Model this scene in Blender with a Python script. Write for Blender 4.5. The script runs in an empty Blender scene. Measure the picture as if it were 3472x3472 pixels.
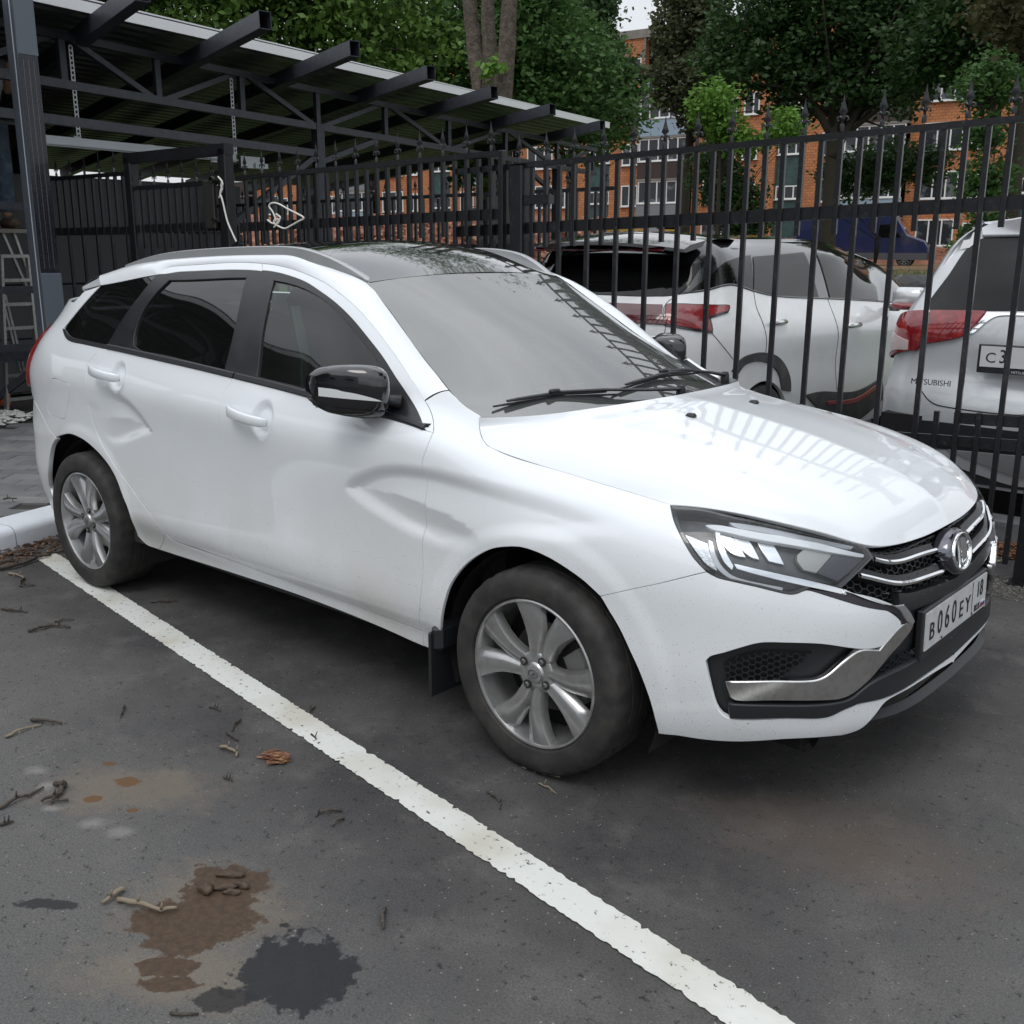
import bpy, bmesh, math, random
import numpy as np
from mathutils import Vector, Matrix
from mathutils.geometry import delaunay_2d_cdt
random.seed(7); rng = np.random.default_rng(7)
S = bpy.context.scene; COL = S.collection
PI = math.pi; R = math.radians
# ---------------------------------------------------------------- camera
cam = bpy.data.cameras.new('camera'); camo = bpy.data.objects.new('camera', cam); COL.objects.link(camo); S.camera = camo
yaw, pitch, roll = 2.2870, .2458, .0038
fw = Vector((math.cos(yaw)*math.cos(pitch), math.sin(yaw)*math.cos(pitch), -math.sin(pitch)))
rt = Vector((math.sin(yaw), -math.cos(yaw), 0)); up = rt.cross(fw)
rt2 = rt*math.cos(roll)+up*math.sin(roll); up2 = up*math.cos(roll)-rt*math.sin(roll)
M = Matrix((rt2, up2, -fw)).transposed().to_4x4(); M.translation = (1.7727, -3.0018, 1.4885); camo.matrix_world = M
cam.sensor_width = 36; cam.lens = 36*3486.3/3472; cam.clip_start = .05; cam.clip_end = 3000
# ---------------------------------------------------------------- daylight through an even cloud cover
SUN_EL, SUN_AZ = 58, -75           # azimuth of the sun measured from +x towards +y
W = bpy.data.worlds.new('World'); S.world = W; W.use_nodes = True
nt = W.node_tree; nt.nodes.clear()
def nd(nt, t, **k):
    n = nt.nodes.new(t)
    for a, b in k.items():
        if a.startswith('i_'): n.inputs[a[2:].replace('_', ' ')].default_value = b
        else: setattr(n, a, b)
    return n
sky = nd(nt, 'ShaderNodeTexSky', sky_type='NISHITA', sun_disc=False, sun_elevation=R(SUN_EL), sun_rotation=R(90-SUN_AZ), air_density=1.0, dust_density=2.5)
tc = nd(nt, 'ShaderNodeTexCoord'); mp = nd(nt, 'ShaderNodeMapping'); mp.inputs['Scale'].default_value = (1, 1, 2.6)
cl = nd(nt, 'ShaderNodeTexNoise', i_Scale=1.6, i_Detail=7, i_Roughness=.52)
rp = nd(nt, 'ShaderNodeValToRGB'); rp.color_ramp.elements[0].position = .30; rp.color_ramp.elements[0].color = (8.6, 9.2, 10.2, 1); rp.color_ramp.elements[1].position = .66; rp.color_ramp.elements[1].color = (15.4, 15.8, 16.2, 1)
# an overcast dome is about three times as bright overhead as at the horizon
sz = nd(nt, 'ShaderNodeSeparateXYZ'); gz = nd(nt, 'ShaderNodeMapRange'); gz.inputs['From Min'].default_value = 0; gz.inputs['From Max'].default_value = 1; gz.inputs['To Min'].default_value = .40; gz.inputs['To Max'].default_value = 1.0; gm = nd(nt, 'ShaderNodeMixRGB', blend_type='MULTIPLY', i_Fac=1.0)
nt.links.new(tc.outputs['Generated'], sz.inputs[0]); nt.links.new(sz.outputs['Z'], gz.inputs[0]); nt.links.new(rp.outputs[0], gm.inputs[1]); nt.links.new(gz.outputs[0], gm.inputs[2])
mx = nd(nt, 'ShaderNodeMixRGB', i_Fac=.93); bg = nd(nt, 'ShaderNodeBackground', i_Strength=.1); wo = nd(nt, 'ShaderNodeOutputWorld')
L = nt.links.new
L(tc.outputs['Generated'], mp.inputs[0]); L(mp.outputs[0], cl.inputs['Vector']); L(cl.outputs['Fac'], rp.inputs[0]); L(sky.outputs[0], mx.inputs[1]); L(gm.outputs[0], mx.inputs[2]); L(mx.outputs[0], bg.inputs[0]); L(bg.outputs[0], wo.inputs[0])
sun = bpy.data.lights.new('sun', 'SUN'); sun.energy = .6; sun.angle = R(25); sun.color = (1, .97, .92)
suno = bpy.data.objects.new('sun', sun); COL.objects.link(suno)
sd = Vector((math.cos(R(SUN_EL))*math.cos(R(SUN_AZ)), math.cos(R(SUN_EL))*math.sin(R(SUN_AZ)), math.sin(R(SUN_EL))))
suno.rotation_euler = sd.to_track_quat('Z', 'Y').to_euler()
S.view_settings.view_transform = 'Standard'; S.view_settings.look = 'None'; S.view_settings.gamma = 1; S.view_settings.exposure = 0.30; S.view_settings.use_curve_mapping = False
S.cycles.max_bounces = 8; S.cycles.transparent_max_bounces = 24; S.cycles.glossy_bounces = 4; S.cycles.transmission_bounces = 6; S.cycles.diffuse_bounces = 3
# ---------------------------------------------------------------- materials
MAT = {}
def mat(name, col=(.5, .5, .5), rough=.5, metal=0, coat=0, spec=.5, noise=None, bump=None, emit=None, alpha=None, ior=None):
    """noise=(scale, colour2, lo, hi, detail)  bump=(scale, strength, distance)"""
    if name in MAT: return MAT[name]
    m = bpy.data.materials.new(name); m.use_nodes = True; t = m.node_tree; b = t.nodes['Principled BSDF']
    b.inputs['Base Color'].default_value = (*col, 1); b.inputs['Roughness'].default_value = rough; b.inputs['Metallic'].default_value = metal
    b.inputs['Coat Weight'].default_value = coat; b.inputs['Coat Roughness'].default_value = .04; b.inputs['Specular IOR Level'].default_value = spec
    if ior: b.inputs['IOR'].default_value = ior
    g = None
    if noise or bump: g = t.nodes.new('ShaderNodeNewGeometry')
    if noise:
        sc, c2, lo, hi = noise[:4]
        n = nd(t, 'ShaderNodeTexNoise', i_Scale=sc, i_Detail=(noise[4] if len(noise) > 4 else 5), i_Roughness=.6)
        r = nd(t, 'ShaderNodeMapRange'); r.inputs['From Min'].default_value = lo; r.inputs['From Max'].default_value = hi
        x = nd(t, 'ShaderNodeMixRGB'); x.inputs[1].default_value = (*col, 1); x.inputs[2].default_value = (*c2, 1)
        t.links.new(g.outputs['Position'], n.inputs['Vector']); t.links.new(n.outputs['Fac'], r.inputs[0]); t.links.new(r.outputs[0], x.inputs[0]); t.links.new(x.outputs[0], b.inputs['Base Color'])
    if bump:
        n = nd(t, 'ShaderNodeTexNoise', i_Scale=bump[0], i_Detail=5, i_Roughness=.6)
        u = nd(t, 'ShaderNodeBump', i_Strength=bump[1], i_Distance=bump[2])
        t.links.new(g.outputs['Position'], n.inputs['Vector']); t.links.new(n.outputs['Fac'], u.inputs['Height']); t.links.new(u.outputs[0], b.inputs['Normal'])
    if emit: b.inputs['Emission Color'].default_value = (*emit[:3], 1); b.inputs['Emission Strength'].default_value = emit[3]
    MAT[name] = m; return m
def glassmat(name, tint, ior=1.5, rough=0.0, dirt_haze=0.0):
    if name in MAT: return MAT[name]
    m = bpy.data.materials.new(name); m.use_nodes = True; t = m.node_tree; t.nodes.clear()
    o = nd(t, 'ShaderNodeOutputMaterial'); tr = nd(t, 'ShaderNodeBsdfTransparent'); tr.inputs[0].default_value = (*tint, 1)
    gl = nd(t, 'ShaderNodeBsdfGlossy', i_Roughness=rough); gl.inputs[0].default_value = (1, 1, 1, 1)
    f = nd(t, 'ShaderNodeFresnel', i_IOR=ior); x = nd(t, 'ShaderNodeMixShader')
    t.links.new(f.outputs[0], x.inputs[0]); t.links.new(tr.outputs[0], x.inputs[1]); t.links.new(gl.outputs[0], x.inputs[2])
    last = x
    if dirt_haze:  # pale diffuse share: film on the glass, and painted sky haze on the windscreen
        df = nd(t, 'ShaderNodeBsdfDiffuse'); df.inputs[0].default_value = (.75, .78, .76, 1); y = nd(t, 'ShaderNodeMixShader', i_Fac=dirt_haze)
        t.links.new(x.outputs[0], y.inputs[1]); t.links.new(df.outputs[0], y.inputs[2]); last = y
    t.links.new(last.outputs[0], o.inputs[0]); MAT[name] = m; return m
# ---------------------------------------------------------------- object helpers
def link(name, me, parent=None, m=None):
    if m is not None and not me.materials: me.materials.append(m)
    o = bpy.data.objects.new(name, me); COL.objects.link(o)
    if parent is not None: o.parent = parent
    return o
def tag(o, label=None, cat=None, group=None, kind=None):
    if label: o['label'] = label
    if cat: o['category'] = cat
    if group: o['group'] = group
    if kind: o['kind'] = kind
    return o
def thing(name, label, cat, loc=(0, 0, 0), rz=0, group=None):
    o = bpy.data.objects.new(name, None); COL.objects.link(o); o.location = loc; o.rotation_euler = (0, 0, rz)
    return tag(o, label, cat, group)
def mesh(name, V, F, m=None, parent=None, smooth=False, normals=None, angle=None):
    me = bpy.data.meshes.new(name); me.from_pydata([tuple(map(float, v)) for v in V], [], [tuple(int(i) for i in f) for f in F]); 
    if smooth or normals is not None: me.shade_smooth()
    me.update()
    if normals is not None: me.normals_split_custom_set_from_vertices([tuple(n) for n in normals])
    elif angle is not None: me.set_sharp_from_angle(angle=angle)
    return link(name, me, parent, m)
class MB:
    """collects boxes, bars, tubes, lathes; build() links them as ONE mesh object"""
    def __init__(s): s.V = []; s.F = []
    def add(s, V, F):
        k = len(s.V); s.V += [tuple(v) for v in V]; s.F += [tuple(i+k for i in f) for f in F]; return s
    def box(s, c, d, rot=None, bev=0):
        x, y, z = [a/2 for a in d]
        if bev:
            V = []; b = min(bev, x*.9, y*.9, z*.9)
            for k, (zz, q) in enumerate(((-z, b), (-z+b, 0), (z-b, 0), (z, b))):
                X, Y = x-q, y-q
                V += [(-X+b*(not q), -Y, zz), (X-b*(not q), -Y, zz), (X, -Y+b*(not q), zz), (X, Y-b*(not q), zz), (X-b*(not q), Y, zz), (-X+b*(not q), Y, zz), (-X, Y-b*(not q), zz), (-X, -Y+b*(not q), zz)]
            F = [tuple(range(7, -1, -1)), tuple(range(24, 32))]
            for k in range(3):
                for i in range(8): F.append((k*8+i, k*8+(i+1) % 8, k*8+8+(i+1) % 8, k*8+8+i))
        else:
            V = [(a, b_, c_) for c_ in (-z, z) for (a, b_) in ((-x, -y), (x, -y), (x, y), (-x, y))]
            F = [(3, 2, 1, 0), (4, 5, 6, 7)]+[(i, (i+1) % 4, (i+1) % 4+4, i+4) for i in range(4)]
        if rot is not None: V = [rot @ Vector(v) for v in V]
        return s.add([(v[0]+c[0], v[1]+c[1], v[2]+c[2]) for v in V], F)
    def bar(s, a, b, w, h=None, up=(0, 0, 1)):
        """rectangular bar from a to b, w across, h along up"""
        a, b = Vector(a), Vector(b); h = h or w; d = (b-a); n = d.length; d.normalize(); u = Vector(up)
        if abs(d.dot(u)) > .98: u = Vector((1, 0, 0)) if abs(d.x) < .9 else Vector((0, 1, 0))
        x = d.cross(u).normalized(); u = x.cross(d).normalized()
        V = [p + x*(sx*w/2) + u*(su*h/2) for p in (a, b) for sx, su in ((-1, -1), (1, -1), (1, 1), (-1, 1))]
        return s.add(V, [(0, 1, 2, 3), (7, 6, 5, 4)]+[(i, i+4, (i+1) % 4+4, (i+1) % 4) for i in range(4)])
    def tube(s, pts, r, n=8, cap=True, flat=1.0):
        P = [Vector(p) for p in pts]; rr = r if hasattr(r, '__len__') else [r]*len(P); V = []; F = []; pu = None
        for i, p in enumerate(P):
            d = (P[min(i+1, len(P)-1)]-P[max(i-1, 0)]).normalized()
            u = pu if pu is not None else (Vector((0, 0, 1)) if abs(d.z) < .9 else Vector((1, 0, 0)))
            x = d.cross(u).normalized(); u = x.cross(d).normalized(); pu = u
            V += [p+(x*math.cos(2*PI*k/n)+u*(math.sin(2*PI*k/n)*flat))*rr[i] for k in range(n)]
        for i in range(len(P)-1):
            for k in range(n): F.append((i*n+k, i*n+(k+1) % n, (i+1)*n+(k+1) % n, (i+1)*n+k))
        if cap: F += [tuple(range(n-1, -1, -1)), tuple((len(P)-1)*n+k for k in range(n))]
        return s.add(V, F)
    def lathe(s, prof, c=(0, 0, 0), axis='z', n=24, cap=False):
        """prof = [(radius, height)] turned about the axis"""
        V = []; F = []
        for r_, h_ in prof:
            for k in range(n):
                a = 2*PI*k/n; x, y = r_*math.cos(a), r_*math.sin(a)
                V.append((c[0]+x, c[1]+y, c[2]+h_) if axis == 'z' else ((c[0]+x, c[1]+h_, c[2]+y) if axis == 'y' else (c[0]+h_, c[1]+x, c[2]+y)))
        for i in range(len(prof)-1):
            for k in range(n): F.append((i*n+k, i*n+(k+1) % n, (i+1)*n+(k+1) % n, (i+1)*n+k))
        if cap: F += [tuple(range(n-1, -1, -1)), tuple((len(prof)-1)*n+k for k in range(n))]
        return s.add(V, F)
    def prism(s, poly, a, b, axis='y'):
        """polygon (list of 2-D points) extruded from a to b along the axis"""
        def mk(p, h): return (p[0], h, p[1]) if axis == 'y' else ((h, p[0], p[1]) if axis == 'x' else (p[0], p[1], h))
        n = len(poly)
        return s.add([mk(p, a) for p in poly]+[mk(p, b) for p in poly], [tuple(range(n)), tuple(range(2*n-1, n-1, -1))]+[(i, i+n, (i+1) % n+n, (i+1) % n) for i in range(n)])
    def build(s, name, m, parent=None, smooth=False, angle=None, bevel=0, fix=True):
        o = mesh(name, s.V, s.F, m, parent, smooth=smooth or angle is not None, angle=angle)
        if fix:
            b = bmesh.new(); b.from_mesh(o.data); bmesh.ops.recalc_face_normals(b, faces=b.faces); b.to_mesh(o.data); b.free()
            if angle is not None: o.data.set_sharp_from_angle(angle=angle)
        if bevel:
            md = o.modifiers.new('bevel', 'BEVEL'); md.width = bevel; md.segments = 2; md.limit_method = 'ANGLE'
        return o
def copy_tree(o, parent=None):
    c = o.copy(); COL.objects.link(c)
    if parent is not None: c.parent = parent
    for ch in list(o.children): copy_tree(ch, c)
    return c
def textmesh(name, txt, size, m, parent, mtx, depth=.002, sx=1.0, align='CENTER'):
    cu = bpy.data.curves.new(name, 'FONT'); cu.body = txt; cu.size = size; cu.extrude = depth; cu.align_x = align; cu.align_y = 'CENTER'; cu.resolution_u = 3
    t = bpy.data.objects.new(name, cu); COL.objects.link(t); dg = bpy.context.evaluated_depsgraph_get(); dg.update()
    me = bpy.data.meshes.new_from_object(t.evaluated_get(dg)); bpy.data.objects.remove(t)
    me.transform(Matrix.Diagonal((sx, 1, 1, 1))); me.transform(mtx); me.materials.clear()
    return link(name, me, parent, m)
# ---------------------------------------------------------------- body surfaces of the estate car (car frame = world, x forward, y left, z up)
import numpy as np
def spl_basis(K, t):
    """rows: natural cubic spline weights of the knots K at the points t"""
    K = np.asarray(K, float); n = len(K); h = np.diff(K)
    A = np.zeros((n, n)); R = np.zeros((n, n)); A[0, 0] = A[-1, -1] = 1
    for i in range(1, n-1):
        A[i, i-1] = h[i-1]; A[i, i] = 2*(h[i-1]+h[i]); A[i, i+1] = h[i]
        R[i, i-1] = 6/h[i-1]; R[i, i] = -6/h[i-1]-6/h[i]; R[i, i+1] = 6/h[i]
    Mm = np.linalg.solve(A, R)
    t = np.atleast_1d(np.asarray(t, float))
    i = np.clip(np.searchsorted(K, t)-1, 0, n-2); a = (K[i+1]-t)/h[i]; b = 1-a
    B = np.zeros((len(t), n)); r = np.arange(len(t))
    B[r, i] += a; B[r, i+1] += b
    # linear beyond the ends
    e = (t < K[0]) | (t > K[-1])
    c1 = np.where(e, 0, (a**3-a))*h[i]**2/6; c2 = np.where(e, 0, (b**3-b))*h[i]**2/6
    B += c1[:, None]*Mm[i] + c2[:, None]*Mm[i+1]
    return B
class Surf:
    def __init__(s, U, V, C, disp=None, sg=-1):
        s.sg = sg; s.U, s.V, s.C, s.disp = np.asarray(U, float), np.asarray(V, float), np.asarray(C, float), disp
    def base(s, u, v):
        u, v = np.atleast_1d(u).astype(float), np.atleast_1d(v).astype(float)
        Bu, Bv = spl_basis(s.U, u), spl_basis(s.V, v)
        return np.einsum('ni,nj,ijk->nk', Bu, Bv, s.C)
    def bn(s, u, v, e=2e-3):
        u, v = np.atleast_1d(u).astype(float), np.atleast_1d(v).astype(float)
        P = s.base(u, v); a = s.base(u+e, v)-s.base(u-e, v); b = s.base(u, v+e)-s.base(u, v-e)
        n = s.sg*np.cross(a, b); n /= np.linalg.norm(n, axis=1)[:, None]+1e-12
        return P, n
    def pos(s, u, v, off=0.0):
        if s.disp is None and np.all(off == 0): return s.base(u, v)
        P, n = s.bn(u, v); d = off
        if s.disp is not None: d = d + s.disp(P)
        return P + n*(np.zeros(len(P))+d)[:, None]
    def posn(s, u, v, off=0.0, e=1.5e-3):
        u, v = np.atleast_1d(u).astype(float), np.atleast_1d(v).astype(float)
        P = s.pos(u, v, off); a = s.pos(u+e, v, off)-s.pos(u-e, v, off); b = s.pos(u, v+e, off)-s.pos(u, v-e, off)
        n = s.sg*np.cross(a, b); n /= np.linalg.norm(n, axis=1)[:, None]+1e-12
        return P, n
    def metric(s, u, v, e=2e-3):
        u, v = np.atleast_1d(u).astype(float), np.atleast_1d(v).astype(float)
        a = (s.base(u+e, v)-s.base(u-e, v))/(2*e); b = (s.base(u, v+e)-s.base(u, v-e))/(2*e)
        return a, b
# plan columns : x, y of the widest line
PLAN = [(.890,0),(.888,-.12),(.884,-.25),(.870,-.38),(.835,-.50),(.772,-.61),(.690,-.695),(.590,-.765),(.470,-.812),(.330,-.840),(.170,-.856),(0,-.865),
        (-.20,-.871),(-.45,-.875),(-.80,-.877),(-1.2,-.878),(-1.6,-.878),(-2.0,-.877),(-2.35,-.873),(-2.635,-.866),(-2.9,-.850),(-3.10,-.828),(-3.26,-.788),(-3.36,-.72),(-3.42,-.61),(-3.46,-.41),(-3.475,-.2),(-3.48,0)]
PLAN = np.array(PLAN); PU = np.r_[0, np.cumsum(np.linalg.norm(np.diff(PLAN, axis=0), axis=1))]
# profiles at key columns : 11 rows of (z, outward offset)
PROF = {
 0:  [(.170,-.11),(.205,-.05),(.255,.000),(.290,.010),(.350,-.004),(.430,-.002),(.540,.000),(.610,-.008),(.660,-.022),(.700,-.038),(.733,-.055)],
 2:  [(.172,-.11),(.207,-.05),(.257,.000),(.292,.010),(.350,-.004),(.430,-.002),(.540,.000),(.610,-.012),(.662,-.026),(.703,-.045),(.734,-.064)],
 3:  [(.178,-.10),(.210,-.05),(.258,-.005),(.295,.004),(.352,-.002),(.430,-.000),(.540,.000),(.612,-.012),(.668,-.030),(.712,-.053),(.744,-.074)],
 4:  [(.185,-.085),(.215,-.045),(.260,-.012),(.300,-.002),(.355,.000),(.430,-.002),(.540,.000),(.622,-.014),(.688,-.038),(.738,-.068),(.776,-.102)],
 5:  [(.192,-.065),(.220,-.038),(.262,-.014),(.305,-.004),(.360,.000),(.440,-.002),(.550,-.001),(.640,-.014),(.715,-.042),(.770,-.082),(.808,-.132)],
 6:  [(.198,-.050),(.225,-.032),(.265,-.014),(.310,-.004),(.370,.001),(.455,.000),(.560,-.003),(.650,-.014),(.730,-.040),(.790,-.088),(.830,-.150)],
 7:  [(.204,-.038),(.230,-.026),(.268,-.013),(.312,-.004),(.375,.001),(.465,.000),(.570,-.004),(.660,-.014),(.738,-.040),(.797,-.085),(.838,-.150)],
 8:  [(.210,-.030),(.235,-.021),(.270,-.011),(.315,-.004),(.380,.001),(.480,.000),(.580,-.003),(.670,-.011),(.745,-.036),(.802,-.078),(.842,-.142)],
 9:  [(.205,-.030),(.235,-.020),(.272,-.010),(.318,-.003),(.385,.001),(.490,.000),(.590,-.002),(.680,-.008),(.755,-.030),(.808,-.070),(.845,-.145)],
 11: [(.190,-.050),(.240,-.030),(.285,-.018),(.335,-.006),(.400,.001),(.500,.000),(.610,-.001),(.710,-.006),(.785,-.026),(.840,-.066),(.880,-.128)],
 12: [(.182,-.058),(.245,-.035),(.300,-.022),(.350,-.008),(.400,.001),(.500,-.002),(.620,-.006),(.740,-.007),(.830,-.023),(.885,-.058),(.918,-.104)],
 13: [(.180,-.065),(.248,-.038),(.312,-.024),(.362,-.006),(.410,.001),(.510,-.004),(.640,-.010),(.765,-.008),(.880,-.016),(.950,-.048),(.996,-.118)],
 14: [(.180,-.068),(.250,-.038),(.318,-.026),(.364,-.006),(.410,.002),(.510,-.004),(.650,-.012),(.790,-.009),(.890,-.014),(.965,-.040),(1.04,-.078)],
 16: [(.180,-.068),(.250,-.038),(.318,-.027),(.372,-.006),(.416,.002),(.520,-.004),(.670,-.012),(.820,-.009),(.930,-.010),(1.00,-.038),(1.07,-.072)],
 18: [(.185,-.066),(.252,-.038),(.320,-.026),(.380,-.006),(.425,.002),(.530,-.004),(.690,-.010),(.840,-.008),(.950,-.008),(1.04,-.036),(1.11,-.068)],
 19: [(.190,-.060),(.255,-.036),(.322,-.022),(.380,-.008),(.430,.001),(.540,-.002),(.690,-.004),(.840,-.006),(.955,-.006),(1.05,-.034),(1.12,-.066)],
 20: [(.205,-.055),(.265,-.036),(.325,-.022),(.380,-.010),(.440,.000),(.550,.000),(.690,-.002),(.840,-.004),(.960,-.006),(1.06,-.034),(1.14,-.070)],
 21: [(.225,-.050),(.280,-.034),(.335,-.020),(.390,-.010),(.450,.000),(.560,.000),(.690,-.002),(.840,-.006),(.960,-.010),(1.07,-.042),(1.15,-.098)],
 23: [(.240,-.050),(.290,-.034),(.345,-.018),(.400,-.008),(.460,.000),(.560,.000),(.690,-.004),(.840,-.014),(.960,-.022),(1.07,-.100),(1.15,-.215)],
 27: [(.240,-.060),(.290,-.034),(.345,-.010),(.400,-.004),(.460,.000),(.560,.000),(.690,-.020),(.840,-.035),(.960,-.050),(1.07,-.140),(1.15,-.27)],
}
# rows above the belt (pillars and side glass); forward of the windscreen they only continue the fender top
EXT = {0: [(.735,-.11),(.737,-.17),(.739,-.23),(.741,-.29)], 8: [(.848,-.21),(.852,-.28),(.856,-.35),(.86,-.42)], 9: [(.858,-.21),(.866,-.28),(.872,-.35),(.88,-.42)],
 11: [(.91,-.20),(.935,-.27),(.96,-.34),(.98,-.41)], 12: [(.965,-.165),(1.01,-.225),(1.05,-.29),(1.09,-.36)], 13: [(1.055,-.165),(1.12,-.215),(1.19,-.27),(1.27,-.335)],
 14: [(1.13,-.120),(1.22,-.168),(1.31,-.222),(1.40,-.285)], 16: [(1.17,-.113),(1.27,-.158),(1.37,-.212),(1.46,-.280)], 18: [(1.20,-.108),(1.29,-.152),(1.38,-.208),(1.46,-.275)],
 20: [(1.21,-.106),(1.28,-.143),(1.36,-.195),(1.44,-.26)], 21: [(1.21,-.150),(1.28,-.205),(1.35,-.265),(1.42,-.33)], 22: [(1.21,-.225),(1.28,-.295),(1.35,-.36),(1.41,-.43)], 24: [(1.21,-.32),(1.28,-.41),(1.34,-.49),(1.39,-.57)], 27: [(1.21,-.36),(1.27,-.45),(1.33,-.54),(1.37,-.62)]}
NR = 15
def make_ring():
    n = len(PLAN); ks = sorted(PROF); W = np.array([PROF[k] for k in ks])
    T = np.zeros((n, NR, 2)); ke = sorted(EXT); We = np.array([EXT[k] for k in ke])
    for j in range(11):
        for c in range(2): T[:, j, c] = np.interp(PU, PU[ks], W[:, j, c])
    for j in range(4):
        for c in range(2): T[:, 11+j, c] = np.interp(PU, PU[ke], We[:, j, c])
    ext = np.vstack([PLAN[2:0:-1]*[1, -1], PLAN, PLAN[-2:-4:-1]*[1, -1]])
    t = ext[2:]-ext[:-2]; t = t[1:-1]; t /= np.linalg.norm(t, axis=1)[:, None]
    nrm = np.stack([-t[:, 1], t[:, 0]], 1)*-1          # outward (towards -y on the right side, +x in front)
    nrm = np.stack([-t[:, 1], t[:, 0]], 1)
    if nrm[11, 1] > 0: nrm = -nrm
    C = np.zeros((n, NR, 3))
    C[:, :, 0] = PLAN[:, None, 0]+nrm[:, None, 0]*T[:, :, 1]; C[:, :, 1] = PLAN[:, None, 1]+nrm[:, None, 1]*T[:, :, 1]; C[:, :, 2] = T[:, :, 0]
    mid = C[14]; V = np.r_[0, np.cumsum(np.linalg.norm(np.diff(mid, axis=0), axis=1))]
    m = np.array([1, -1, 1])
    C = np.concatenate([C[2:0:-1]*m, C, C[-2:-4:-1]*m])
    U = np.r_[-PU[2:0:-1], PU, 2*PU[-1]-PU[-2:-4:-1]]
    return U, V, C
def sstep(x): x = np.clip(x, 0, 1); return x*x*(3-2*x)
def sd_poly(p, poly):
    """signed distance (negative inside) of points p (n,2) to a closed polygon"""
    poly = np.asarray(poly, float); d = np.full(len(p), 1e9); ins = np.zeros(len(p), bool)
    for i in range(len(poly)):
        a, b = poly[i], poly[(i+1) % len(poly)]; e = b-a; w = p-a
        t = np.clip((w@e)/(e@e+1e-12), 0, 1); q = w-t[:, None]*e; d = np.minimum(d, np.sqrt((q**2).sum(1)))
        c = ((a[1] > p[:, 1]) != (b[1] > p[:, 1]))
        with np.errstate(divide='ignore', invalid='ignore'):
            xx = (b[0]-a[0])*(p[:, 1]-a[1])/(b[1]-a[1]+1e-15)+a[0]
        ins ^= c & (p[:, 0] < xx)
    return np.where(ins, -d, d)
def seg_d(p, pts):
    d = np.full(len(p), 1e9)
    for a, b in zip(pts[:-1], pts[1:]):
        a = np.array(a); b = np.array(b); e = b-a; w = p-a; t = np.clip((w@e)/(e@e), 0, 1); d = np.minimum(d, np.sqrt(((w-t[:, None]*e)**2).sum(1)))
    return d
def smooth_poly(pts, closed=True, n=8):
    """Catmull-Rom through the points"""
    P = np.array(pts, float); m = len(P); out = []
    for i in range(m if closed else m-1):
        p0, p1, p2, p3 = (P[(i-1) % m], P[i], P[(i+1) % m], P[(i+2) % m]) if closed else (P[max(i-1, 0)], P[i], P[i+1], P[min(i+2, m-1)])
        for k in range(n):
            t = k/n; out.append(.5*((2*p1)+(-p0+p2)*t+(2*p0-5*p1+4*p2-p3)*t*t+(-p0+3*p1-3*p2+p3)*t**3))
    if not closed: out.append(P[-1])
    return np.array(out)
# ---------------------------------------------------------------- surfaces of the two cars behind the railings (own frame: x forward, y left)
def make_tub(plan, profs):
    plan = np.array(plan, float); n = len(plan); u = np.r_[0, np.cumsum(np.linalg.norm(np.diff(plan, axis=0), axis=1))]; ks = sorted(profs); W_ = np.array([profs[k] for k in ks]); nr = W_.shape[1]
    T = np.zeros((n, nr, 2))
    for j in range(nr):
        for c in range(2): T[:, j, c] = np.interp(u, u[ks], W_[:, j, c])
    ext = np.vstack([2*plan[0]-plan[1], plan, plan[-2:-4:-1]*[1, -1]]); t = ext[2:]-ext[:-2]; t = t[:n]; t /= np.linalg.norm(t, axis=1)[:, None]
    nrm = np.stack([t[:, 1], -t[:, 0]], 1); k = n//3
    if nrm[k, 1] > 0: nrm = -nrm
    C = np.zeros((n, nr, 3)); C[..., 0] = plan[:, None, 0]+nrm[:, None, 0]*T[..., 1]; C[..., 1] = plan[:, None, 1]+nrm[:, None, 1]*T[..., 1]; C[..., 2] = T[..., 0]
    V = np.r_[0, np.cumsum(np.linalg.norm(np.diff(C[k], axis=0), axis=1))]; C = np.concatenate([C, C[-2::-1]*np.array([1, -1, 1])]); U = np.r_[u, 2*u[-1]-u[-2::-1]]
    s = Surf(U, V, C, sg=1)
    if s.bn([u[k]], [V[2]])[1][0][1] > 0: s.sg = -1
    s.ue = float(u[-1]); return s
TUB1 = make_tub([(6.75, -.50), (6.62, -.70), (6.35, -.84), (5.9, -.90), (5.2, -.912), (4.4, -.915), (3.6, -.915), (3.0, -.912), (2.65, -.885), (2.42, -.82), (2.28, -.71), (2.20, -.55), (2.16, -.30), (2.15, 0)], {
 0: [(.30, -.04), (.42, -.01), (.60, 0), (.78, -.02), (.92, -.10), (.97, -.20), (1.0, -.35), (1.03, -.5), (1.06, -.62), (1.08, -.70), (1.09, -.75)],
 3: [(.26, -.05), (.38, -.02), (.60, 0), (.80, -.01), (.97, -.03), (1.03, -.06), (1.10, -.12), (1.20, -.22), (1.30, -.33), (1.38, -.42), (1.45, -.50)],
 5: [(.24, -.06), (.38, -.02), (.60, 0), (.82, -.008), (1.00, -.012), (1.06, -.035), (1.14, -.075), (1.27, -.13), (1.40, -.19), (1.50, -.25), (1.57, -.34)],
 8: [(.26, -.05), (.40, -.02), (.62, 0), (.84, -.004), (1.02, -.012), (1.10, -.035), (1.18, -.075), (1.29, -.13), (1.41, -.19), (1.51, -.26), (1.58, -.35)],
 10: [(.34, -.06), (.46, .00), (.66, .01), (.86, -.01), (1.04, -.03), (1.12, -.06), (1.20, -.13), (1.30, -.22), (1.40, -.32), (1.49, -.42), (1.56, -.52)],
 13: [(.36, -.06), (.48, .01), (.68, .02), (.88, .005), (1.05, -.02), (1.12, -.05), (1.20, -.12), (1.30, -.22), (1.40, -.32), (1.49, -.42), (1.56, -.50)]})
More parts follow.
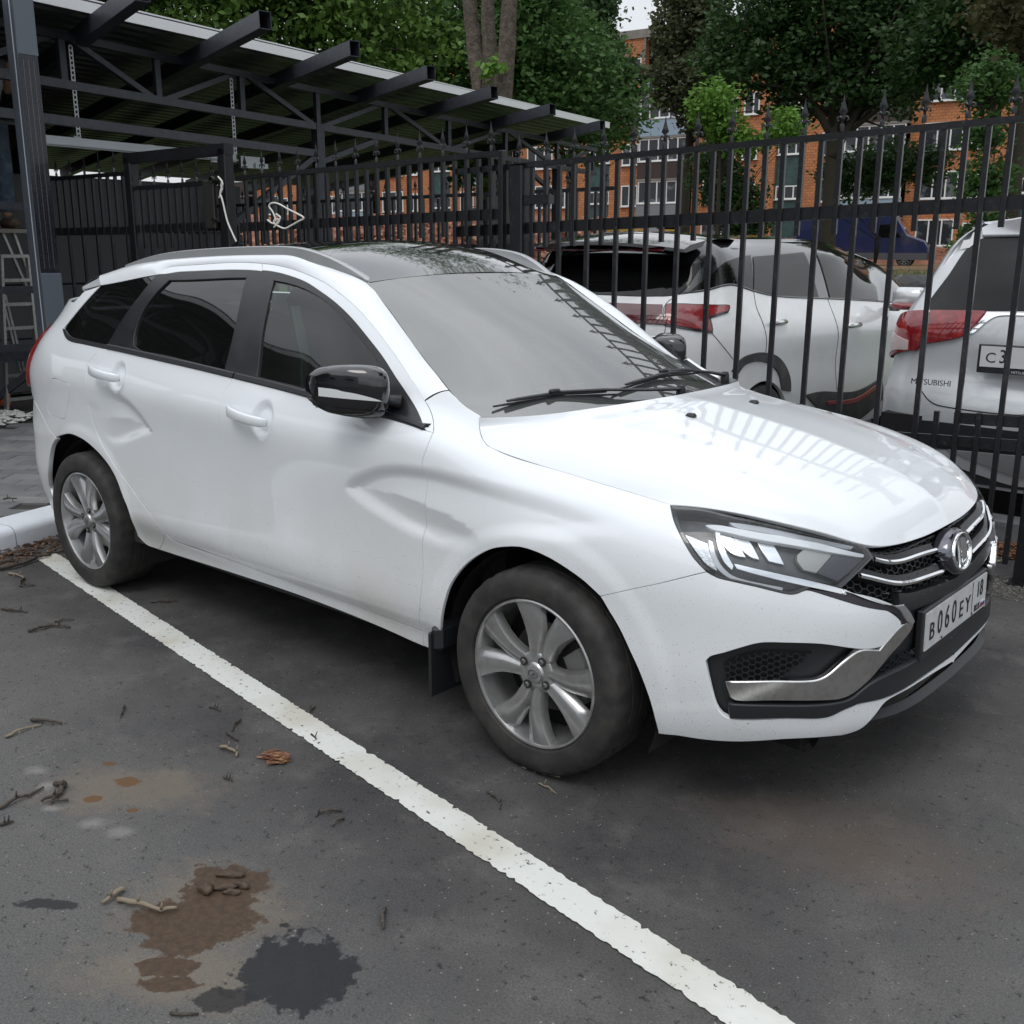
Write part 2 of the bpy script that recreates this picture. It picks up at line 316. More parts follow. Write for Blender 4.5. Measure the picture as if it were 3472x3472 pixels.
TUB2 = make_tub([(7.2, -.60), (6.9, -.78), (6.2, -.89), (5.2, -.90), (4.2, -.90), (3.5, -.895), (3.15, -.875), (2.98, -.82), (2.89, -.72), (2.84, -.58), (2.81, -.40), (2.80, -.2), (2.795, 0)], {
 0: [(.30, -.05), (.45, 0), (.62, 0), (.74, -.02), (.82, -.05), (.92, -.12), (1.0, -.25), (1.04, -.4), (1.06, -.5), (1.10, -.6), (1.12, -.65)],
 5: [(.26, -.05), (.42, 0), (.60, .01), (.74, 0), (.84, -.01), (.97, -.01), (1.10, -.03), (1.25, -.10), (1.42, -.17), (1.58, -.26), (1.66, -.40)],
 8: [(.26, -.05), (.40, 0), (.60, .02), (.74, .01), (.84, -.02), (.97, -.03), (1.10, -.04), (1.25, -.13), (1.42, -.23), (1.58, -.34), (1.665, -.44)],
 12: [(.26, -.02), (.40, .03), (.60, .06), (.74, .03), (.84, -.04), (.97, -.06), (1.10, -.08), (1.25, -.14), (1.42, -.24), (1.58, -.36), (1.69, -.30)]})
LOC1 = (-2.215, 0.0); LOC2 = (.298, 0.0)
OUTL = {
 'front_door': [[(2.9629,.8576),(2.756,.8512),(2.5475,.8443)],[(2.1971,.8264),(1.9626,.8133)],[(1.9251,.8154),(1.9209,.769),(1.9312,.7073),(1.9224,.67),(1.9259,.5683),(1.9313,.4545),(1.9276,.321),(1.9549,.1487)],[(1.9549,.1487),(2.1356,.151)],[(2.4756,.1587),(2.9557,.1726)],[(2.9609,.2181),(2.9586,.2679),(2.9725,.3735),(2.9984,.4986),(3.0046,.6318),(2.9948,.7138),(2.9967,.7591),(2.9918,.8061)]],
 'rear_door': [[(3.9041,.8594),(3.6275,.8597),(3.1958,.8625),(2.9629,.8576)],[(2.9918,.8061),(2.9967,.7591),(2.9948,.7138),(3.0046,.6318),(2.9984,.4986),(2.9725,.3735),(2.9586,.2679),(2.9609,.2181),(2.9557,.1726)],[(2.9557,.1726),(3.2108,.1744),(3.3993,.1744)],[(3.4437,.193),(3.486,.2297),(3.5562,.2735),(3.619,.3074),(3.733,.3664),(3.8435,.4293),(3.9334,.5001),(3.9769,.5523),(4.0044,.6229),(3.9997,.694),(4.0076,.7357),(4.0173,.7724),(3.9823,.815)]],
 'fender': [[(1.9635,.9964),(1.8926,.9726),(1.8194,.9722)],[(1.809,.9384),(1.7915,.9116),(1.7645,.8903),(1.742,.8806),(1.7179,.8815),(1.548,.8963),(1.3448,.8895),(1.213,.884),(1.1181,.8737)],[(1.0855,.8199),(1.0593,.7821),(1.0344,.7473),(1.0008,.7046),(.9644,.6709)],[(1.017,.6409),(1.1137,.5772)],[(1.2531,.4778),(1.3103,.5236),(1.3716,.5543),(1.4243,.572),(1.4783,.5791),(1.5279,.5746),(1.5787,.5564),(1.6316,.5312),(1.6805,.4955),(1.7304,.4481),(1.7737,.3934),(1.8062,.3382),(1.8256,.2796),(1.8369,.2368),(1.8493,.1912),(1.898,.0878)],[(1.9325,.0876),(1.9601,.0893)],[(1.9549,.1487)],[(1.9276,.321),(1.9313,.4545),(1.9259,.5683),(1.9224,.67),(1.9312,.7073),(1.9209,.769)],[(1.9251,.8154),(1.9471,.844),(1.9917,.8857),(2.0319,.9173)],[(2.003,.9594),(1.9792,.9844)]],
 'quarter': [[(3.9041,.8594),(4.0732,.8626),(4.2024,.8621),(4.2705,.868)],[(4.2919,.869),(4.334,.8885),(4.3506,.9029)],[(4.3373,.9255),(4.2347,1.0666)],[(4.1575,1.1671)],[(4.161,1.1625),(4.2238,1.1472),(4.2804,1.1334)],[(4.3121,1.0982),(4.3456,1.0716)],[(4.86,1.1),(4.86,1.0)],[(4.76,.965)],[(4.735,.9),(4.728,.84),(4.742,.77),(4.765,.7),(4.8,.62)],[(4.6634,.5928),(4.5406,.541),(4.4511,.4813),(4.3746,.4518)],[(4.3034,.4715),(4.2144,.4882),(4.1439,.4894),(4.0609,.4784),(3.9596,.4494),(3.8637,.4077),(3.8004,.3641),(3.751,.3103),(3.7051,.2508),(3.6933,.1802),(3.6981,.1399),(3.6556,.108)],[(3.5516,.1043)],[(3.4453,.191)],[(3.486,.2297),(3.5562,.2735),(3.619,.3074),(3.733,.3664),(3.8435,.4293),(3.9334,.5001),(3.9769,.5523),(4.0044,.6229),(3.9997,.694),(4.0076,.7357),(4.0173,.7724),(3.9823,.815)]],
 'fuel_door': [[(4.331,.7028),(4.2465,.6994),(4.1719,.6946)],[(4.1602,.6885),(4.1744,.6609),(4.2387,.5682),(4.2563,.5487)],[(4.2776,.5449),(4.3629,.5477),(4.4256,.5529)],[(4.4467,.564),(4.4434,.587),(4.3987,.6475),(4.3545,.6948)]],
 'sill': [[(3.5516,.1043),(3.4453,.191)],[(3.401,.1725),(2.9573,.1706)],[(2.4767,.1567)],[(2.1369,.1482),(1.9558,.1461)],[(1.9604,.088)],[(2.0093,.0909)],[(2.1489,.1014)],[(2.6047,.1176),(2.9744,.1156)]],
 'bumper': [[(.0,.2215)],[(.0601,.2242),(.2876,.2306),(.4345,.2221)],[(.457,.2081),(.4811,.1868),(.5144,.1533),(.5703,.1396)],[(.5799,.1411),(.7248,.1373),(.858,.1062),(.9717,.0825),(1.0747,.073)],[(1.0744,.0932),(1.0893,.1911),(1.1215,.2492),(1.1555,.3033),(1.1958,.379),(1.2256,.428),(1.2531,.4778)],[(1.1137,.5772),(1.017,.6409),(.9644,.6709)],[(.9345,.6583),(.8899,.6534),(.827,.6465),(.7702,.6364),(.7448,.6334),(.7256,.6388),(.7028,.6511)],[(.6322,.6335),(.4623,.5793)],[(.4563,.5773),(.4237,.5431),(.3943,.496),(.3921,.4778)],[(.4655,.4297)],[(.6605,.449),(.7479,.4442),(.8153,.4343),(.8648,.4071),(.906,.3783),(.9394,.3541),(.9495,.3357)],[(.9382,.2817),(.9228,.2352),(.9084,.2128),(.8838,.2002)],[(.7335,.2077),(.6245,.212)],[(.582,.2244),(.5467,.2331)],[(.5377,.2357),(.4421,.2345),(.2652,.2384)],[(.0,.2368)]],
 'lens': [[(1.1123,.8675),(1.0301,.8777),(.9071,.8567),(.711,.831),(.4852,.8469)],[(.4675,.8338),(.4601,.7954)],[(.5342,.7283),(.6005,.6669)],[(.6645,.6759),(.7027,.6522),(.7256,.6388),(.7448,.6342),(.7702,.6372),(.827,.6472),(.89,.6541),(.9346,.6591),(.9644,.6717),(1.0009,.7053),(1.0346,.7481),(1.0595,.7829),(1.0858,.8208)]],
 'drl_top': [[(.9901,.8205),(.9556,.8255),(.7882,.8104),(.6319,.8093),(.4782,.8081)],[(.4888,.7954),(.6388,.7861),(.7902,.7894),(.9378,.8077),(.9675,.8098)]],
 'drl_upper': [[(.9194,.8385),(.8804,.8381),(.708,.8224),(.5122,.8352)],[(.5255,.8194),(.7117,.8073),(.8259,.817),(.8949,.8256)]],
 'drl_side': [[(.9716,.7718),(.9604,.7677),(.9468,.7289),(.9251,.6938),(.8974,.6713),(.8711,.664),(.7625,.6515)],[(.764,.6442),(.8255,.6506),(.8902,.6587),(.9203,.6731),(.9453,.698),(.9605,.7304)]],
 'drl_side2': [[(.9574,.8042),(.9442,.8019),(.9235,.7488),(.8961,.7028),(.8986,.6908),(.9199,.7105),(.9413,.7539)]],
 'chrome_bar': [[(.8932,.7077),(.8734,.705),(.7294,.6852),(.5874,.6604)],[(.5904,.6454),(.7298,.6686),(.8598,.6904),(.8859,.6958)]],
 'lamp_clear': [[(1.0391,.7771),(.9731,.7596),(.9617,.7262),(.9372,.6798),(.9649,.6941),(1.0036,.734)]],
 'reflA': [[(.9497,.8132),(.9148,.8093),(.8821,.7701),(.863,.7391),(.895,.7428),(.9296,.7715)]],
 'reflB': [[(.9072,.8103),(.8647,.8088),(.8418,.7751),(.8242,.736),(.8525,.7447),(.8823,.7743)]],
 'reflC': [[(.8301,.8014),(.7842,.7974),(.7654,.7591),(.7533,.7282),(.7959,.7354),(.8162,.7696)]],
 'proj': [[(.7094,.7614),(.6764,.7911),(.5954,.7836),(.6605,.7107),(.6969,.7162),(.7122,.7417)]],
 'facet': [[(.5945,.7793),(.487,.7896),(.5976,.6911),(.657,.7092)]],
 'plate_bar': [[(0,.43)],[(0,.3)],[(.2,.3)],[(.34,.31)]],
 'trim_top': [[(.5967,.66),(.4647,.608)],[(.5404,.6484),(.419,.589)],[(.3902,.5857),(.3648,.5361),(.3409,.4825)],[(.353,.4772)],[(.38,.5071),(.4051,.5684),(.4847,.631),(.5994,.6574)],[(.598,.6448)]],
 'dark_top': [[(.6986,.6536),(.5936,.6439)],[(.5949,.6571),(.4781,.6294),(.4011,.5692)],[(.3727,.4999),(.3511,.4748)],[(.3838,.486),(.3897,.4983),(.4157,.5458),(.4467,.5715)],[(.4598,.5797)],[(.6309,.6343)]],
 'blade': [[(.337,.4797),(.3449,.4598),(.4433,.3878),(.5095,.3116),(.5577,.2715),(.5927,.2592),(.65,.2561),(.7813,.2475),(.8696,.241)],[(.8804,.245),(.893,.2801)],[(.7845,.298),(.6985,.3095),(.6627,.3187),(.6354,.3371),(.5854,.3923),(.5419,.4238)],[(.475,.4141)],[(.4615,.4296),(.3892,.4808)]],
 'mouth': [[(.0,.225)],[(.0,.47)],[(.2,.47)],[(.314,.5523)],[(.2868,.4575)],[(.3503,.4612)],[(.4388,.4088),(.65,.4336),(.7419,.4293),(.8121,.4197),(.8639,.3924),(.9072,.3632),(.9482,.326)],[(.9368,.2739),(.9207,.2283),(.9058,.2068),(.8801,.1947)],[(.7273,.2021),(.6121,.2059)],[(.5665,.2177),(.5281,.2255)],[(.5182,.2275),(.4136,.227),(.2216,.2305)]],
 'fogmesh': [[(.9058,.3324),(.8717,.3688),(.8112,.3999),(.6723,.413),(.715,.3546),(.7626,.3066),(.8947,.2854)]],
 'lowmesh': [[(.503,.2748),(.4094,.3541),(.3449,.3646)],[(.22,.3414)],[(.0,.36)],[(.0,.3)]],
 'splitter': [[(.8794,.1995),(.8858,.2293),(.6193,.2433),(.5598,.2524),(.4946,.2922)],[(.4371,.3081),(.2632,.3098),(.0482,.3058)],[(.0,.295)],[(.0,.2372)],[(.2645,.2403),(.4423,.2359),(.5378,.2369)],[(.5469,.2348),(.5823,.226),(.6245,.212),(.7337,.2093)]],
 'surround_rear': [[(3.9044,.8741),(3.8738,.9455),(3.8319,1.0262),(3.7811,1.1088),(3.7248,1.2169)],[(3.6674,1.2241),(3.5828,1.2359)],[(3.4387,1.2484),(3.0794,1.2596)],[(3.0542,1.2028),(3.0224,1.0843),(2.9668,.8653)],[(3.1982,.8673),(3.6309,.866),(3.8927,.8692)]],
 'glass_rear': [[(3.6176,1.2003),(3.0934,1.23)],[(3.0631,1.1229),(3.0427,1.0068),(3.0363,.8802)],[(3.2058,.8825),(3.4457,.8862),(3.6403,.8832)],[(3.7026,.8963),(3.725,.9502),(3.7228,1.0278),(3.678,1.1238)]],
 'surround_front': [[(3.0722,1.2583)],[(3.0319,1.2615),(2.979,1.2632),(2.8798,1.2591),(2.7559,1.2432),(2.6419,1.2114),(2.5498,1.1807),(2.4366,1.1337),(2.3299,1.0789),(2.2338,1.0234),(2.1429,.9538),(2.0705,.896),(2.003,.8465),(1.9639,.8175)],[(1.9573,.8151)],[(2.1986,.8291)],[(2.549,.8477),(2.758,.8549),(2.9599,.8638)],[(3.0189,1.0846),(3.0491,1.1991)]],
 'glass_front': [[(2.9395,1.2341),(2.8609,1.2335),(2.7405,1.2213),(2.6192,1.1908),(2.5154,1.1529),(2.4232,1.1088),(2.3374,1.0631),(2.2731,1.0262),(2.2088,.9854)],[(2.2029,.9632),(2.1637,.8417)],[(2.5662,.8686),(2.7566,.8738),(2.8455,.8785)],[(2.8887,1.0264),(2.9149,1.1432)]],
 'frame_rear': [[(3.7148,1.2201),(3.7116,1.2376),(3.697,1.2511),(3.6577,1.263),(3.5827,1.2712)],[(3.2666,1.2898),(3.0519,1.293)],[(3.0269,1.2585)],[(3.078,1.2579),(3.4369,1.2464)],[(3.5833,1.2365),(3.6664,1.223)]],
 'frame_front': [[(3.0496,1.2931)],[(2.9531,1.2925),(2.8528,1.2862),(2.7488,1.2719),(2.6399,1.2483),(2.5583,1.2215),(2.4677,1.188),(2.3607,1.141),(2.2617,1.0871),(2.1698,1.0288),(2.0993,.9766),(2.0368,.9211)],[(1.9917,.8857),(1.9471,.844),(1.9251,.8154)],[(1.955,.8143)],[(1.9639,.8175),(2.003,.8465),(2.0705,.896),(2.1429,.9538),(2.2338,1.0234),(2.3299,1.0789),(2.4366,1.1337),(2.5498,1.1807),(2.6419,1.2114),(2.7559,1.2432),(2.8798,1.2591),(2.979,1.2632),(3.0319,1.2615)],[(3.0246,1.2587)]],
 'glass_quarter': [[(4.1557,1.167),(3.9425,1.1883),(3.729,1.2168)],[(3.7811,1.1088),(3.8319,1.0262),(3.8738,.9455),(3.904,.8798)],[(3.9055,.881),(4.1099,.8813),(4.2153,.8787)],[(4.2692,.8849),(4.3281,.9043)],[(4.3373,.9255),(4.2347,1.0666)]],
 'strip_quarter': [[(4.3506,.9029),(4.3281,.9043)],[(4.2686,.8841),(4.2151,.8783),(4.1094,.8806),(3.9061,.8798)],[(3.9088,.8586)],[(4.0957,.8596),(4.2239,.8559),(4.2789,.8632),(4.327,.8855)]],
 'cant_low': [[(4.1557,1.167),(3.9425,1.1883),(3.7332,1.2167),(3.7148,1.2201),(3.7116,1.2376),(3.697,1.2511),(3.6577,1.263),(3.5827,1.2712)],[(3.2666,1.2898),(3.0519,1.293)],[(2.9531,1.2925),(2.8528,1.2862),(2.7488,1.2719),(2.6399,1.2483),(2.5583,1.2215),(2.4677,1.188),(2.3607,1.141),(2.2617,1.0871),(2.1698,1.0288),(2.0993,.9766),(2.0345,.9184)]],
 'hoodseam': [[(1.8184,.97),(1.809,.9384),(1.7915,.9116),(1.7645,.8903),(1.742,.8806),(1.7179,.8815),(1.548,.8963),(1.3448,.8895),(1.213,.884),(1.1181,.8737)]],
 'hoodfront': [[(1.1175,.874),(1.0242,.8845),(.8239,.8599),(.6935,.8478),(.6268,.8525),(.529,.8534),(.4818,.8545),(.4361,.8654),(.3531,.8861),(.2545,.8882),(.1433,.8826),(-.0131,.8825)]],
 'tail_edge': [[(4.7445,.755),(4.617,.7515),(4.5794,.739),(4.5792,.7264),(4.5925,.7097)],[(4.6203,.6879)]],
 'rear_bumper': [[(4.6634,.5928),(4.5406,.541),(4.4511,.4813),(4.3746,.4518)],[(4.366,.447),(4.431,.4065),(4.4743,.3445),(4.502,.2673),(4.5565,.1954),(4.5133,.1392)],[(4.5,.065),(4.62,.03),(4.74,.02),(4.9,.015),(5.1,.01),(5.603089239486511,.01)],[(5.603089239486511,.42)],[(5.1,.42),(4.86,.42),(4.8,.45)]],
 'cant_up': [[(-2.786,-.605,1.387),(-2.605,-.585,1.427),(-2.41,-.58,1.45),(-2.039,-.58,1.472),(-1.582,-.578,1.483),(-1.392,-.575,1.477),(-1.229,-.57,1.441),(-1.039,-.55,1.386),(-.932,-.57,1.32),(-.803,-.6,1.236),(-.677,-.632,1.154),(-.604,-.65,1.113),(-.525,-.672,1.069),(-.433,-.7,1.033),(-.329,-.735,1.014)]],
 'rail_top': [[(-2.621,-.575,1.437),(-2.424,-.57,1.473),(-2.051,-.57,1.503),(-1.593,-.568,1.515),(-1.403,-.565,1.51),(-1.25,-.56,1.483),(-1.137,-.555,1.439),(-1.044,-.55,1.392)]],
 'mirror': [[(-.746,-1.07,1.103),(-.749,-1.07,1.07),(-.709,-1.08,1.048),(-.679,-1.06,1.028),(-.722,-1.05,1.137),(-.67,-1.0,1.157),(-.565,-.95,1.162),(-.561,-.95,1.158),(-.54,-.9,1.081),(-.587,-.9,1.013),(-.594,-.93,1.008)]],
 'slat1': [[(.1262,.7731),(.2658,.786),(.3624,.7815),(.4098,.7829),(.455,.7911)]],
 'slat2': [[(.1233,.6601),(.2687,.6788),(.3659,.6887),(.4176,.6981),(.4839,.713),(.5292,.7181)]],
 'bar': [[(.0192,.507),(.1456,.5324),(.2657,.5582),(.3352,.5744),(.3828,.5948)]],
 'grille': [[(0,.5)],[(.1245,.5378),(.3187,.5768)],[(.3626,.5966),(.5793,.6684)],[(.4915,.7503),(.4351,.8091)],[(.4506,.8972),(.416,.8951)],[(.2754,.9151),(.1047,.9159)],[(0,.915)]],
 'hookF': [[(.431,.797),(.105,.831),(-.292,.86),(-.448,.865),(-.585,.856),(-.687,.83),(-.786,.783),(-.825,.744),(-.812,.719),(-.726,.682),(-.575,.639),(-.45,.608),(-.363,.583)]],
 'hookFin': [[(-.283,.821),(-.445,.823),(-.585,.818),(-.659,.8),(-.704,.769),(-.716,.747)]],
 'hookR': [[(-3.114,1.012),(-2.514,.954),(-2.307,.942),(-2.177,.913),(-2.09,.868),(-2.027,.818),(-2.002,.78),(-2.121,.742),(-2.345,.672)]],
 'shoulder': [[(-3.134,1.028),(-2.52,.98),(-2.09,.968),(-1.518,.947),(-.625,.865)]],
 'shoulderF': [[(-.915,.879),(-.456,.865)]],
 'handleR': [[(-2.441,1.001),(-2.432,1.018),(-2.383,1.021),(-2.222,1.005),(-2.204,.983)]],
 'handleF': [[(-1.445,.932),(-1.432,.946),(-1.373,.95),(-1.216,.927),(-1.209,.904)]],
}
OUTS = {
 's_belt': [[(4.6787,0.9734),(4.3931,1.0195),(4.2588,1.0534),(4.1781,1.0611),(4.0913,1.0506),(3.9343,1.0153),(3.668,0.9747),(3.1383,0.9515),(2.425,0.9314)],[(1.9796,0.9214),(1.5475,0.9029)]],
 's_quarter': [[(4.5726,0.9869),(4.1836,1.2057),(4.0718,1.2313),(3.9207,1.2551),(3.7674,1.2694)],[(3.9357,1.0198),(4.0891,1.055),(4.1767,1.0643),(4.2576,1.0567),(4.391,1.0253)]],
 's_glassr': [[(3.7397,1.2583),(3.018,1.2952)],[(3.043,0.9557),(3.4604,0.9669),(3.9226,1.0174)]],
 's_glassf': [[(2.837,1.2932),(2.5857,1.2768),(2.3225,1.2521),(2.0269,1.1746),(1.8399,1.0501)],[(1.9454,0.9316),(2.8656,0.943)]],
 's_tail': [[(4.7706,0.8846),(4.454,0.894),(4.2676,0.9013)],[(4.3032,0.8615),(4.468,0.8221)],[(4.4644,0.7528)],[(4.6245,0.7656),(4.7641,0.778)]],
 's_tail2': [[(5.1102,0.887),(4.9544,0.8816),(4.8072,0.8844)],[(4.7997,0.8336),(4.7687,0.7743)],[(4.8989,0.7942)]],
 's_rglass': [[(4.3376,1.2121),(4.6785,0.977),(4.9149,0.9522),(5.1356,0.9386),(5.3701,0.9745)],[(5.7744,1.1423),(5.7095,1.2017),(5.4127,1.2207),(5.0398,1.238)]],
 's_arch': [[(4.2952,0.5248),(4.215,0.597),(4.0898,0.6245),(3.9441,0.622),(3.7785,0.5849),(3.6638,0.5202),(3.5922,0.4355),(3.5789,0.3576)],[(3.7058,0.3774),(3.7433,0.4645),(3.8301,0.526),(3.9528,0.5653),(4.0814,0.5738),(4.1784,0.5555),(4.2359,0.5098)]],
 's_archin': [[(3.7164,0.3783),(3.7433,0.4645),(3.8301,0.526),(3.9531,0.5673),(4.0817,0.5757),(4.1786,0.5574),(4.2362,0.5143),(4.2456,0.4182)]],
 's_sill': [[(3.3509,0.3143),(3.1132,0.3183),(2.5052,0.2712)],[(2.0413,0.3267)],[(1.9397,0.1518)],[(2.341,0.0311),(3.0676,0.1868)]],
 's_red': [[(3.0054,0.2417),(2.4851,0.2206)],[(2.1107,0.2945)],[(2.0947,0.2698)],[(2.4693,0.19),(2.9833,0.2175)]],
 'seam1': [[(3.9295,1.0063),(3.9658,0.871),(3.9392,0.7531),(3.9311,0.7033),(3.9349,0.6243)]],
 'seam2': [[(2.9079,0.9426),(2.8982,0.788),(2.8775,0.6721),(2.8824,0.4694),(2.8363,0.304)]],
 'seam3': [[(4.4696,0.7547),(4.3324,0.6378),(4.2881,0.5992)]],
 'seam4': [[(4.732,0.9422),(4.7854,0.8956),(4.7921,0.8336),(4.7633,0.7708),(4.7692,0.7348)]],
 'handle1': [[(3.8815,0.791),(3.7983,0.7958),(3.6425,0.7785)]],
 'handle2': [[(2.7232,0.7468),(2.537,0.7302)]],
 'roofline': [[(4.2746,1.3184),(4.0547,1.3359),(3.6913,1.3878),(3.2241,1.4328)]],
 'o_glassL': [[(4.6774,1.3171),(4.806,1.3223),(4.9153,1.3237)],[(5.1538,0.9462)],[(4.6996,0.9303),(4.4715,0.9179)],[(4.4707,1.0004),(4.5263,1.1192),(4.581,1.2606)]],
 'o_tail': [[(4.1685,0.6396),(4.1685,0.7126),(4.1685,0.7873),(4.1685,0.8637),(4.3354,0.9024),(4.4519,0.9127),(4.7457,0.9249),(4.8475,0.9268)],[(4.8163,0.8674),(4.7912,0.8252),(4.7559,0.7961),(4.6372,0.7632),(4.529,0.7393),(4.5007,0.7088),(4.4148,0.6963)]],
 'o_clear': [[(4.2666,0.7907),(4.4481,0.7545)],[(4.4511,0.7073),(4.3326,0.6962),(4.1663,0.6439)]],
 'o_trim': [[(4.8095,0.8109),(4.8731,0.8803),(4.915,0.9079),(5.1538,0.9163)],[(5.1538,0.9313),(4.8549,0.926),(4.8263,0.8679),(4.7755,0.8021)]],
 'o_gate': [[(4.5229,0.7389),(4.5235,0.6367),(4.5501,0.5375),(4.6012,0.4817),(4.6675,0.4393),(4.7571,0.4267),(5.1538,0.4295),(5.1538,0.4341)]],
 'o_plate': [[(5.3784,0.7774),(5.2325,0.7802)],[(5.2123,0.6383),(5.3771,0.6317)]],
 'o_text': [[(5.725,0.5556),(5.5598,0.5628)]],
 'o_band': [[(4.3853,0.2931),(4.4902,0.3227),(4.6128,0.3403),(5.1538,0.3428)],[(5.1538,0.2203)],[(4.7776,0.217),(4.6209,0.2153),(4.4943,0.2658)]],
 'o_chrome': [[(4.6144,0.234),(4.6659,0.2522),(5.1538,0.2695)],[(5.1538,0.2546)],[(4.6894,0.2344)]],
 'o_low': [[(4.7776,0.217),(5.1538,0.234)],[(5.1538,0.1152)]],
 'o_spoil': [[(4.6463,1.3803),(4.7362,1.4327),(4.9057,1.4581)],[(4.9135,1.3338),(4.666,1.3279)]],
 'o_decal': [[(4.5258,1.2279),(4.6744,1.308),(4.6896,1.2498),(4.6656,1.1783),(4.5953,1.168)]],
}
# ================================================================ the white estate car
def cat_loop(P, ang=38, step=.012, metric=(1, 1), closed=True):
    """smooth a traced loop, keeping real corners; resampled to about step metres"""
    P = np.array(P, float)*metric; P = P[np.r_[True, np.linalg.norm(np.diff(P, axis=0), axis=1) > 1e-4]]
    if np.linalg.norm(P[0]-P[-1]) < 1e-4: P = P[:-1]
    n = len(P); a = P-np.roll(P, 1, 0); b = np.roll(P, -1, 0)-P
    an = np.degrees(np.abs(np.arctan2(a[:, 0]*b[:, 1]-a[:, 1]*b[:, 0], (a*b).sum(1)))); cor = an > ang
    n = len(P)
    out = []
    for i in range(n):
        p1, p2 = P[i], P[(i+1) % n]; p0 = P[i-1] if not cor[i] else 2*p1-p2; p3 = P[(i+2) % n] if not cor[(i+1) % n] else 2*p2-p1
        L_ = np.linalg.norm(p2-p1)
        t0 = 0; t1 = t0+np.linalg.norm(p1-p0)**.5; t2 = t1+L_**.5; t3 = t2+np.linalg.norm(p3-p2)**.5
        k = max(1, int(round(L_/step)))
        for q in range(k):
            t = t1+(t2-t1)*q/k
            A1 = (t1-t)/(t1-t0)*p0+(t-t0)/(t1-t0)*p1; A2 = (t2-t)/(t2-t1)*p1+(t-t1)/(t2-t1)*p2; A3 = (t3-t)/(t3-t2)*p2+(t-t2)/(t3-t2)*p3
            B1 = (t2-t)/(t2-t0)*A1+(t-t0)/(t2-t0)*A2; B2 = (t3-t)/(t3-t1)*A2+(t-t1)/(t3-t1)*A3
            out.append((t2-t)/(t2-t1)*B1+(t-t1)/(t2-t1)*B2)
    return np.array(out)/metric
def cat_open(P, k=8):
    P = np.array(P, float); n = len(P); out = []
    for i in range(n-1):
        p1, p2 = P[i], P[i+1]; p0 = P[i-1] if i else 2*p1-p2; p3 = P[i+2] if i+2 < n else 2*p2-p1; L_ = np.linalg.norm(p2-p1)
        t0 = 0; t1 = np.linalg.norm(p1-p0)**.5; t2 = t1+L_**.5; t3 = t2+np.linalg.norm(p3-p2)**.5
        for q in range(k):
            t = t1+(t2-t1)*q/k
            A1 = (t1-t)/(t1-t0)*p0+(t-t0)/(t1-t0)*p1; A2 = (t2-t)/(t2-t1)*p1+(t-t1)/(t2-t1)*p2; A3 = (t3-t)/(t3-t2)*p2+(t-t2)/(t3-t2)*p3
            B1 = (t2-t)/(t2-t0)*A1+(t-t0)/(t2-t0)*A2; B2 = (t3-t)/(t3-t1)*A2+(t-t1)/(t3-t1)*A3; out.append((t2-t)/(t2-t1)*B1+(t-t1)/(t2-t1)*B2)
    return np.array(out+[P[-1]])
def area2(P): return .5*np.sum(P[:, 0]*np.roll(P[:, 1], -1)-np.roll(P[:, 0], -1)*P[:, 1])
def inpoly(p, poly):
    ins = np.zeros(len(p), bool); a = poly; b = np.roll(poly, -1, 0)
    for i in range(len(poly)):
        c = (a[i, 1] > p[:, 1]) != (b[i, 1] > p[:, 1])
        if c.any():
            with np.errstate(divide='ignore', invalid='ignore'): xx = (b[i, 0]-a[i, 0])*(p[:, 1]-a[i, 1])/(b[i, 1]-a[i, 1]+1e-15)+a[i, 0]
            ins ^= c & (p[:, 0] < xx)
    return ins
def flip_mesh(V, F, N): m = np.array([1, -1, 1]); return V*m, [tuple(reversed(f)) for f in F], N*m
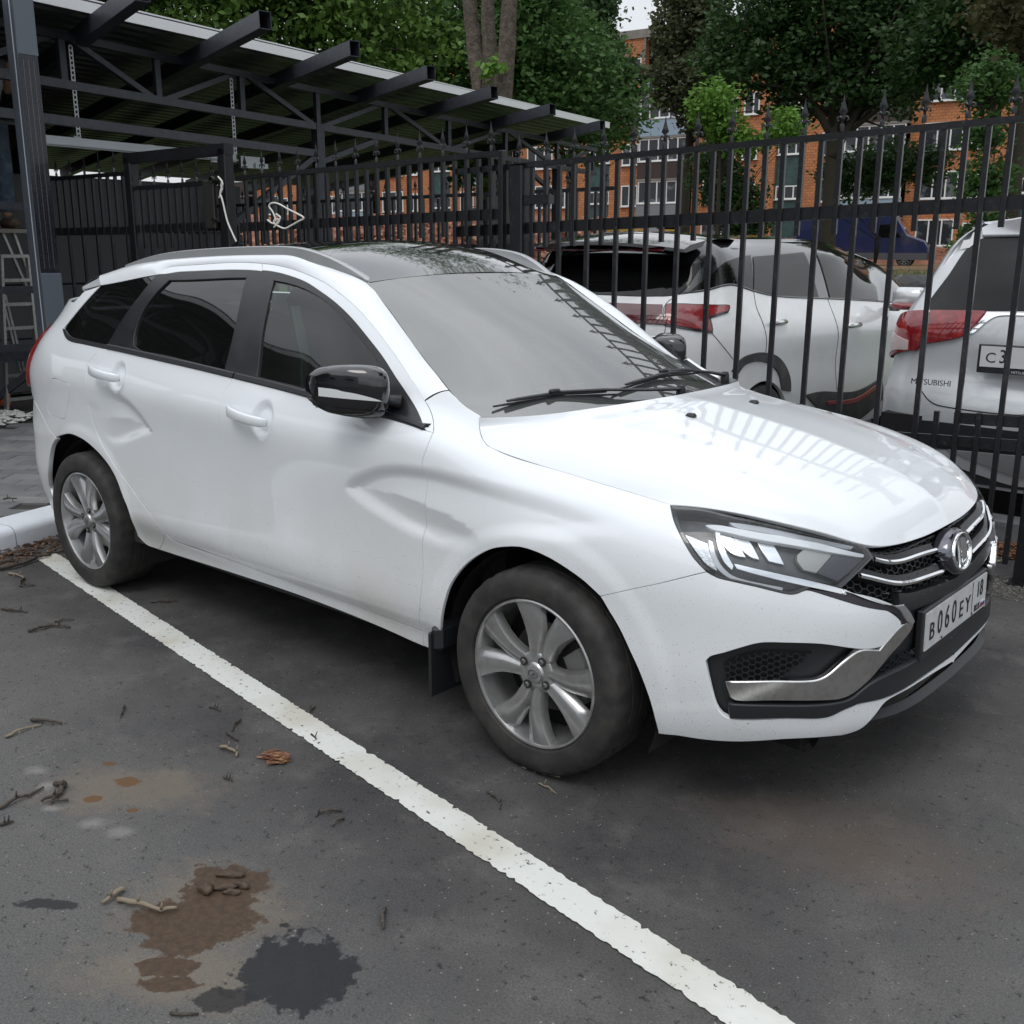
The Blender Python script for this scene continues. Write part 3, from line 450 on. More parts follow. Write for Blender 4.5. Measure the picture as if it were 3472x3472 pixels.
def panel(name, m, loop, parent, surf, off=0.0, gap=.0023, thick=.012, h=.02, hb=.012, holes=(), weld=False, mirror=True, ang=38, rnd=.0018, offn=None, raw=False, pname=None):
    """a trimmed piece of a body surface with rounded, turned-in edges; the far side of the car gets its mirror image"""
    c = np.mean(np.array([q for l in loop for q in l]), 0) if isinstance(loop[0], list) else np.mean(np.array(loop), 0)
    a_, b_ = surf.metric([c[0]], [c[1]]); mt = np.array([np.linalg.norm(a_), np.linalg.norm(b_)])
    loops = []
    for k, lp in enumerate([loop]+list(holes)):
        P = np.array([q for l in lp for q in l]) if isinstance(lp[0], list) else np.array(lp, float)
        P = cat_loop(P, ang, hb, mt)
        if (area2(P) > 0) != (k == 0): P = P[::-1]
        # inset by the gap
        T = (np.roll(P, -1, 0)-np.roll(P, 1, 0))*mt; T /= np.linalg.norm(T, axis=1)[:, None]+1e-12
        I = np.stack([-T[:, 1], T[:, 0]], 1)
        cen = (np.abs(P[:, 0]) < 1e-3) & weld
        I[cen] = 0
        loops.append((P+I*gap/mt, -I, cen))
    outer = loops[0][0]; lo = outer.min(0); hi = outer.max(0)
    nu = max(2, int((hi[0]-lo[0])*mt[0]/h)); nv = max(2, int((hi[1]-lo[1])*mt[1]/h))
    g = np.stack(np.meshgrid(np.linspace(lo[0], hi[0], nu+1)[1:-1], np.linspace(lo[1], hi[1], nv+1)[1:-1], indexing='ij'), -1).reshape(-1, 2)
    if len(g):
        keep = inpoly(g, outer)
        for P, _, _ in loops[1:]: keep &= ~inpoly(g, P)
        g = g[keep]
        allb = np.vstack([P for P, _, _ in loops])*mt
        if len(g): g = g[np.array([np.min(((allb-q)**2).sum(1)) for q in g*mt]) > (h*.45)**2]
    pts = [P for P, _, _ in loops]+([g] if len(g) else []); uv = np.vstack(pts)
    ed = []; k = 0
    for P, _, _ in loops: ed += [(k+i, k+(i+1) % len(P)) for i in range(len(P))]; k += len(P)
    r = delaunay_2d_cdt([Vector(q) for q in uv*mt], ed, [], 0, 1e-6)
    q2 = np.array([tuple(q) for q in r[0]])/mt; tri = np.array([f for f in r[2] if len(f) == 3])
    ce = q2[tri].mean(1); keep = inpoly(ce, outer)
    for P, _, _ in loops[1:]: keep &= ~inpoly(ce, P)
    tri = tri[keep]
    o_ = off if not callable(off) else None
    V, N = surf.posn(q2[:, 0], q2[:, 1], off if o_ is None else o_) if o_ is not None else (None, None)
    if o_ is None:
        P0, N = surf.posn(q2[:, 0], q2[:, 1]); V = P0+N*off(P0)[:, None]
    e1 = np.cross(V[tri[:, 1]]-V[tri[:, 0]], V[tri[:, 2]]-V[tri[:, 0]]); fl = (e1*N[tri].mean(1)).sum(1) < 0
    F = [tuple(t[::-1]) if f else tuple(t) for t, f in zip(tri, fl)]
    # flanges : map the boundary points back to mesh indices
    orig = {}
    for i, l in enumerate(r[3]):
        for j in l: orig[j] = i
    k = 0; V = list(V); N = list(N)
    if thick:
        for P, O, cen in loops:
            n = len(P); idx = [orig.get(k+i, None) for i in range(n)]; k += n
            e = 1e-3; Po = surf.base(P[:, 0]+O[:, 0]*e/mt[0], P[:, 1]+O[:, 1]*e/mt[1])-surf.base(P[:, 0], P[:, 1]); Po /= np.linalg.norm(Po, axis=1)[:, None]+1e-12
            r1 = []; r2 = []
            for i in range(n):
                if idx[i] is None: r1.append(None); r2.append(None); continue
                v, nn = np.array(V[idx[i]]), np.array(N[idx[i]]); o1 = Po[i] if not cen[i] else np.zeros(3)
                r1.append(len(V)); V.append(v-nn*rnd+o1*rnd*.8); N.append((nn*.4+o1)/np.linalg.norm(nn*.4+o1+1e-9)); r2.append(len(V)); V.append(v-nn*thick+o1*rnd*.8); N.append(o1 if o1.any() else nn)
            for i in range(n):
                j = (i+1) % n
                if None in (r1[i], r1[j]) or (cen[i] and cen[j]): continue
                for a, b in ((idx, r1), (r1, r2)):
                    f = (a[i], b[i], b[j], a[j]); p = [np.array(V[q]) for q in f]; nr = np.cross(p[1]-p[0], p[3]-p[0])
                    F.append(f if nr@(np.array(N[f[1]])) > 0 else f[::-1])
    V = np.array(V); N = np.array(N)
    if weld:
        V2, F2, N2 = flip_mesh(V, F, N); n = len(V); F = F+[tuple(i+n for i in f) for f in F2]; V = np.vstack([V, V2]); N = np.vstack([N, N2])
        return mesh(pname or name, V, F, m, parent, normals=N)
    o = mesh(pname or name, V, F, m, parent, normals=N)
    if mirror:
        V2, F2, N2 = flip_mesh(V, F, N); mesh(pname or name, V2, F2, m, parent, normals=N2)
    return o
def sweep(name, m, path, sec, parent, mirror=True, normal=None, closed=False, cap=True, smooth=True, angle=R(40)):
    """section (list of (side, up)) swept along the 3-D path; up follows `normal` (array or vector)"""
    P = np.array(path, float); n = len(P); T = np.gradient(P, axis=0); T /= np.linalg.norm(T, axis=1)[:, None]
    Nn = np.broadcast_to(np.array(normal if normal is not None else (0, 0, 1.)), P.shape); B = np.cross(T, Nn); B /= np.linalg.norm(B, axis=1)[:, None]; U_ = np.cross(B, T)
    secs = sec if callable(sec) else (lambda t: sec)
    V = []; k = len(secs(0))
    for i in range(n):
        for a, b in secs(i/(n-1)): V.append(P[i]+B[i]*a+U_[i]*b)
    F = [(i*k+j, i*k+(j+1) % k, (i+1)*k+(j+1) % k, (i+1)*k+j) for i in range(n-1) for j in range(k)]
    if cap: F += [tuple(range(k-1, -1, -1)), tuple((n-1)*k+j for j in range(k))]
    V = np.array(V)
    def mk(V, F):
        b = MB(); b.V = [tuple(v) for v in V]; b.F = F; return b.build(name, m, parent, smooth=smooth, angle=angle if smooth else None)
    o = mk(V, F)
    if mirror: mk(V*[1, -1, 1], F)
    return o
# paint and trim
def paint_mat():
    m = bpy.data.materials.new('white_car_paint'); m.use_nodes = True; t = m.node_tree; b = t.nodes['Principled BSDF']; g = nd(t, 'ShaderNodeNewGeometry')
    b.inputs['Roughness'].default_value = .38; b.inputs['Coat Weight'].default_value = 1; b.inputs['Coat Roughness'].default_value = .03; b.inputs['Coat IOR'].default_value = 1.5
    # road dust : thicker towards the sills, fine specks everywhere low down
    sx = nd(t, 'ShaderNodeSeparateXYZ'); L = t.links.new; L(g.outputs['Position'], sx.inputs[0])
    hz = nd(t, 'ShaderNodeMapRange'); hz.inputs['From Min'].default_value = .80; hz.inputs['From Max'].default_value = .26; L(sx.outputs['Z'], hz.inputs[0])
    n1 = nd(t, 'ShaderNodeTexNoise', i_Scale=2.2, i_Detail=6, i_Roughness=.55); L(g.outputs['Position'], n1.inputs['Vector'])
    r1 = nd(t, 'ShaderNodeMapRange'); r1.inputs['From Min'].default_value = .30; r1.inputs['From Max'].default_value = .62; L(n1.outputs['Fac'], r1.inputs[0])
    xr = nd(t, 'ShaderNodeMapRange'); xr.inputs['From Min'].default_value = .25; xr.inputs['From Max'].default_value = -.45; xr.inputs['To Min'].default_value = .25; L(sx.outputs['X'], xr.inputs[0])
    m1 = nd(t, 'ShaderNodeMath', operation='MULTIPLY'); L(hz.outputs[0], m1.inputs[0]); L(r1.outputs[0], m1.inputs[1])
    m2 = nd(t, 'ShaderNodeMath', operation='MULTIPLY'); L(m1.outputs[0], m2.inputs[0]); L(xr.outputs[0], m2.inputs[1])
    m3 = nd(t, 'ShaderNodeMath', operation='MULTIPLY'); L(m2.outputs[0], m3.inputs[0]); m3.inputs[1].default_value = .62
    x = nd(t, 'ShaderNodeMixRGB'); x.inputs[1].default_value = (.80, .83, .86, 1); x.inputs[2].default_value = (.50, .47, .41, 1); L(m3.outputs[0], x.inputs[0])
    sp = nd(t, 'ShaderNodeTexNoise', i_Scale=260, i_Detail=2, i_Roughness=.5); L(g.outputs['Position'], sp.inputs['Vector'])
    sr = nd(t, 'ShaderNodeMapRange'); sr.inputs['From Min'].default_value = .66; sr.inputs['From Max'].default_value = .74; L(sp.outputs['Fac'], sr.inputs[0])
    lowz = nd(t, 'ShaderNodeMapRange'); lowz.inputs['From Min'].default_value = .9; lowz.inputs['From Max'].default_value = .4; L(sx.outputs['Z'], lowz.inputs[0])
    m4 = nd(t, 'ShaderNodeMath', operation='MULTIPLY'); L(sr.outputs[0], m4.inputs[0]); L(lowz.outputs[0], m4.inputs[1])
    x2 = nd(t, 'ShaderNodeMixRGB'); x2.inputs[2].default_value = (.22, .19, .15, 1); L(m4.outputs[0], x2.inputs[0]); L(x.outputs[0], x2.inputs[1]); L(x2.outputs[0], b.inputs['Base Color'])
    cw = nd(t, 'ShaderNodeMapRange'); cw.inputs['To Min'].default_value = 1; cw.inputs['To Max'].default_value = .25; L(m2.outputs[0], cw.inputs[0]); L(cw.outputs[0], b.inputs['Coat Weight'])
    MAT['paint'] = m; return m
PAINT = paint_mat()
BLACK = mat('black_plastic', (.018, .019, .022), .42, bump=(600, .15, .0006))
GLOSSB = mat('gloss_black', (.008, .008, .010), .12, coat=1)
BTRIM = mat('black_film', (.014, .014, .016), .30, noise=(9, (.03, .03, .034), .45, .75))
RUB = mat('rubber_seal', (.010, .010, .011), .55)
CHROME = mat('chrome', (.86, .87, .88), .05, 1)
SATIN = mat('satin_chrome', (.66, .65, .64), .17, 1, noise=(50, (.48, .46, .44), .45, .8))
DARKVOID = mat('dark_liner', (.006, .006, .007), .9)
LINER = mat('arch_liner', (.012, .011, .011), .95, bump=(60, .5, .01))
WGLASS = glassmat('windscreen_glass', (.50, .68, .62), 2.7, dirt_haze=.08)  # diffuse share raised to paint in the milky sky reflection
FGLASS = glassmat('front_door_glass', (.50, .62, .57), 1.6, dirt_haze=.01)
TGLASS = glassmat('tinted_glass', (.035, .04, .045), 1.75, dirt_haze=.006)
LENSG = glassmat('lamp_lens', (.93, .95, .97), 1.42, dirt_haze=.015)
# stampings
HF = smooth_poly(OUTL['hookF'][0], closed=False, n=5); HFP = HF; HR = smooth_poly(OUTL['hookR'][0], closed=False, n=5)
def side_disp(P):
    x, z = P[:, 0], P[:, 2]; q = P[:, [0, 2]]; d = np.zeros(len(P)); side = (np.abs(P[:, 1]) > .55) & (P[:, 1] < 0)
    box = side & (x > -.95) & (x < .5) & (z > .5) & (z < .95)
    if box.any():
        qq = q[box]; ins = sd_poly(qq, HFP) < 0; dd = seg_d(qq, HF)
        p_ = sstep(dd/.055)*(1-sstep((dd-.05)/.14)); fade = sstep((.38-qq[:, 0])/.45)*(1-(1-sstep((qq[:, 1]-.60)/.08))*sstep((qq[:, 0]+.62)/.15))*sstep(seg_d(qq, [HF[-1], HF[0]])/.07)
        d[box] -= np.where(ins, .017*p_*fade, 0)
    box = side & (x > -2.62) & (x < -1.95) & (z > .62) & (z < 1.0)
    if box.any():
        qq = q[box]; ins = sd_poly(qq, HR) < 0; dd = seg_d(qq, HR)
        p_ = sstep(dd/.055)*(1-sstep((dd-.045)/.12)); fade = sstep((qq[:, 0]+2.47)/.27)*sstep((qq[:, 1]-.672)/.06)*sstep(seg_d(qq, [HR[-1], HR[0]])/.05)
        d[box] -= np.where(ins, .016*p_*fade, 0)
    for cx in (0, -2.635):
        r = np.sqrt((x-cx)**2+(z-.30)**2); d += np.where(side & (z > .2), .0065*sstep((.462-r)/.055), 0)
    for hx, hz_, rr in ((-2.272, .988, .062), (-1.262, .917, .066)):
        r = np.sqrt(((x-hx)*1.0)**2+((z-hz_)*.9)**2); d -= np.where(side, .018*sstep((rr-r)/.030), 0)
    return d
RU, RV, RC = make_ring(); RING = Surf(RU, RV, RC, side_disp); RFLAT = Surf(RU, RV, RC)
car = thing('estate_car', 'white estate car with black mirrors and silver roof rails, filling the foreground', 'car', (-1.3, 0, 0))
CARP = bpy.data.objects.new('body', None)
class _P: pass
def rel(o):   # parts are modelled in world coordinates; the car root stands at its middle
    o.matrix_parent_inverse = Matrix.Translation((1.3, 0, 0)); return o
_link = link
def link(name, me, parent=None, m=None):
    o = _link(name, me, parent, m)
    if parent is car: o.matrix_parent_inverse = Matrix.Translation((1.3, 0, 0))
    return o
# ---- outer panels
O = OUTL
def uvs(loop): return [q for l in loop for q in l]
front_door = panel('front_door', PAINT, O['front_door'], car, RING, h=.0095)
rear_door = panel('rear_door', PAINT, O['rear_door'], car, RING, h=.0095)
panel('front_fender', PAINT, O['fender'], car, RING, h=.010)
panel('rear_quarter_panel', PAINT, O['quarter'], car, RING, h=.014, holes=[O['fuel_door']])
panel('fuel_door', PAINT, O['fuel_door'], car, RING, mirror=False, h=.02)
panel('sill', PAINT, O['sill'], car, RING, thick=.03)
panel('front_bumper', PAINT, O['bumper'], car, RING, weld=True, thick=.02, h=.013)
panel('window_surround', BTRIM, O['surround_rear'], car, RFLAT, off=-.002, gap=-.004, holes=[O['glass_rear']], thick=.01, h=.03)
panel('window_surround', BTRIM, O['surround_front'], car, RFLAT, off=-.002, gap=-.004, holes=[O['glass_front']], thick=.01, h=.03)
panel('door_frame', PAINT, O['frame_rear'], car, RFLAT, h=.02)
panel('door_frame', PAINT, O['frame_front'], car, RFLAT, h=.02)
panel('rear_door_glass', TGLASS, O['glass_rear'], car, RFLAT, off=-.010, gap=-.012, thick=0, h=.05)
panel('front_door_glass', FGLASS, O['glass_front'], car, RFLAT, off=-.010, gap=-.012, thick=0, h=.05)
panel('quarter_glass', TGLASS, O['glass_quarter'], car, RFLAT, off=-.003, gap=-.001, thick=0, h=.05)
panel('glass_trim', BLACK, O['strip_quarter'], car, RFLAT, off=.003, gap=.001, thick=.01)
# ---- cant rail, pillars and roof
def surf_pts(loop, off=0): q = np.array(loop); return RFLAT.base(q[:, 0], q[:, 1])
def resamp(P, n, s=None):
    P = np.array(P, float); t = np.r_[0, np.cumsum(np.linalg.norm(np.diff(P, axis=0), axis=1))]; t /= t[-1]; s = np.linspace(0, 1, n) if s is None else s
    return spl_basis(t, s)@P if len(P) < 40 else np.stack([np.interp(s, t, P[:, i]) for i in range(3)], 1)
lq = cat_open(uvs(O['cant_low'])); low, low_n = RFLAT.bn(lq[:, 0], lq[:, 1]); upc = np.array(O['cant_up'][0]); upd = cat_open(upc)
def lin(P, n): P = np.array(P, float); t = np.r_[0, np.cumsum(np.linalg.norm(np.diff(P, axis=0), axis=1))]; s = np.linspace(0, t[-1], n); return np.stack([np.interp(s, t, P[:, i]) for i in range(3)], 1)
def grid_mesh(name, m, G, parent, mirror=True, weld=False, sub=4, thick=0, flip=False, out=(0, 0, 1)):
    """smooth sheet through a grid of 3-D points"""
    G = np.array(G, float); nu, nv = G.shape[:2]
    ku = np.r_[0, np.cumsum(np.linalg.norm(np.diff(G[:, nv//2], axis=0), axis=1))]; kv = np.r_[0, np.cumsum(np.linalg.norm(np.diff(G[nu//2], axis=0), axis=1))]
    s = Surf(ku, kv, G, sg=1)
    if s.bn([ku[nu//2]], [kv[nv//2]])[1][0]@np.array(out, float) < 0: s.sg = -1
    uu = np.concatenate([np.linspace(a, b, sub, endpoint=False) for a, b in zip(ku[:-1], ku[1:])]+[[ku[-1]]]); vv = np.concatenate([np.linspace(a, b, sub, endpoint=False) for a, b in zip(kv[:-1], kv[1:])]+[[kv[-1]]])
    a, b = np.meshgrid(uu, vv, indexing='ij'); P, N = s.posn(a.ravel(), b.ravel()); n2 = len(vv)
    F = [(i*n2+j, (i+1)*n2+j, (i+1)*n2+j+1, i*n2+j+1) for i in range(len(uu)-1) for j in range(n2-1)]
    e = np.cross(P[F[0][1]]-P[F[0][0]], P[F[0][3]]-P[F[0][0]])
    if e@N[F[0][0]] < 0: F = [f[::-1] for f in F]
    o = mesh(name, P, F, m, parent, normals=N)
    if mirror: V2, F2, N2 = flip_mesh(P, F, N); mesh(name, V2, F2, m, parent, normals=N2)
    return o, s
# side of the roof and windscreen pillar : between the door seam (low) and the roof edge (upc)
Lr, Ur, Nr_ = [], [], []
ub = [(0, 0), (2, 2), (7, 3), (9, 4), (12, 6), (15, 7), (18, 10), (20, 12)]   # matched points on the two curves
for (a, c), (b, d) in zip(ub[:-1], ub[1:]):
    n = 10
    for A, lst in ((low[a*8:b*8+1], Lr), (low_n[a*8:b*8+1], Nr_)): r_ = lin(A, n); lst.extend(list(r_[:-1] if b != 20 else r_))
    r_ = lin(upd[c*8:d*8+1], n); Ur.extend(list(r_[:-1] if b != 20 else r_))
Lr, Ur, Nr_ = map(np.array, (Lr, Ur, Nr_))
def arcs(Lr, Ur, Nn, bulge, n=5):
    G = []
    for t in np.linspace(0, 1, n): G.append(Lr*(1-t)+Ur*t+Nn*(bulge*4*t*(1-t))[:, None] if hasattr(bulge, '__len__') else Lr*(1-t)+Ur*t+Nn*(bulge*4*t*(1-t)))
    return np.transpose(np.array(G), (1, 0, 2))
mid_n = Nr_+np.array([0, 0, .55])+np.stack([np.linspace(0, .45, len(Nr_)), np.zeros(len(Nr_)), np.zeros(len(Nr_))], 1); mid_n /= np.linalg.norm(mid_n, axis=1)[:, None]
wid = np.linalg.norm(Ur-Lr, axis=1)
def sheet(name, m, G, parent, mirror=True):
    G = np.array(G); a, b = G.shape[:2]; gu = np.gradient(G, axis=0); gv = np.gradient(G, axis=1); N = np.cross(gu, gv).reshape(-1, 3); N /= np.linalg.norm(N, axis=1)[:, None]+1e-12
    if N.mean(0)@np.array([0, -1, 1]) < 0: N = -N
    P = G.reshape(-1, 3); F = [(i*b+j, (i+1)*b+j, (i+1)*b+j+1, i*b+j+1) for i in range(a-1) for j in range(b-1)]
    if np.cross(P[F[0][1]]-P[F[0][0]], P[F[0][3]]-P[F[0][0]])@N[0] < 0: F = [f[::-1] for f in F]
    mesh(name, P, F, m, parent, normals=N)
    if mirror: V2, F2, N2 = flip_mesh(P, F, N); mesh(name, V2, F2, m, parent, normals=N2)
sm = lambda A, k=3: np.array([A[max(0, i-k):i+k+1].mean(0) for i in range(len(A))])
MN = sm(mid_n, 6); MN /= np.linalg.norm(MN, axis=1)[:, None]
sheet('roof_side', PAINT, arcs(Lr+Nr_*-.0005, Ur, MN, .13*sm(wid[:, None], 4)[:, 0], n=9), car)
# windscreen
ws_e = np.array([(-1.039, -.55, 1.387)]+[tuple(p) for p in upc[8:13]]+[(-.45, -.69, 1.030), (-.345, -.715, .985)]); ws_e = resamp(ws_e, 7)
ws_e = ws_e+[-.004, .004, .002]
ws_c = np.array([(-.985, 0, 1.418), (-.80, 0, 1.330), (-.56, 0, 1.205), (-.33, 0, 1.068), (-.17, 0, .965)]); ws_c = resamp(ws_c, 7)
SS = np.linspace(-1, 1, 9)
def across(E, Cc, pw=2.3, S_=SS): return np.array([[[c[0]+(e[0]-c[0])*abs(s)**pw, e[1]*-s*-1, c[2]+(e[2]-c[2])*abs(s)**pw] for s in S_] for e, c in zip(E, Cc)])
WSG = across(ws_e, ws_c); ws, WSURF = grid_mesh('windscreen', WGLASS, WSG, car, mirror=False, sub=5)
# black printed border of the windscreen (inside face)
kU, kV = WSURF.U, WSURF.V
def border(name, m, surf, off, wl, wt, wb, n=40):
    U0, U1, V0, V1 = surf.U[0], surf.U[-1], surf.V[0], surf.V[-1]
    o_, i_ = [], []
    def rr(u0, u1, v0, v1, r):
        pts = []
        for (cu_, cv_, a0) in ((u1-r, v1-r, 0), (u0+r, v1-r, 90), (u0+r, v0+r, 180), (u1-r, v0+r, 270)):
            for k in range(9): a = R(a0+k*90/8); pts.append((cu_+r*math.cos(a), cv_+r*math.sin(a)))
        q = []
        for p1, p2 in zip(pts, pts[1:]+pts[:1]):
            k = max(1, int(math.dist(p1, p2)/.06)); q += [(p1[0]+(p2[0]-p1[0])*t/k, p1[1]+(p2[1]-p1[1])*t/k) for t in range(k)]
        return q
    inn = rr(U0+wt, U1-wb, V0+wl, V1-wl, .06); cu_, cv_ = (U0+U1)/2, (V0+V1)/2
    out = []
    for (u, v) in inn:     # push to the rim
        au, av = (u-cu_)/((U1-U0)/2-(wt+wb)/2), (v-cv_)/((V1-V0)/2-wl); k = max(abs(au), abs(av)); out.append((cu_+au/k*(U1-U0)/2, cv_+av/k*(V1-V0)/2))
    A = np.array(inn); B = np.array(out); Pa = surf.base(A[:, 0], A[:, 1]); Pb = surf.base(B[:, 0], B[:, 1]); nn = surf.bn(A[:, 0], A[:, 1])[1]
    n_ = len(A); V = np.vstack([Pa, Pb])+np.vstack([nn, nn])*off
    return mesh(name, V, [(i, (i+1) % n_, (i+1) % n_+n_, i+n_) for i in range(n_)], m, None, smooth=True)
sgn = 1 if WSURF.bn([kU[3]], [kV[4]])[1][0][2] > 0 else -1
bo = border('screen_border', mat('screen_frit', (.012, .012, .013), .35), WSURF, -.004*sgn, .035, .05, .085); bo.parent = ws
# roof (black film) with crown
re_ = np.array([tuple(p) for p in upc[7:0:-1]]); re_[0] = (-1.039, -.55, 1.387); re_ = re_+[0, .012, .004]
re_ = resamp(re_, 9); zc = .040+.018*np.sin(np.linspace(0, PI, 9)); xc = np.linspace(.054, -.02, 9)
rc = np.stack([re_[:, 0]+xc, np.zeros(9), re_[:, 2]+zc*np.r_[.75, np.ones(8)]], 1)
ROOFM = mat('roof_film', (.006, .006, .008), .06, coat=1, spec=.6)
rf, RSURF = grid_mesh('roof', ROOFM, across(re_, rc, 2.1), car, mirror=False, sub=5)
# bonnet
hs = RFLAT.base(np.array(uvs(O['hoodseam']))[:, 0], np.array(uvs(O['hoodseam']))[:, 1])[1:]; hf = RFLAT.base(np.array(uvs(O['hoodfront']))[:, 0], np.array(uvs(O['hoodfront']))[:, 1]); hf[-1] = (.838, 0, .7375)
hs = np.vstack([[(-.345, -.735, 1.004)], hs]); hs[0] = (-.335, -.738, 1.006)
NA, NB = 21, 15
outer = resamp(hs, NA); outer[:, 1] += .004; nose = resamp(hf[::-1], NB)      # nose from the centre to the corner
cowl = resamp([(-.085, 0, 1.028), (-.105, -.27, 1.026), (-.150, -.48, 1.020), (-.225, -.64, 1.012), (-.335, -.734, 1.006)], NB)
cen = resamp([(-.085, 0, 1.028), (.085, 0, .9985), (.33, 0, .953), (.56, 0, .897), (.72, 0, .838), (.805, 0, .783), (.838, 0, .7375)], NA)
A_, B_ = np.meshgrid(np.linspace(0, 1, NA), np.linspace(0, 1, NB), indexing='ij'); A3, B3 = A_[..., None], B_[..., None]
HG = (1-B3)*cen[:, None]+B3*outer[:, None]+(1-A3)*cowl[None]+A3*nose[None]-((1-A3)*(1-B3)*cen[0]+(1-A3)*B3*outer[0]+A3*(1-B3)*cen[-1]+A3*B3*outer[-1])
HG[..., 2] += .036*np.sin(PI*B_)**1.0*np.sin(PI*A_)**.8*(.55+.45*A_)
# raised centre panel : a soft shoulder running from the cowl towards the badge
yy = -HG[..., 1]; ln = .56-.20*A_
HG[..., 2] += .007*(1-sstep((yy-ln+.05)/.07))*sstep(A_/.12)*sstep((1-A_)/.25)
hk = Surf(np.linspace(0, 1.22, NA), np.linspace(0, .74, NB), HG, sg=-1)
if hk.bn([.6], [.3])[1][0][2] < 0: hk.sg = 1
uu, vv = np.meshgrid(np.linspace(0, 1.22, 81), np.linspace(0, .74, 53), indexing='ij')
P, N = hk.posn(uu.ravel(), vv.ravel()); n2 = 53
F = [(i*n2+j, (i+1)*n2+j, (i+1)*n2+j+1, i*n2+j+1) for i in range(80) for j in range(n2-1)]
if np.cross(P[F[0][1]]-P[F[0][0]], P[F[0][3]]-P[F[0][0]])@N[0] < 0: F = [f[::-1] for f in F]
N[np.isclose(P[:, 1], 0)] *= [1, 0, 1]; N /= np.linalg.norm(N, axis=1)[:, None]
# turned-in edge
ring_i = [i*n2+(n2-1) for i in range(81)]+[80*n2+j for j in range(n2-2, -1, -1)]
V = list(P); NN = list(N); prev = ring_i
for dn, do_ in ((.003, .001), (.022, -.006)):
    cur = []
    for q, i in enumerate(ring_i):
        a, b = P[ring_i[max(q-1, 0)]], P[ring_i[min(q+1, len(ring_i)-1)]]; t = (b-a)/np.linalg.norm(b-a); o1 = np.cross(t, N[i]); 
        if o1@(P[i]-P[n2*40]) < 0: o1 = -o1
        cur.append(len(V)); V.append(P[i]-N[i]*dn+o1*do_); nn = N[i]*(.4 if dn < .01 else 0)+o1; NN.append(nn/np.linalg.norm(nn))
    for q in range(len(cur)-1):
        f = (prev[q], cur[q], cur[q+1], prev[q+1]); pp = [np.array(V[k]) for k in f]; nr = np.cross(pp[1]-pp[0], pp[3]-pp[0]); F.append(f if nr@np.array(NN[f[1]]) > 0 else f[::-1])
    prev = cur
V = np.array(V); NN = np.array(NN); V2, F2, N2 = flip_mesh(V, F, NN); k = len(V)
bonnet = mesh('bonnet', np.vstack([V, V2]), F+[tuple(i+k for i in f) for f in F2], PAINT, car, normals=np.vstack([NN, N2]))
def hood_z(x, y):
    i = np.argmin((P[:, 0]-x)**2+(P[:, 1]+abs(y))**2); return P[i, 2]
for s in (-1, 1):
    b = MB(); z = hood_z(.085, .2); b.box((.085, .204*s, z+.003), (.034, .026, .016), bev=.007); b.build('washer_nozzle', BLACK, bonnet, smooth=True).matrix_parent_inverse = bonnet.matrix_world.inverted()
# cowl tray and wipers
b = MB(); cw = [(-.08, 0, 1.00), (-.12, .35, .995), (-.20, .6, .985), (-.335, .725, .985)]; gw = [(-.215, 0, .985), (-.25, .35, .982), (-.32, .6, .98), (-.39, .70, .99)]
n = len(cw); V = []
for a in (cw, gw): V += [(x, -y, z) for x, y, z in a[::-1]]+[(x, y, z) for x, y, z in a[1:]]
k = 2*n-1; b.add(V, [(i, i+1, i+1+k, i+k) for i in range(k-1)]); b.build('cowl_tray', BLACK, car, smooth=True, fix=False)
def wiper(bl, arm):
    bl = lin(bl, 11); w = MB(); up_ = Vector((.45, 0, .9)).normalized()
    w.tube([Vector(p)+up_*.006 for p in bl], [.004]+[.005]*9+[.004], 6, flat=.8); w.tube([Vector(p)+up_*.019 for p in bl[1:-1]], [.006, .0085, .009, .009, .010, .009, .009, .0085, .006], 8, flat=.7)
    o = w.build('wiper', BLACK, car, smooth=True); k_ = Vector(arm[-1]); w = MB(); w.box(k_+up_*.004, (.022, .045, .014), bev=.005); w.tube([Vector(p) for p in arm], [.014, .010, .0095, .008], 8, flat=.55); w.lathe([(.001, .014), (.013, .012), (.017, 0), (.018, -.03)], c=arm[0], n=14); w.build('wiper_arm', BLACK, o, smooth=True, angle=R(50))
wiper([(-.378, -.625, 1.020), (-.335, -.38, 1.030), (-.252, -.14, 1.022)], [(-.20, .19, 1.020), (-.222, -.02, 1.034), (-.26, -.20, 1.048), (-.325, -.385, 1.052)])
wiper([(-.262, -.134, 1.034), (-.305, .23, 1.048), (-.332, .53, 1.034)], [(-.315, .705, 1.018), (-.318, .56, 1.042), (-.314, .38, 1.066), (-.305, .23, 1.070)])
# roof rails
rt_ = np.array(O['rail_top'][0]); rt_ = resamp(rt_, 34); tt = np.linspace(0, 1, 34)
SILV = mat('rail_silver', (.42, .43, .44), .35, .6)
rail_z = resamp(np.array([tuple(p) for p in upc[1:8]]+[(-1.042, -.553, 1.388)]), 34)
V = []; F = []
for i in range(34):
    t_, b_ = rt_[i].copy(), rail_z[i].copy(); b_[0] = t_[0]; b_[2] = np.interp(t_[0], rail_z[:, 0], rail_z[:, 2])-.006; yb = np.interp(t_[0], rail_z[:, 0], rail_z[:, 1]); yt = yb+.022; hh = max(t_[2], b_[2]+.008)
    V += [(t_[0], yb-.004, b_[2]), (t_[0], yt-.020, hh-.003), (t_[0], yt-.014, hh), (t_[0], yt+.010, hh), (t_[0], yt+.016, hh-.003), (t_[0], yt+.022, b_[2])]
for i in range(33):
    for j in range(6): F.append((i*6+j, i*6+(j+1) % 6, (i+1)*6+(j+1) % 6, (i+1)*6+j))
F += [tuple(range(6)), tuple(33*6+j for j in range(6))]
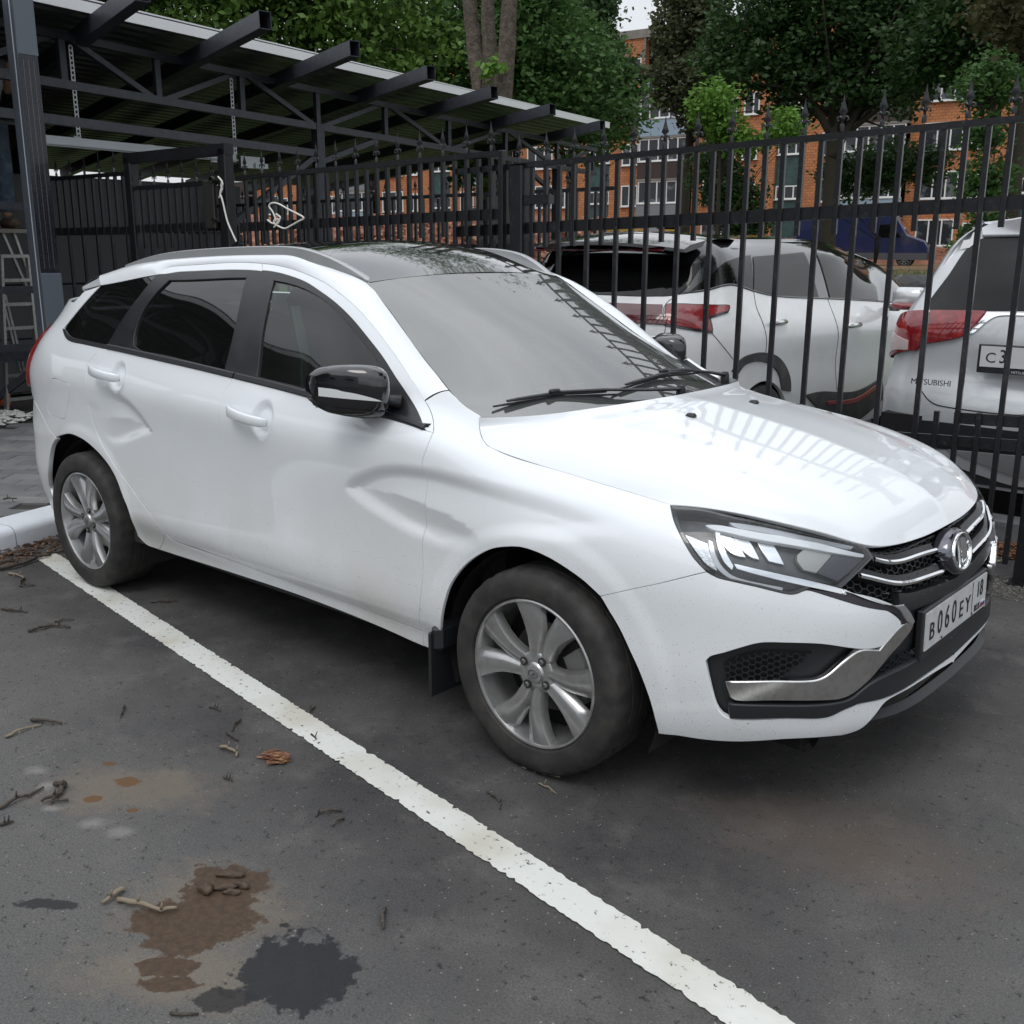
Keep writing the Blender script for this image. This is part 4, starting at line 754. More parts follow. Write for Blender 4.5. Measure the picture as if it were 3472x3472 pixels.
for s in (1, -1):
    b = MB(); b.V = [(x, y*s, z) for x, y, z in V]; b.F = F; b.build('roof_rail', SILV, car, smooth=True, angle=R(30))
# ---- belt moulding along the bottom of the glass
for k, loop in (('a', [(O['surround_rear'][-1][-1])]+O['surround_rear'][-1][:-1][::-1]), ):
    pass
def belt(pts, name='belt_moulding'):
    q = np.array(pts); q = cat_loop_open(q); Pb, Nb = RFLAT.bn(q[:, 0], q[:, 1])
    sweep(name, BLACK, Pb, [(-.013, -.004), (-.013, .004), (-.008, .0085), (.006, .0085), (.010, .004), (.010, -.004)], car, normal=Nb)
def cat_loop_open(q, n=30):
    t = np.r_[0, np.cumsum(np.linalg.norm(np.diff(q, axis=0), axis=1))]; s = np.linspace(0, t[-1], n); return spl_basis(t, s)@q if len(q) > 2 else np.stack([np.interp(s, t, q[:, i]) for i in range(2)], 1)
fd, rd = O['front_door'], O['rear_door']
belt(np.array([rd[0][0], rd[0][1], rd[0][2], rd[0][3]])+[[-.012, .010], [0, .010], [0, .010], [.004, .010]])
belt(np.array(fd[0][:3]+fd[1])+[[-.004, .010], [0, .010], [0, .010], [0, .010], [.0, .006]])
# sail triangle ahead of the front glass is part of the surround ; mirrors stand on it
MY = np.array([-.812, -.820, -.840, -.870, -.905, -.940, -.970, -.990]); MF = np.array([-.670, -.640, -.612, -.602, -.622, -.668, -.725, -.790]); MBk = np.array([-.715, -.745, -.768, -.785, -.80, -.82, -.838, -.842]); MH = np.array([.040, .062, .073, .078, .078, .073, .063, .040]); MC = np.array([1.074, 1.073, 1.073, 1.075, 1.077, 1.079, 1.079, 1.078])
def mirror_pt(y, t, off=0):
    a = [np.interp(-y, -MY, q) for q in (MF, MBk, MH, MC)]; xm, ha = (a[0]+a[1])/2, (a[0]-a[1])/2+off; c, q = math.cos(t), math.sin(t); hh = a[2]+off
    return (xm+ha*abs(c)**.7*(1 if c > 0 else -1), y, a[3]+hh*abs(q)**.62*(1 if q > 0 else -1)-.012*max(0, -q)*(1 if c > 0 else 0))
for s in (1, -1):
    n = 32; ys = resamp(np.stack([MY, MF, MH], 1), 18)[:, 0]; b = MB()
    for y in ys: b.V += [(p[0], p[1]*s, p[2]) for p in (mirror_pt(y, 2*PI*k/n) for k in range(n))]
    b.F = [(i*n+k, i*n+(k+1) % n, (i+1)*n+(k+1) % n, (i+1)*n+k) for i in range(17) for k in range(n)]+[tuple(range(n)), tuple(17*n+k for k in range(n))]
    mh = b.build('mirror_housing', GLOSSB, car, smooth=True)
    def strip(name, m, fn, off, ys_):
        b = MB()
        for y in ys_:
            t0, t1 = fn(y)
            b.V += [(p[0], p[1]*s, p[2]) for p in (mirror_pt(y, t0+(t1-t0)*k/4, off) for k in range(5))]
        b.F = [(i*5+k, i*5+k+1, (i+1)*5+k+1, (i+1)*5+k) for i in range(len(ys_)-1) for k in range(4)]
        return b.build(name, m, mh, smooth=True)
    def band(z0, z1):
        def f(y):
            ts = np.linspace(-1.2, 1.2, 97); zz = [mirror_pt(y, t)[2] for t in ts]; return float(np.interp(z1(y), zz, ts)), float(np.interp(z0(y), zz, ts))
        return f
    k_ = lambda y: (y+.988)/.108
    strip('indicator', mat('indicator_lens', (.75, .76, .76), .12, coat=1), band(lambda y: 1.058-.012*k_(y), lambda y: 1.084-.0375*k_(y)**1.3), .0025, np.linspace(-.988, -.880, 16))
    strip('lower_shell', BLACK, lambda y: (-PI*.98, -.60), .0018, np.linspace(-.985, -.825, 18))
    b = MB(); b.box((-.828, -.895*s, 1.072), (.006, .14, .12), bev=.003); b.build('mirror_glass', CHROME, mh)
    b = MB(); b.tube([(-.635, -.775*s, 1.030), (-.66, -.80*s, 1.035), (-.69, -.835*s, 1.048)], [.038, .032, .034], 10, flat=.6); b.build('mirror_arm', BLACK, mh, smooth=True)
# ---- door handles
def handle(p0, p1, parent):
    """p0 rear end, p1 front end (x, z); y follows the door skin"""
    n = 12; pts = []
    for i in range(n):
        t = i/(n-1); x = p0[0]+(p1[0]-p0[0])*t; z = p0[1]+(p1[1]-p0[1])*t
        pts.append((x, -.882-.030*math.sin(PI*t)**.5, z))
    prof = [(math.cos(2*PI*k/12)*1.0, math.sin(2*PI*k/12)) for k in range(12)]
    for s in (1, -1):
        b = MB(); P_ = [Vector(p) for p in pts]; V = []
        for i, p in enumerate(P_):
            w = (.0215-.004*i/(n-1)) if 0 < i < n-1 else .013
            for c, q in prof: V.append((p.x, (p.y+q*.0085*(1 if 0 < i < n-1 else .6))*s, p.z+abs(c)**.5*(1 if c > 0 else -1)*w))
        b.V = V; b.F = [(i*12+k, i*12+(k+1) % 12, (i+1)*12+(k+1) % 12, (i+1)*12+k) for i in range(n-1) for k in range(12)]+[tuple(range(12)), tuple((n-1)*12+k for k in range(12))]
        b.build('door_handle', PAINT, car, smooth=True)
handle((-2.438, 1.010), (-2.205, .990), rear_door); handle((-1.440, .938), (-1.212, .913), front_door)
# ---- wheels
TYRE = mat('tyre_rubber', (.022, .021, .021), .75, noise=(14, (.048, .044, .040), .42, .7), bump=(300, .2, .001))
ALLOY = mat('alloy_paint', (.44, .44, .44), .30, .75, coat=.4, noise=(22, (.30, .28, .255), .48, .85))
DISC = mat('brake_disc', (.16, .155, .15), .4, .8)
def make_wheel(name='wheel'):
    root = bpy.data.objects.new(name, None); COL.objects.link(root)       # local: axle along y, outside face towards -y, centre at origin
    T = MB(); N_ = 96
    prof = [(.2235, .020), (.2240, -.004), (.232, -.0165), (.250, -.0215), (.272, -.0225), (.290, -.018), (.3015, -.009), (.3075, .003), (.3095, .016), (.3105, .046), (.3045, .0465), (.3045, .053), (.3107, .0535), (.3110, .088), (.3045, .0885), (.3045, .096), (.3110, .0965), (.3107, .132), (.3045, .1325), (.3045, .139), (.3105, .1395), (.3095, .170), (.300, .190), (.275, .205), (.235, .20), (.2235, .175)]
    T.lathe(prof, axis='y', n=N_)
    k = len(prof)
    # shoulder blocks : cut sipes by pulling every other ring of vertices in
    V = T.V
    for j in (7, 8, 9, 20, 21):
        for q in range(0, N_, 3):
            i = j*N_+q; x, y, z = V[i]; r = math.hypot(x, z); f = (r-.0045)/r; V[i] = (x*f, y, z*f)
    # the tyre flattens a little on the ground
    T.V = [(x, y+(-.004 if z < -.27 and y < .02 else 0), max(z, -.3100)) for x, y, z in V]
    T.build('tyre', TYRE, root, smooth=True, angle=R(32))
    rim = MB(); rim.lathe([(.2245, .012), (.2255, -.0095), (.2215, -.0125), (.2165, -.0105), (.2135, -.002), (.2125, .012), (.205, .03), (.200, .055), (.194, .12), (.198, .17), (.215, .19)], axis='y', n=72)
    rimo = rim.build('rim', ALLOY, root, smooth=True, angle=R(35))
    # eight broad spokes, each with a flat face and one hollowed flank
    def prof_y(r): return np.interp(r, [.03, .06, .10, .15, .19, .214], [.006, .006, -.001, -.005, -.0065, -.006])
    for q in range(8):
        ang = R(90+45*q+(3 if q % 2 else -3)+9); b = MB(); rr = [.040, .060, .085, .115, .145, .175, .200, .2150]
        wl = [.018, .021, .0225, .0255, .030, .036, .042, .046]; wr = [.018, .021, .022, .023, .026, .030, .036, .041]
        V = []
        for r_, a, c in zip(rr, wl, wr):
            y = prof_y(r_); ce = .012*math.sin((r_-.04)/.175*PI)*(1 if q % 2 else -1)
            sec = [(-a-.007, y+.030), (-a-.004, y+.012), (-a+.001, y+.001), (-a*.4, y-.0008), (c*.35, y), (c*.55, y+.004), (c, y+.010), (c+.006, y+.030)]
            if q % 2 == 0: sec = [(-u_, v_) for u_, v_ in sec[::-1]]
            for u_, v_ in sec:
                u2 = u_+ce; V.append((r_*math.cos(ang)-u2*math.sin(ang), v_, r_*math.sin(ang)+u2*math.cos(ang)))
        n = 8; F = [(i*n+k, i*n+k+1, (i+1)*n+k+1, (i+1)*n+k) for i in range(len(rr)-1) for k in range(n-1)]+[(i*n+n-1, i*n, (i+1)*n, (i+1)*n+n-1) for i in range(len(rr)-1)]
        b.V = V; b.F = F; b.build('spoke', ALLOY, rimo, smooth=True, angle=R(50))
    h = MB(); h.lathe([(.066, .035), (.064, .012), (.058, .0065), (.034, .0045), (.030, .000), (.029, -.0015)], axis='y', n=40); h.build('hub', ALLOY, rimo, smooth=True, angle=R(40))
    c = MB(); c.lathe([(.0285, .003), (.0285, -.003), (.027, -.0042), (.0001, -.0046)], axis='y', n=32); cap = c.build('centre_cap', mat('cap_silver', (.36, .36, .36), .35, .6), rimo, smooth=True, angle=R(40))
    c = MB(); el = [(.017*math.cos(a), -.0052, .0115*math.sin(a)) for a in np.linspace(0, 2*PI, 25)]; c.tube(el, .0011, 5); c.tube([(-.008, -.0052, -.004), (-.002, -.0052, -.005), (.001, -.0052, .004), (.008, -.0052, .004), (.004, -.0052, -.005)], .0012, 5); c.build('ship_emblem', mat('emblem_dark', (.12, .12, .12), .3, .8), cap, smooth=True)
    for q in range(4):
        a = R(45+90*q+12); x, z = .049*math.cos(a), .049*math.sin(a); b = MB(); b.lathe([(.0135, -.002), (.0130, .004), (.012, .0045)], c=(x, .004, z), axis='y', n=20); b.lathe([(.0115, .006), (.0115, .0005)], c=(x, .0035, z), axis='y', n=20, cap=True); b.build('bolt_seat', mat('bolt_hole', (.05, .05, .05), .6, .3), rimo, smooth=True, angle=R(40))
        b = MB(); b.lathe([(.0085, .004), (.0085, -.004), (.0055, -.006), (.0052, -.002), (.0001, -.002)], c=(x, .003, z), axis='y', n=6); b.build('wheel_bolt', mat('bolt', (.24, .23, .22), .4, .7), rimo)
    d = MB(); d.lathe([(.002, .062), (.075, .062), (.078, .075), (.135, .075), (.136, .098), (.07, .10)], axis='y', n=48); d.build('brake_disc', DISC, root, smooth=True, angle=R(35))
    b = MB(); b.lathe([(.0, .09), (.21, .11), (.21, .13)], axis='y', n=40); b.build('backing_plate', DARKVOID, root)
    k = MB(); V = []
    for a in np.linspace(R(-28), R(38), 9):
        for r_, y in ((.085, .050), (.150, .050), (.160, .062), (.160, .12), (.085, .12)): V.append((r_*math.cos(a), y, r_*math.sin(a)))
    k.V = V; k.F = [(i*5+j, i*5+(j+1) % 5, (i+1)*5+(j+1) % 5, (i+1)*5+j) for i in range(8) for j in range(5)]+[tuple(range(5)), tuple(40+j for j in range(5))]; k.build('caliper', mat('caliper_grey', (.30, .30, .29), .5, .4), root, smooth=True, angle=R(40))
    va = MB(); va.tube([(-.150, .020, .130), (-.142, .004, .124)], .004, 6); va.build('valve', RUB, root)
    return root
w0 = make_wheel()
for (x, s) in ((0, 1), (-2.635, 1), (0, -1), (-2.635, -1)):
    w = w0 if (x, s) == (0, 1) else copy_tree(w0); w.parent = car; w.matrix_parent_inverse = Matrix.Translation((1.3, 0, 0)); w.location = (x, -.8655*s, .3099)
    w.rotation_euler = (0, R(0 if x == 0 else -17), 0) if s == 1 else (0, R(30), PI)
# ---- arches, underside
for cx in (0, -2.635):
    for s in (1, -1):
        b = MB(); V = []; n = 25
        for i in range(n):
            a = R(-22+224*i/(n-1)); r = .382
            for y in (-.815, -.60): V.append((cx+r*math.cos(a)*1.03, y*s, .30+r*math.sin(a)*.98))
        b.V = V; b.F = [(2*i, 2*i+1, 2*i+3, 2*i+2) for i in range(n-1)]; b.F.append(tuple(2*i+1 for i in range(n))); b.build('wheel_arch_liner', LINER, car, smooth=True, fix=False)
b = MB(); b.box((-1.3, 0, .27), (4.0, 1.18, .14)); b.box((-1.32, 0, .31), (1.75, 1.40, .14)); b.box((.30+.22, 0, .50), (.28, 1.2, .36)); b.box((-3.2, 0, .45), (.36, 1.3, .40)); b.build('floorpan', DARKVOID, car)
b = MB(); b.box((-.40, -.80, .235), (.012, .20, .22), bev=.005); b.box((-.395, -.80, .32), (.05, .17, .10), bev=.02); b.build('mud_flap', BLACK, car)
b = MB(); b.box((-.40, .80, .235), (.012, .20, .22), bev=.005); b.build('mud_flap', BLACK, car)
# bulkhead boxes that close the body so no daylight shows behind the gaps
b = MB(); b.box((.02, 0, .66), (1.0, 1.10, .40)); b.box((-.28, 0, .66), (.10, 1.46, .40)); b.build('engine_bay', DARKVOID, car)
for s in (1, -1):
    b = MB(); b.box((-1.48, -.80*s, .62), (2.0, .02, .72)); b.box((-2.66, -.775*s, .84), (.56, .02, .36)); b.build('door_lining', mat('lining', (.03, .03, .032), .8), car)
# ---- lamps, grille, plate
SK = dict(mirror=True, h=.03)
def pnl(name, m, key, parent, off, thick=.004, gap=0.0, surf=None, **k): return panel(name, m, O[key], parent, surf or RFLAT, off=off, thick=thick, gap=gap, **{**SK, **k})
HOUSE = mat('lamp_housing', (.035, .036, .040), .28, noise=(6, (.10, .105, .11), .45, .6)); DRL = mat('drl_bar', (.86, .87, .88), .18, coat=1); REFL = mat('reflector', (.78, .79, .80), .10, 1)
pnl('headlamp_housing', HOUSE, 'lens', car, -.040, thick=.02)
pnl('lamp_bezel', mat('lamp_bezel', (.012, .012, .013), .25, coat=.6), 'lens', car, -.003, thick=.04, holes=[[[tuple(np.mean(np.array(uvs(O['lens'])), 0)*(1-f)+np.array(p)*f) for p in uvs(O['lens'])] for f in (.945,)][0]], hb=.02)
lens = pnl('headlamp_lens', LENSG, 'lens', car, .0015, thick=0, gap=.002, h=.02)
pnl('light_bar', DRL, 'drl_top', car, -.010, thick=.015); pnl('light_bar', mat('drl_clear', (.45, .46, .48), .15, .3, coat=1), 'drl_upper', car, -.009, thick=.015)
pnl('light_bar', mat('drl_side', (.62, .63, .65), .2, .3, coat=1), 'drl_side', car, -.010, thick=.015); pnl('lamp_facet', REFL, 'drl_side2', car, -.014, thick=.01)
pnl('turn_lens', mat('turn_clear', (.70, .72, .74), .15, .5, coat=1, bump=(120, .6, .004)), 'lamp_clear', car, -.010, thick=.01)
for k in ('reflA', 'reflB', 'reflC'): pnl('reflector', REFL, k, car, -.026, thick=.012)
pnl('projector', mat('projector', (.42, .42, .40), .35, .5, bump=(900, .6, .001)), 'proj', car, -.020, thick=.015)
pnl('lamp_facet', mat('lamp_facet', (.07, .075, .085), .3, .3), 'facet', car, -.016, thick=.01)
pnl('chrome_spear', CHROME, 'chrome_bar', car, .001, thick=.015)
pnl('mouth_trim', CHROME, 'trim_top', car, .008, thick=.02, rnd=.003); pnl('mouth_lip', mat('trim_dark', (.045, .040, .050), .25, .4), 'dark_top', car, .001, thick=.03)
pnl('chrome_blade', SATIN, 'blade', car, .003, thick=.02, rnd=.006, h=.02)
panel('mouth_backing', mat('mouth_plastic', (.016, .017, .020), .5), O['mouth'], car, RFLAT, off=-.028, gap=-.004, thick=.02, weld=True, h=.04)
panel('splitter', BLACK, O['splitter'], car, RFLAT, off=.004, thick=.03, weld=True, h=.03, rnd=.006)
pnl('fog_mesh_frame', DARKVOID, 'fogmesh', car, -.024, thick=.0)
# hexagonal mesh laid on the surface
def hexmesh(name, loop, du, dv, off, m, sx=.034, sz=.020, r=.0016, mirror=True):
    P = np.array(uvs(loop)); lo, hi = P.min(0), P.max(0); b = MB(); i = 0; v = lo[1]-sz
    while v < hi[1]+sz:
        u = lo[0]-sx+(sx if i % 2 else 0)
        while u < hi[0]+sx:
            w3 = sx/3; pts = [(u-2*w3, v), (u-w3, v+sz*.5), (u+w3, v+sz*.5), (u+2*w3, v)]
            for a, c2 in (pts[0:2], pts[1:3], pts[2:4]):
                mid = np.array([[(a[0]+c2[0])/2, (a[1]+c2[1])/2]])
                if inpoly(mid, P)[0]:
                    q = np.array([a, c2]); Q, nn = RFLAT.bn(q[:, 0], q[:, 1]); Q = Q+nn*off; b.bar(Q[0], Q[1], r*1.3, r*4, up=nn[0])
            u += sx*2
        v += sz*.5; i += 1
    if not b.V: return
    V = b.V
    if mirror: k = len(V); b.V = V+[(x, -y, z) for x, y, z in V]; b.F = b.F+[tuple(j+k for j in f[::-1]) for f in b.F]
    o = b.build(name, m, car); o['kind'] = 'stuff'; return o
hexmesh('fog_mesh', O['fogmesh'], 0, 0, -.012, BLACK, sx=.016, sz=.022)
hexmesh('lower_mesh', O['lowmesh'], 0, 0, -.016, BLACK, sx=.02, sz=.026)
GR = [[(0, .49), (.20, .49), (.34, .505), (.43, .53), (.52, .60), (.47, .66), (.415, .725), (.33, .738), (.2, .742), (0, .742)]]
GR = O['grille'] if 'grille' in O else GR
panel('grille_backing', DARKVOID, GR, car, RFLAT, off=-.050, gap=-.012, thick=0, weld=True, h=.05)
hexmesh('grille_mesh', GR, 0, 0, -.034, mat('grille_mesh', (.020, .021, .023), .35), sx=.026, sz=.032, r=.0018)
def on(u, v, off=0): Pq, nn = RFLAT.bn(np.atleast_1d(u), np.atleast_1d(v)); return Pq+nn*off, nn
def slat(key, w=.012):
    q = np.array(uvs(O[key])); q = q[np.argsort(q[:, 0])]; q = cat_loop_open(q, 24)
    Pq, nn = on(q[:, 0], q[:, 1], -.004)
    sweep('grille_bar', CHROME, Pq, [(-.006, -.006), (-.006, .003), (0, .007), (.006, .003), (.006, -.006)], car, normal=nn)
    Pq, nn = on(q[:, 0], q[:, 1]+.012, -.016); sweep('grille_blade', BLACK, Pq, [(-.016, -.012), (-.012, .010), (.016, .002), (.016, -.012)], car, normal=nn)
slat('slat1'); slat('slat2')
# bar above the number plate
bq = np.array(uvs(O['bar'])); bq[0, 0] = 0; q = cat_loop_open(bq, 24); Pq, nn = on(q[:, 0], q[:, 1]+.012, -.022)
sweep('bumper_bar', BLACK, Pq, [(-.030, -.02), (-.028, .006), (-.012, .014), (.020, .010), (.026, -.02)], car, normal=nn)
st = MB()
for u in np.linspace(.06, .40, 7):
    for v0 in (.585, .655, .71):
        Pq, nn = on(u+(v0*9 % .05), v0, -.022); p_ = Pq[0]; d_ = (on(u+.02, v0-.008, -.012)[0][0]-p_); st.add([p_, p_+d_, p_+d_*.9+np.array([0, 0, .006]), p_+nn[0]*.010+d_*.5], [(0, 1, 2), (0, 2, 3), (0, 3, 1), (1, 3, 2)])
k = len(st.V); st.F = st.F+[tuple(j+k for j in f[::-1]) for f in st.F]; st.V = st.V+[(x, -y, z) for x, y, z in st.V]; o = st.build('grille_studs', mat('stud', (.10, .10, .11), .25), car); o['kind'] = 'stuff'
# badge : oval ring with the ship mark
E_ = Matrix.Translation((.872, 0, .661)) @ Matrix.Rotation(R(-12), 4, 'Y') @ Matrix(((0, 0, 1), (1, 0, 0), (0, 1, 0))).to_4x4()     # local x -> world y, local y -> z, local z -> x
bd = MB(); n = 56
def ell(a, c, h): return [tuple(E_ @ Vector((a*math.cos(2*PI*k/n), c*math.sin(2*PI*k/n), h))) for k in range(n)]
rings = [(.094, .068, -.05), (.092, .067, -.006), (.086, .063, .004), (.078, .057, .008), (.073, .053, .006)]
for a, c, h in rings: bd.V += ell(a, c, h)
bd.F = [(i*n+k, i*n+(k+1) % n, (i+1)*n+(k+1) % n, (i+1)*n+k) for i in range(len(rings)-1) for k in range(n)]
badge = bd.build('badge', mat('dark_chrome', (.16, .16, .18), .10, 1), car, smooth=True)
bd = MB()
for a, c, h in [(.076, .0555, .006), (.0755, .055, .012), (.0715, .052, .015), (.067, .048, .012), (.0665, .0475, .004)]: bd.V += ell(a, c, h)
bd.F = [(i*n+k, i*n+(k+1) % n, (i+1)*n+(k+1) % n, (i+1)*n+k) for i in range(4) for k in range(n)]; bd.build('badge_ring', CHROME, badge, smooth=True)
bd = MB(); bd.V = ell(.068, .049, .003); bd.F = [tuple(range(n))]; bd.build('badge_field', mat('badge_field', (.02, .022, .026), .1, coat=1), badge)
bd = MB(); P2 = lambda *q: [tuple(E_ @ Vector(p)) for p in q]
bd.tube(P2((-.030, .036, .010), (-.031, -.020, .010), (-.036, -.038, .010), (.010, -.030, .010), (.040, -.020, .010)), .0040, 6)
bd.tube(P2((.016, -.027, .010), (.034, -.022, .010), (.042, -.008, .010), (.030, .004, .010), (.034, .016, .010), (.050, .018, .010)), .0046, 6)
sail = [(-.024, .040), (-.004, .043), (.014, .036), (.024, .020), (.024, .0), (.012, -.016), (-.008, -.024), (-.024, -.026)]; ns = len(sail)
bd.add(P2(*[(x, y, .017) for x, y in sail], *[(x*1.05, y*1.05, .004) for x, y in sail]), [tuple(range(ns))]+[(i, (i+1) % ns, (i+1) % ns+ns, i+ns) for i in range(ns)]); bd.build('ship_emblem', CHROME, badge, smooth=True, angle=R(40))
# number plate  (front)
PM = Matrix.Translation((.886, 0, .486)) @ Matrix.Rotation(-.03, 4, 'Y') @ Matrix(((0, 0, 1), (1, 0, 0), (0, 1, 0))).to_4x4()
def flat(m): return m
b = MB(); b.box((0, 0, 0), (.545, .146, .020), bev=.004); b.V = [tuple(PM @ Vector((v[0], v[1]-.009, v[2]-.0125))) for v in b.V]; pf = b.build('plate_frame', BLACK, car)
b = MB(); b.box((0, 0, 0), (.514, .108, .004)); b.V = [tuple(PM @ Vector(v)) for v in b.V]; pl = b.build('number_plate', mat('plate_white', (.62, .63, .64), .35, noise=(30, (.50, .50, .49), .4, .8)), pf)
INK = mat('plate_ink', (.01, .01, .01), .4)
def ptxt(t, x, y, s, sx=1.0, m=INK): return textmesh('plate_text', t, s, m, pl, PM @ Matrix.Translation((x, y, .0032)), .0006, sx)
ptxt('B', -.212, -.008, .072, 1.05)
for i, ch in enumerate('060'): ptxt(ch, -.150+i*.058, .000, .098, .78)
ptxt('E', .028, -.008, .072, 1.05); ptxt('Y', .086, -.008, .072, 1.05)
ptxt('18', .192, .016, .072, .85); ptxt('RUS', .176, -.038, .030, 1.0)
b = MB(); b.box((.126, 0, .0026), (.0022, .104, .001)); b.V = [tuple(PM @ Vector(v)) for v in b.V]; b.build('plate_divider', INK, pl)
for i, c in enumerate(((.75, .75, .75), (.02, .04, .30), (.35, .02, .02))):
    b = MB(); b.box((.229, -.030-.0065*i, .0030), (.036, .0062, .0012)); b.V = [tuple(PM @ Vector(v)) for v in b.V]; b.build('plate_flag_stripe', mat('flag%d' % i, c, .4), pl)
for x in (-.130, .130):
    b = MB(); b.lathe([(.004, .0035), (.0035, .0045), (.0001, .0048)], c=(x, -.047, 0), n=10); b.V = [tuple(PM @ Vector(v)) for v in b.V]; b.build('plate_screw', RUB, pl)
# lower black apron under the lip
q = np.array([(u, .12) for u in np.linspace(0, .62, 14)]); Pq, nn = on(q[:, 0], q[:, 1], -.03); sweep('apron', BLACK, Pq, [(-.06, -.01), (-.06, .012), (.045, .016), (.045, -.01)], car, normal=nn)
# ---- rear : bumper, tailgate, lamps, spoiler
PUe = float(PU[-1])
panel('rear_bumper', PAINT, O['rear_bumper'], car, RING, weld=False, thick=.02, h=.03)
TL = [[(4.715, .905), (4.700, .84), (4.712, .77), (4.735, .70), (4.765, .64), (4.80, .70), (4.90, .74), (5.02, .74), (5.02, .88), (4.90, .93), (4.80, .955)]]
panel('tail_lamp', mat('tail_red', (.16, .008, .010), .10, coat=1, noise=(5, (.26, .02, .02), .4, .6)), TL, car, RFLAT, off=.016, thick=.05, h=.03, rnd=.006)
panel('tailgate', PAINT, [[(4.83, .46), (PUe, .46), (PUe, 1.02), (4.96, 1.02), (4.88, .97), (5.03, .92), (5.03, .72), (4.83, .70)]], car, RFLAT, thick=.02, h=.04)
panel('rear_window', TGLASS, [[(4.93, 1.04), (PUe, 1.04), (PUe, 1.30), (4.93, 1.30)]], car, RFLAT, off=-.004, thick=0, h=.06)
# spoiler lip over the tailgate and the white side cheek
tip = np.array([-3.005, -.600, 1.330]); ss = np.array([upc[1], upc[1]*.5+upc[0]*.5, upc[0], upc[0]*.5+tip*.5+[0, 0, .013], tip])
sc_ = np.array([(-2.70, 0, 1.470), (-2.82, 0, 1.458), (-2.93, 0, 1.44), (-3.05, 0, 1.418), (-3.14, 0, 1.395)])
SPG = across(ss, sc_, 2.4); grid_mesh('spoiler', PAINT, SPG, car, mirror=False, sub=3)
b = MB()
for Z, X in ((0, 0), (-.012, .0), (-.022, .03), (-.03, .14)): b.V += [(p[0]+X, p[1], p[2]+Z) for p in SPG[-1]]
b.F = [(r*9+i, r*9+i+1, (r+1)*9+i+1, (r+1)*9+i) for r in range(3) for i in range(8)]; b.build('spoiler_edge', PAINT, car, smooth=True, angle=R(40), fix=False)
l0 = low[0]+low_n[0]*.001; lt = tip+[.01, 0, -.012]
sheet('spoiler_cheek', PAINT, [[l0*(1-t)+lt*t, (l0*(1-t)+lt*t)*.5+(upc[0]*(1-t)+tip*t)*.5+[0, -.006*(1-t), .004], upc[0]*(1-t)+tip*t] for t in np.linspace(0, 1, 9)], car)
for s in (1, -1):
    b = MB(); pp = [l0*(1-t)+lt*t for t in np.linspace(0, 1, 9)]; b.V = [(p[0], p[1]*s, p[2]) for p in pp]+[(p[0]+.01, (p[1]+.10)*s, p[2]-.01) for p in pp]; b.F = [(i, i+1, i+10, i+9) for i in range(8)]; b.build('spoiler_edge', PAINT, car, smooth=True, fix=False)
# ---- cabin
SEAT = mat('seat_cloth', (.045, .045, .048), .9, bump=(300, .3, .002)); DASH = mat('dashboard', (.05, .052, .055), .7); BEIGE = mat('headlining', (.45, .45, .42), .9)
b = MB(); b.box((-1.75, 0, .40), (2.9, 1.5, .04)); b.box((-2.9, 0, .62), (.9, 1.4, .5)); b.build('cabin_floor', mat('carpet', (.02, .02, .02), .95), car)
def seat(x, y, name, w=.50):
    b = MB(); b.box((x, y, .60), (.50, w, .16), bev=.05); s_ = b.build(name, SEAT, car, smooth=True, angle=R(50)); rm = Matrix.Rotation(R(-16), 3, 'Y')
    b = MB(); b.box((x-.30, y, .92), (.14, w*.96, .56), rot=rm, bev=.05); b.build('backrest', SEAT, s_, smooth=True, angle=R(50))
    for dy in ((0,) if w < .8 else (-.36, .36)):
        b = MB(); b.box((x-.385, y+dy, 1.27), (.09, .26, .17), rot=rm, bev=.035); b.box((x-.37, y+dy, 1.17), (.02, .12, .1), rot=rm); b.build('headrest', SEAT, s_, smooth=True, angle=R(50))
seat(-1.18, -.36, 'front_seat'); seat(-1.18, .36, 'front_seat'); seat(-2.02, 0, 'rear_seat', 1.25)
b = MB(); b.prism([(-.30, .86), (-.30, .955), (-.42, .985), (-.62, .965), (-.76, .90), (-.78, .70), (-.60, .62), (-.30, .60)], -.70, .70, 'y'); b.build('dashboard', DASH, car, smooth=True, angle=R(50))
b = MB(); cen_ = Vector((-.90, .36, .93)); ax = Vector((-.90, 0, .42)).normalized(); e1 = Vector((0, 1, 0)); e2 = ax.cross(e1)
ringp = [cen_+e1*(.185*math.cos(t))+e2*(.185*math.sin(t)) for t in np.linspace(0, 2*PI, 29)]; b.tube(ringp, .015, 8); b.bar(cen_-e1*.18, cen_+e1*.18, .05, .02, up=ax); b.bar(cen_, cen_-e2*.17, .04, .02, up=ax); b.lathe([(.05, -.02), (.07, 0), (.05, .02)], c=tuple(cen_), n=16, axis='x'); b.build('steering_wheel', mat('steering_black', (.02, .02, .02), .5), car, smooth=True, angle=R(40))
b = MB(); b.tube([(-1.36, -.62, 1.30), (-1.33, -.61, 1.12), (-1.36, -.60, .85), (-1.40, -.60, .60)], .022, 6, flat=.15); b.build('seat_belt', mat('belt_web', (.30, .33, .30), .8), car)
b = MB(); b.box((-1.0, 0, 1.335), (.03, .22, .06), bev=.015); b.build('rear_view_mirror', GLOSSB, car)
b = MB(); b.box((-1.9, 0, 1.415), (1.5, 1.05, .012)); b.build('headlining', BEIGE, car)
b = MB(); b.box((-.62, -.36, .995), (.12, .10, .002)); 
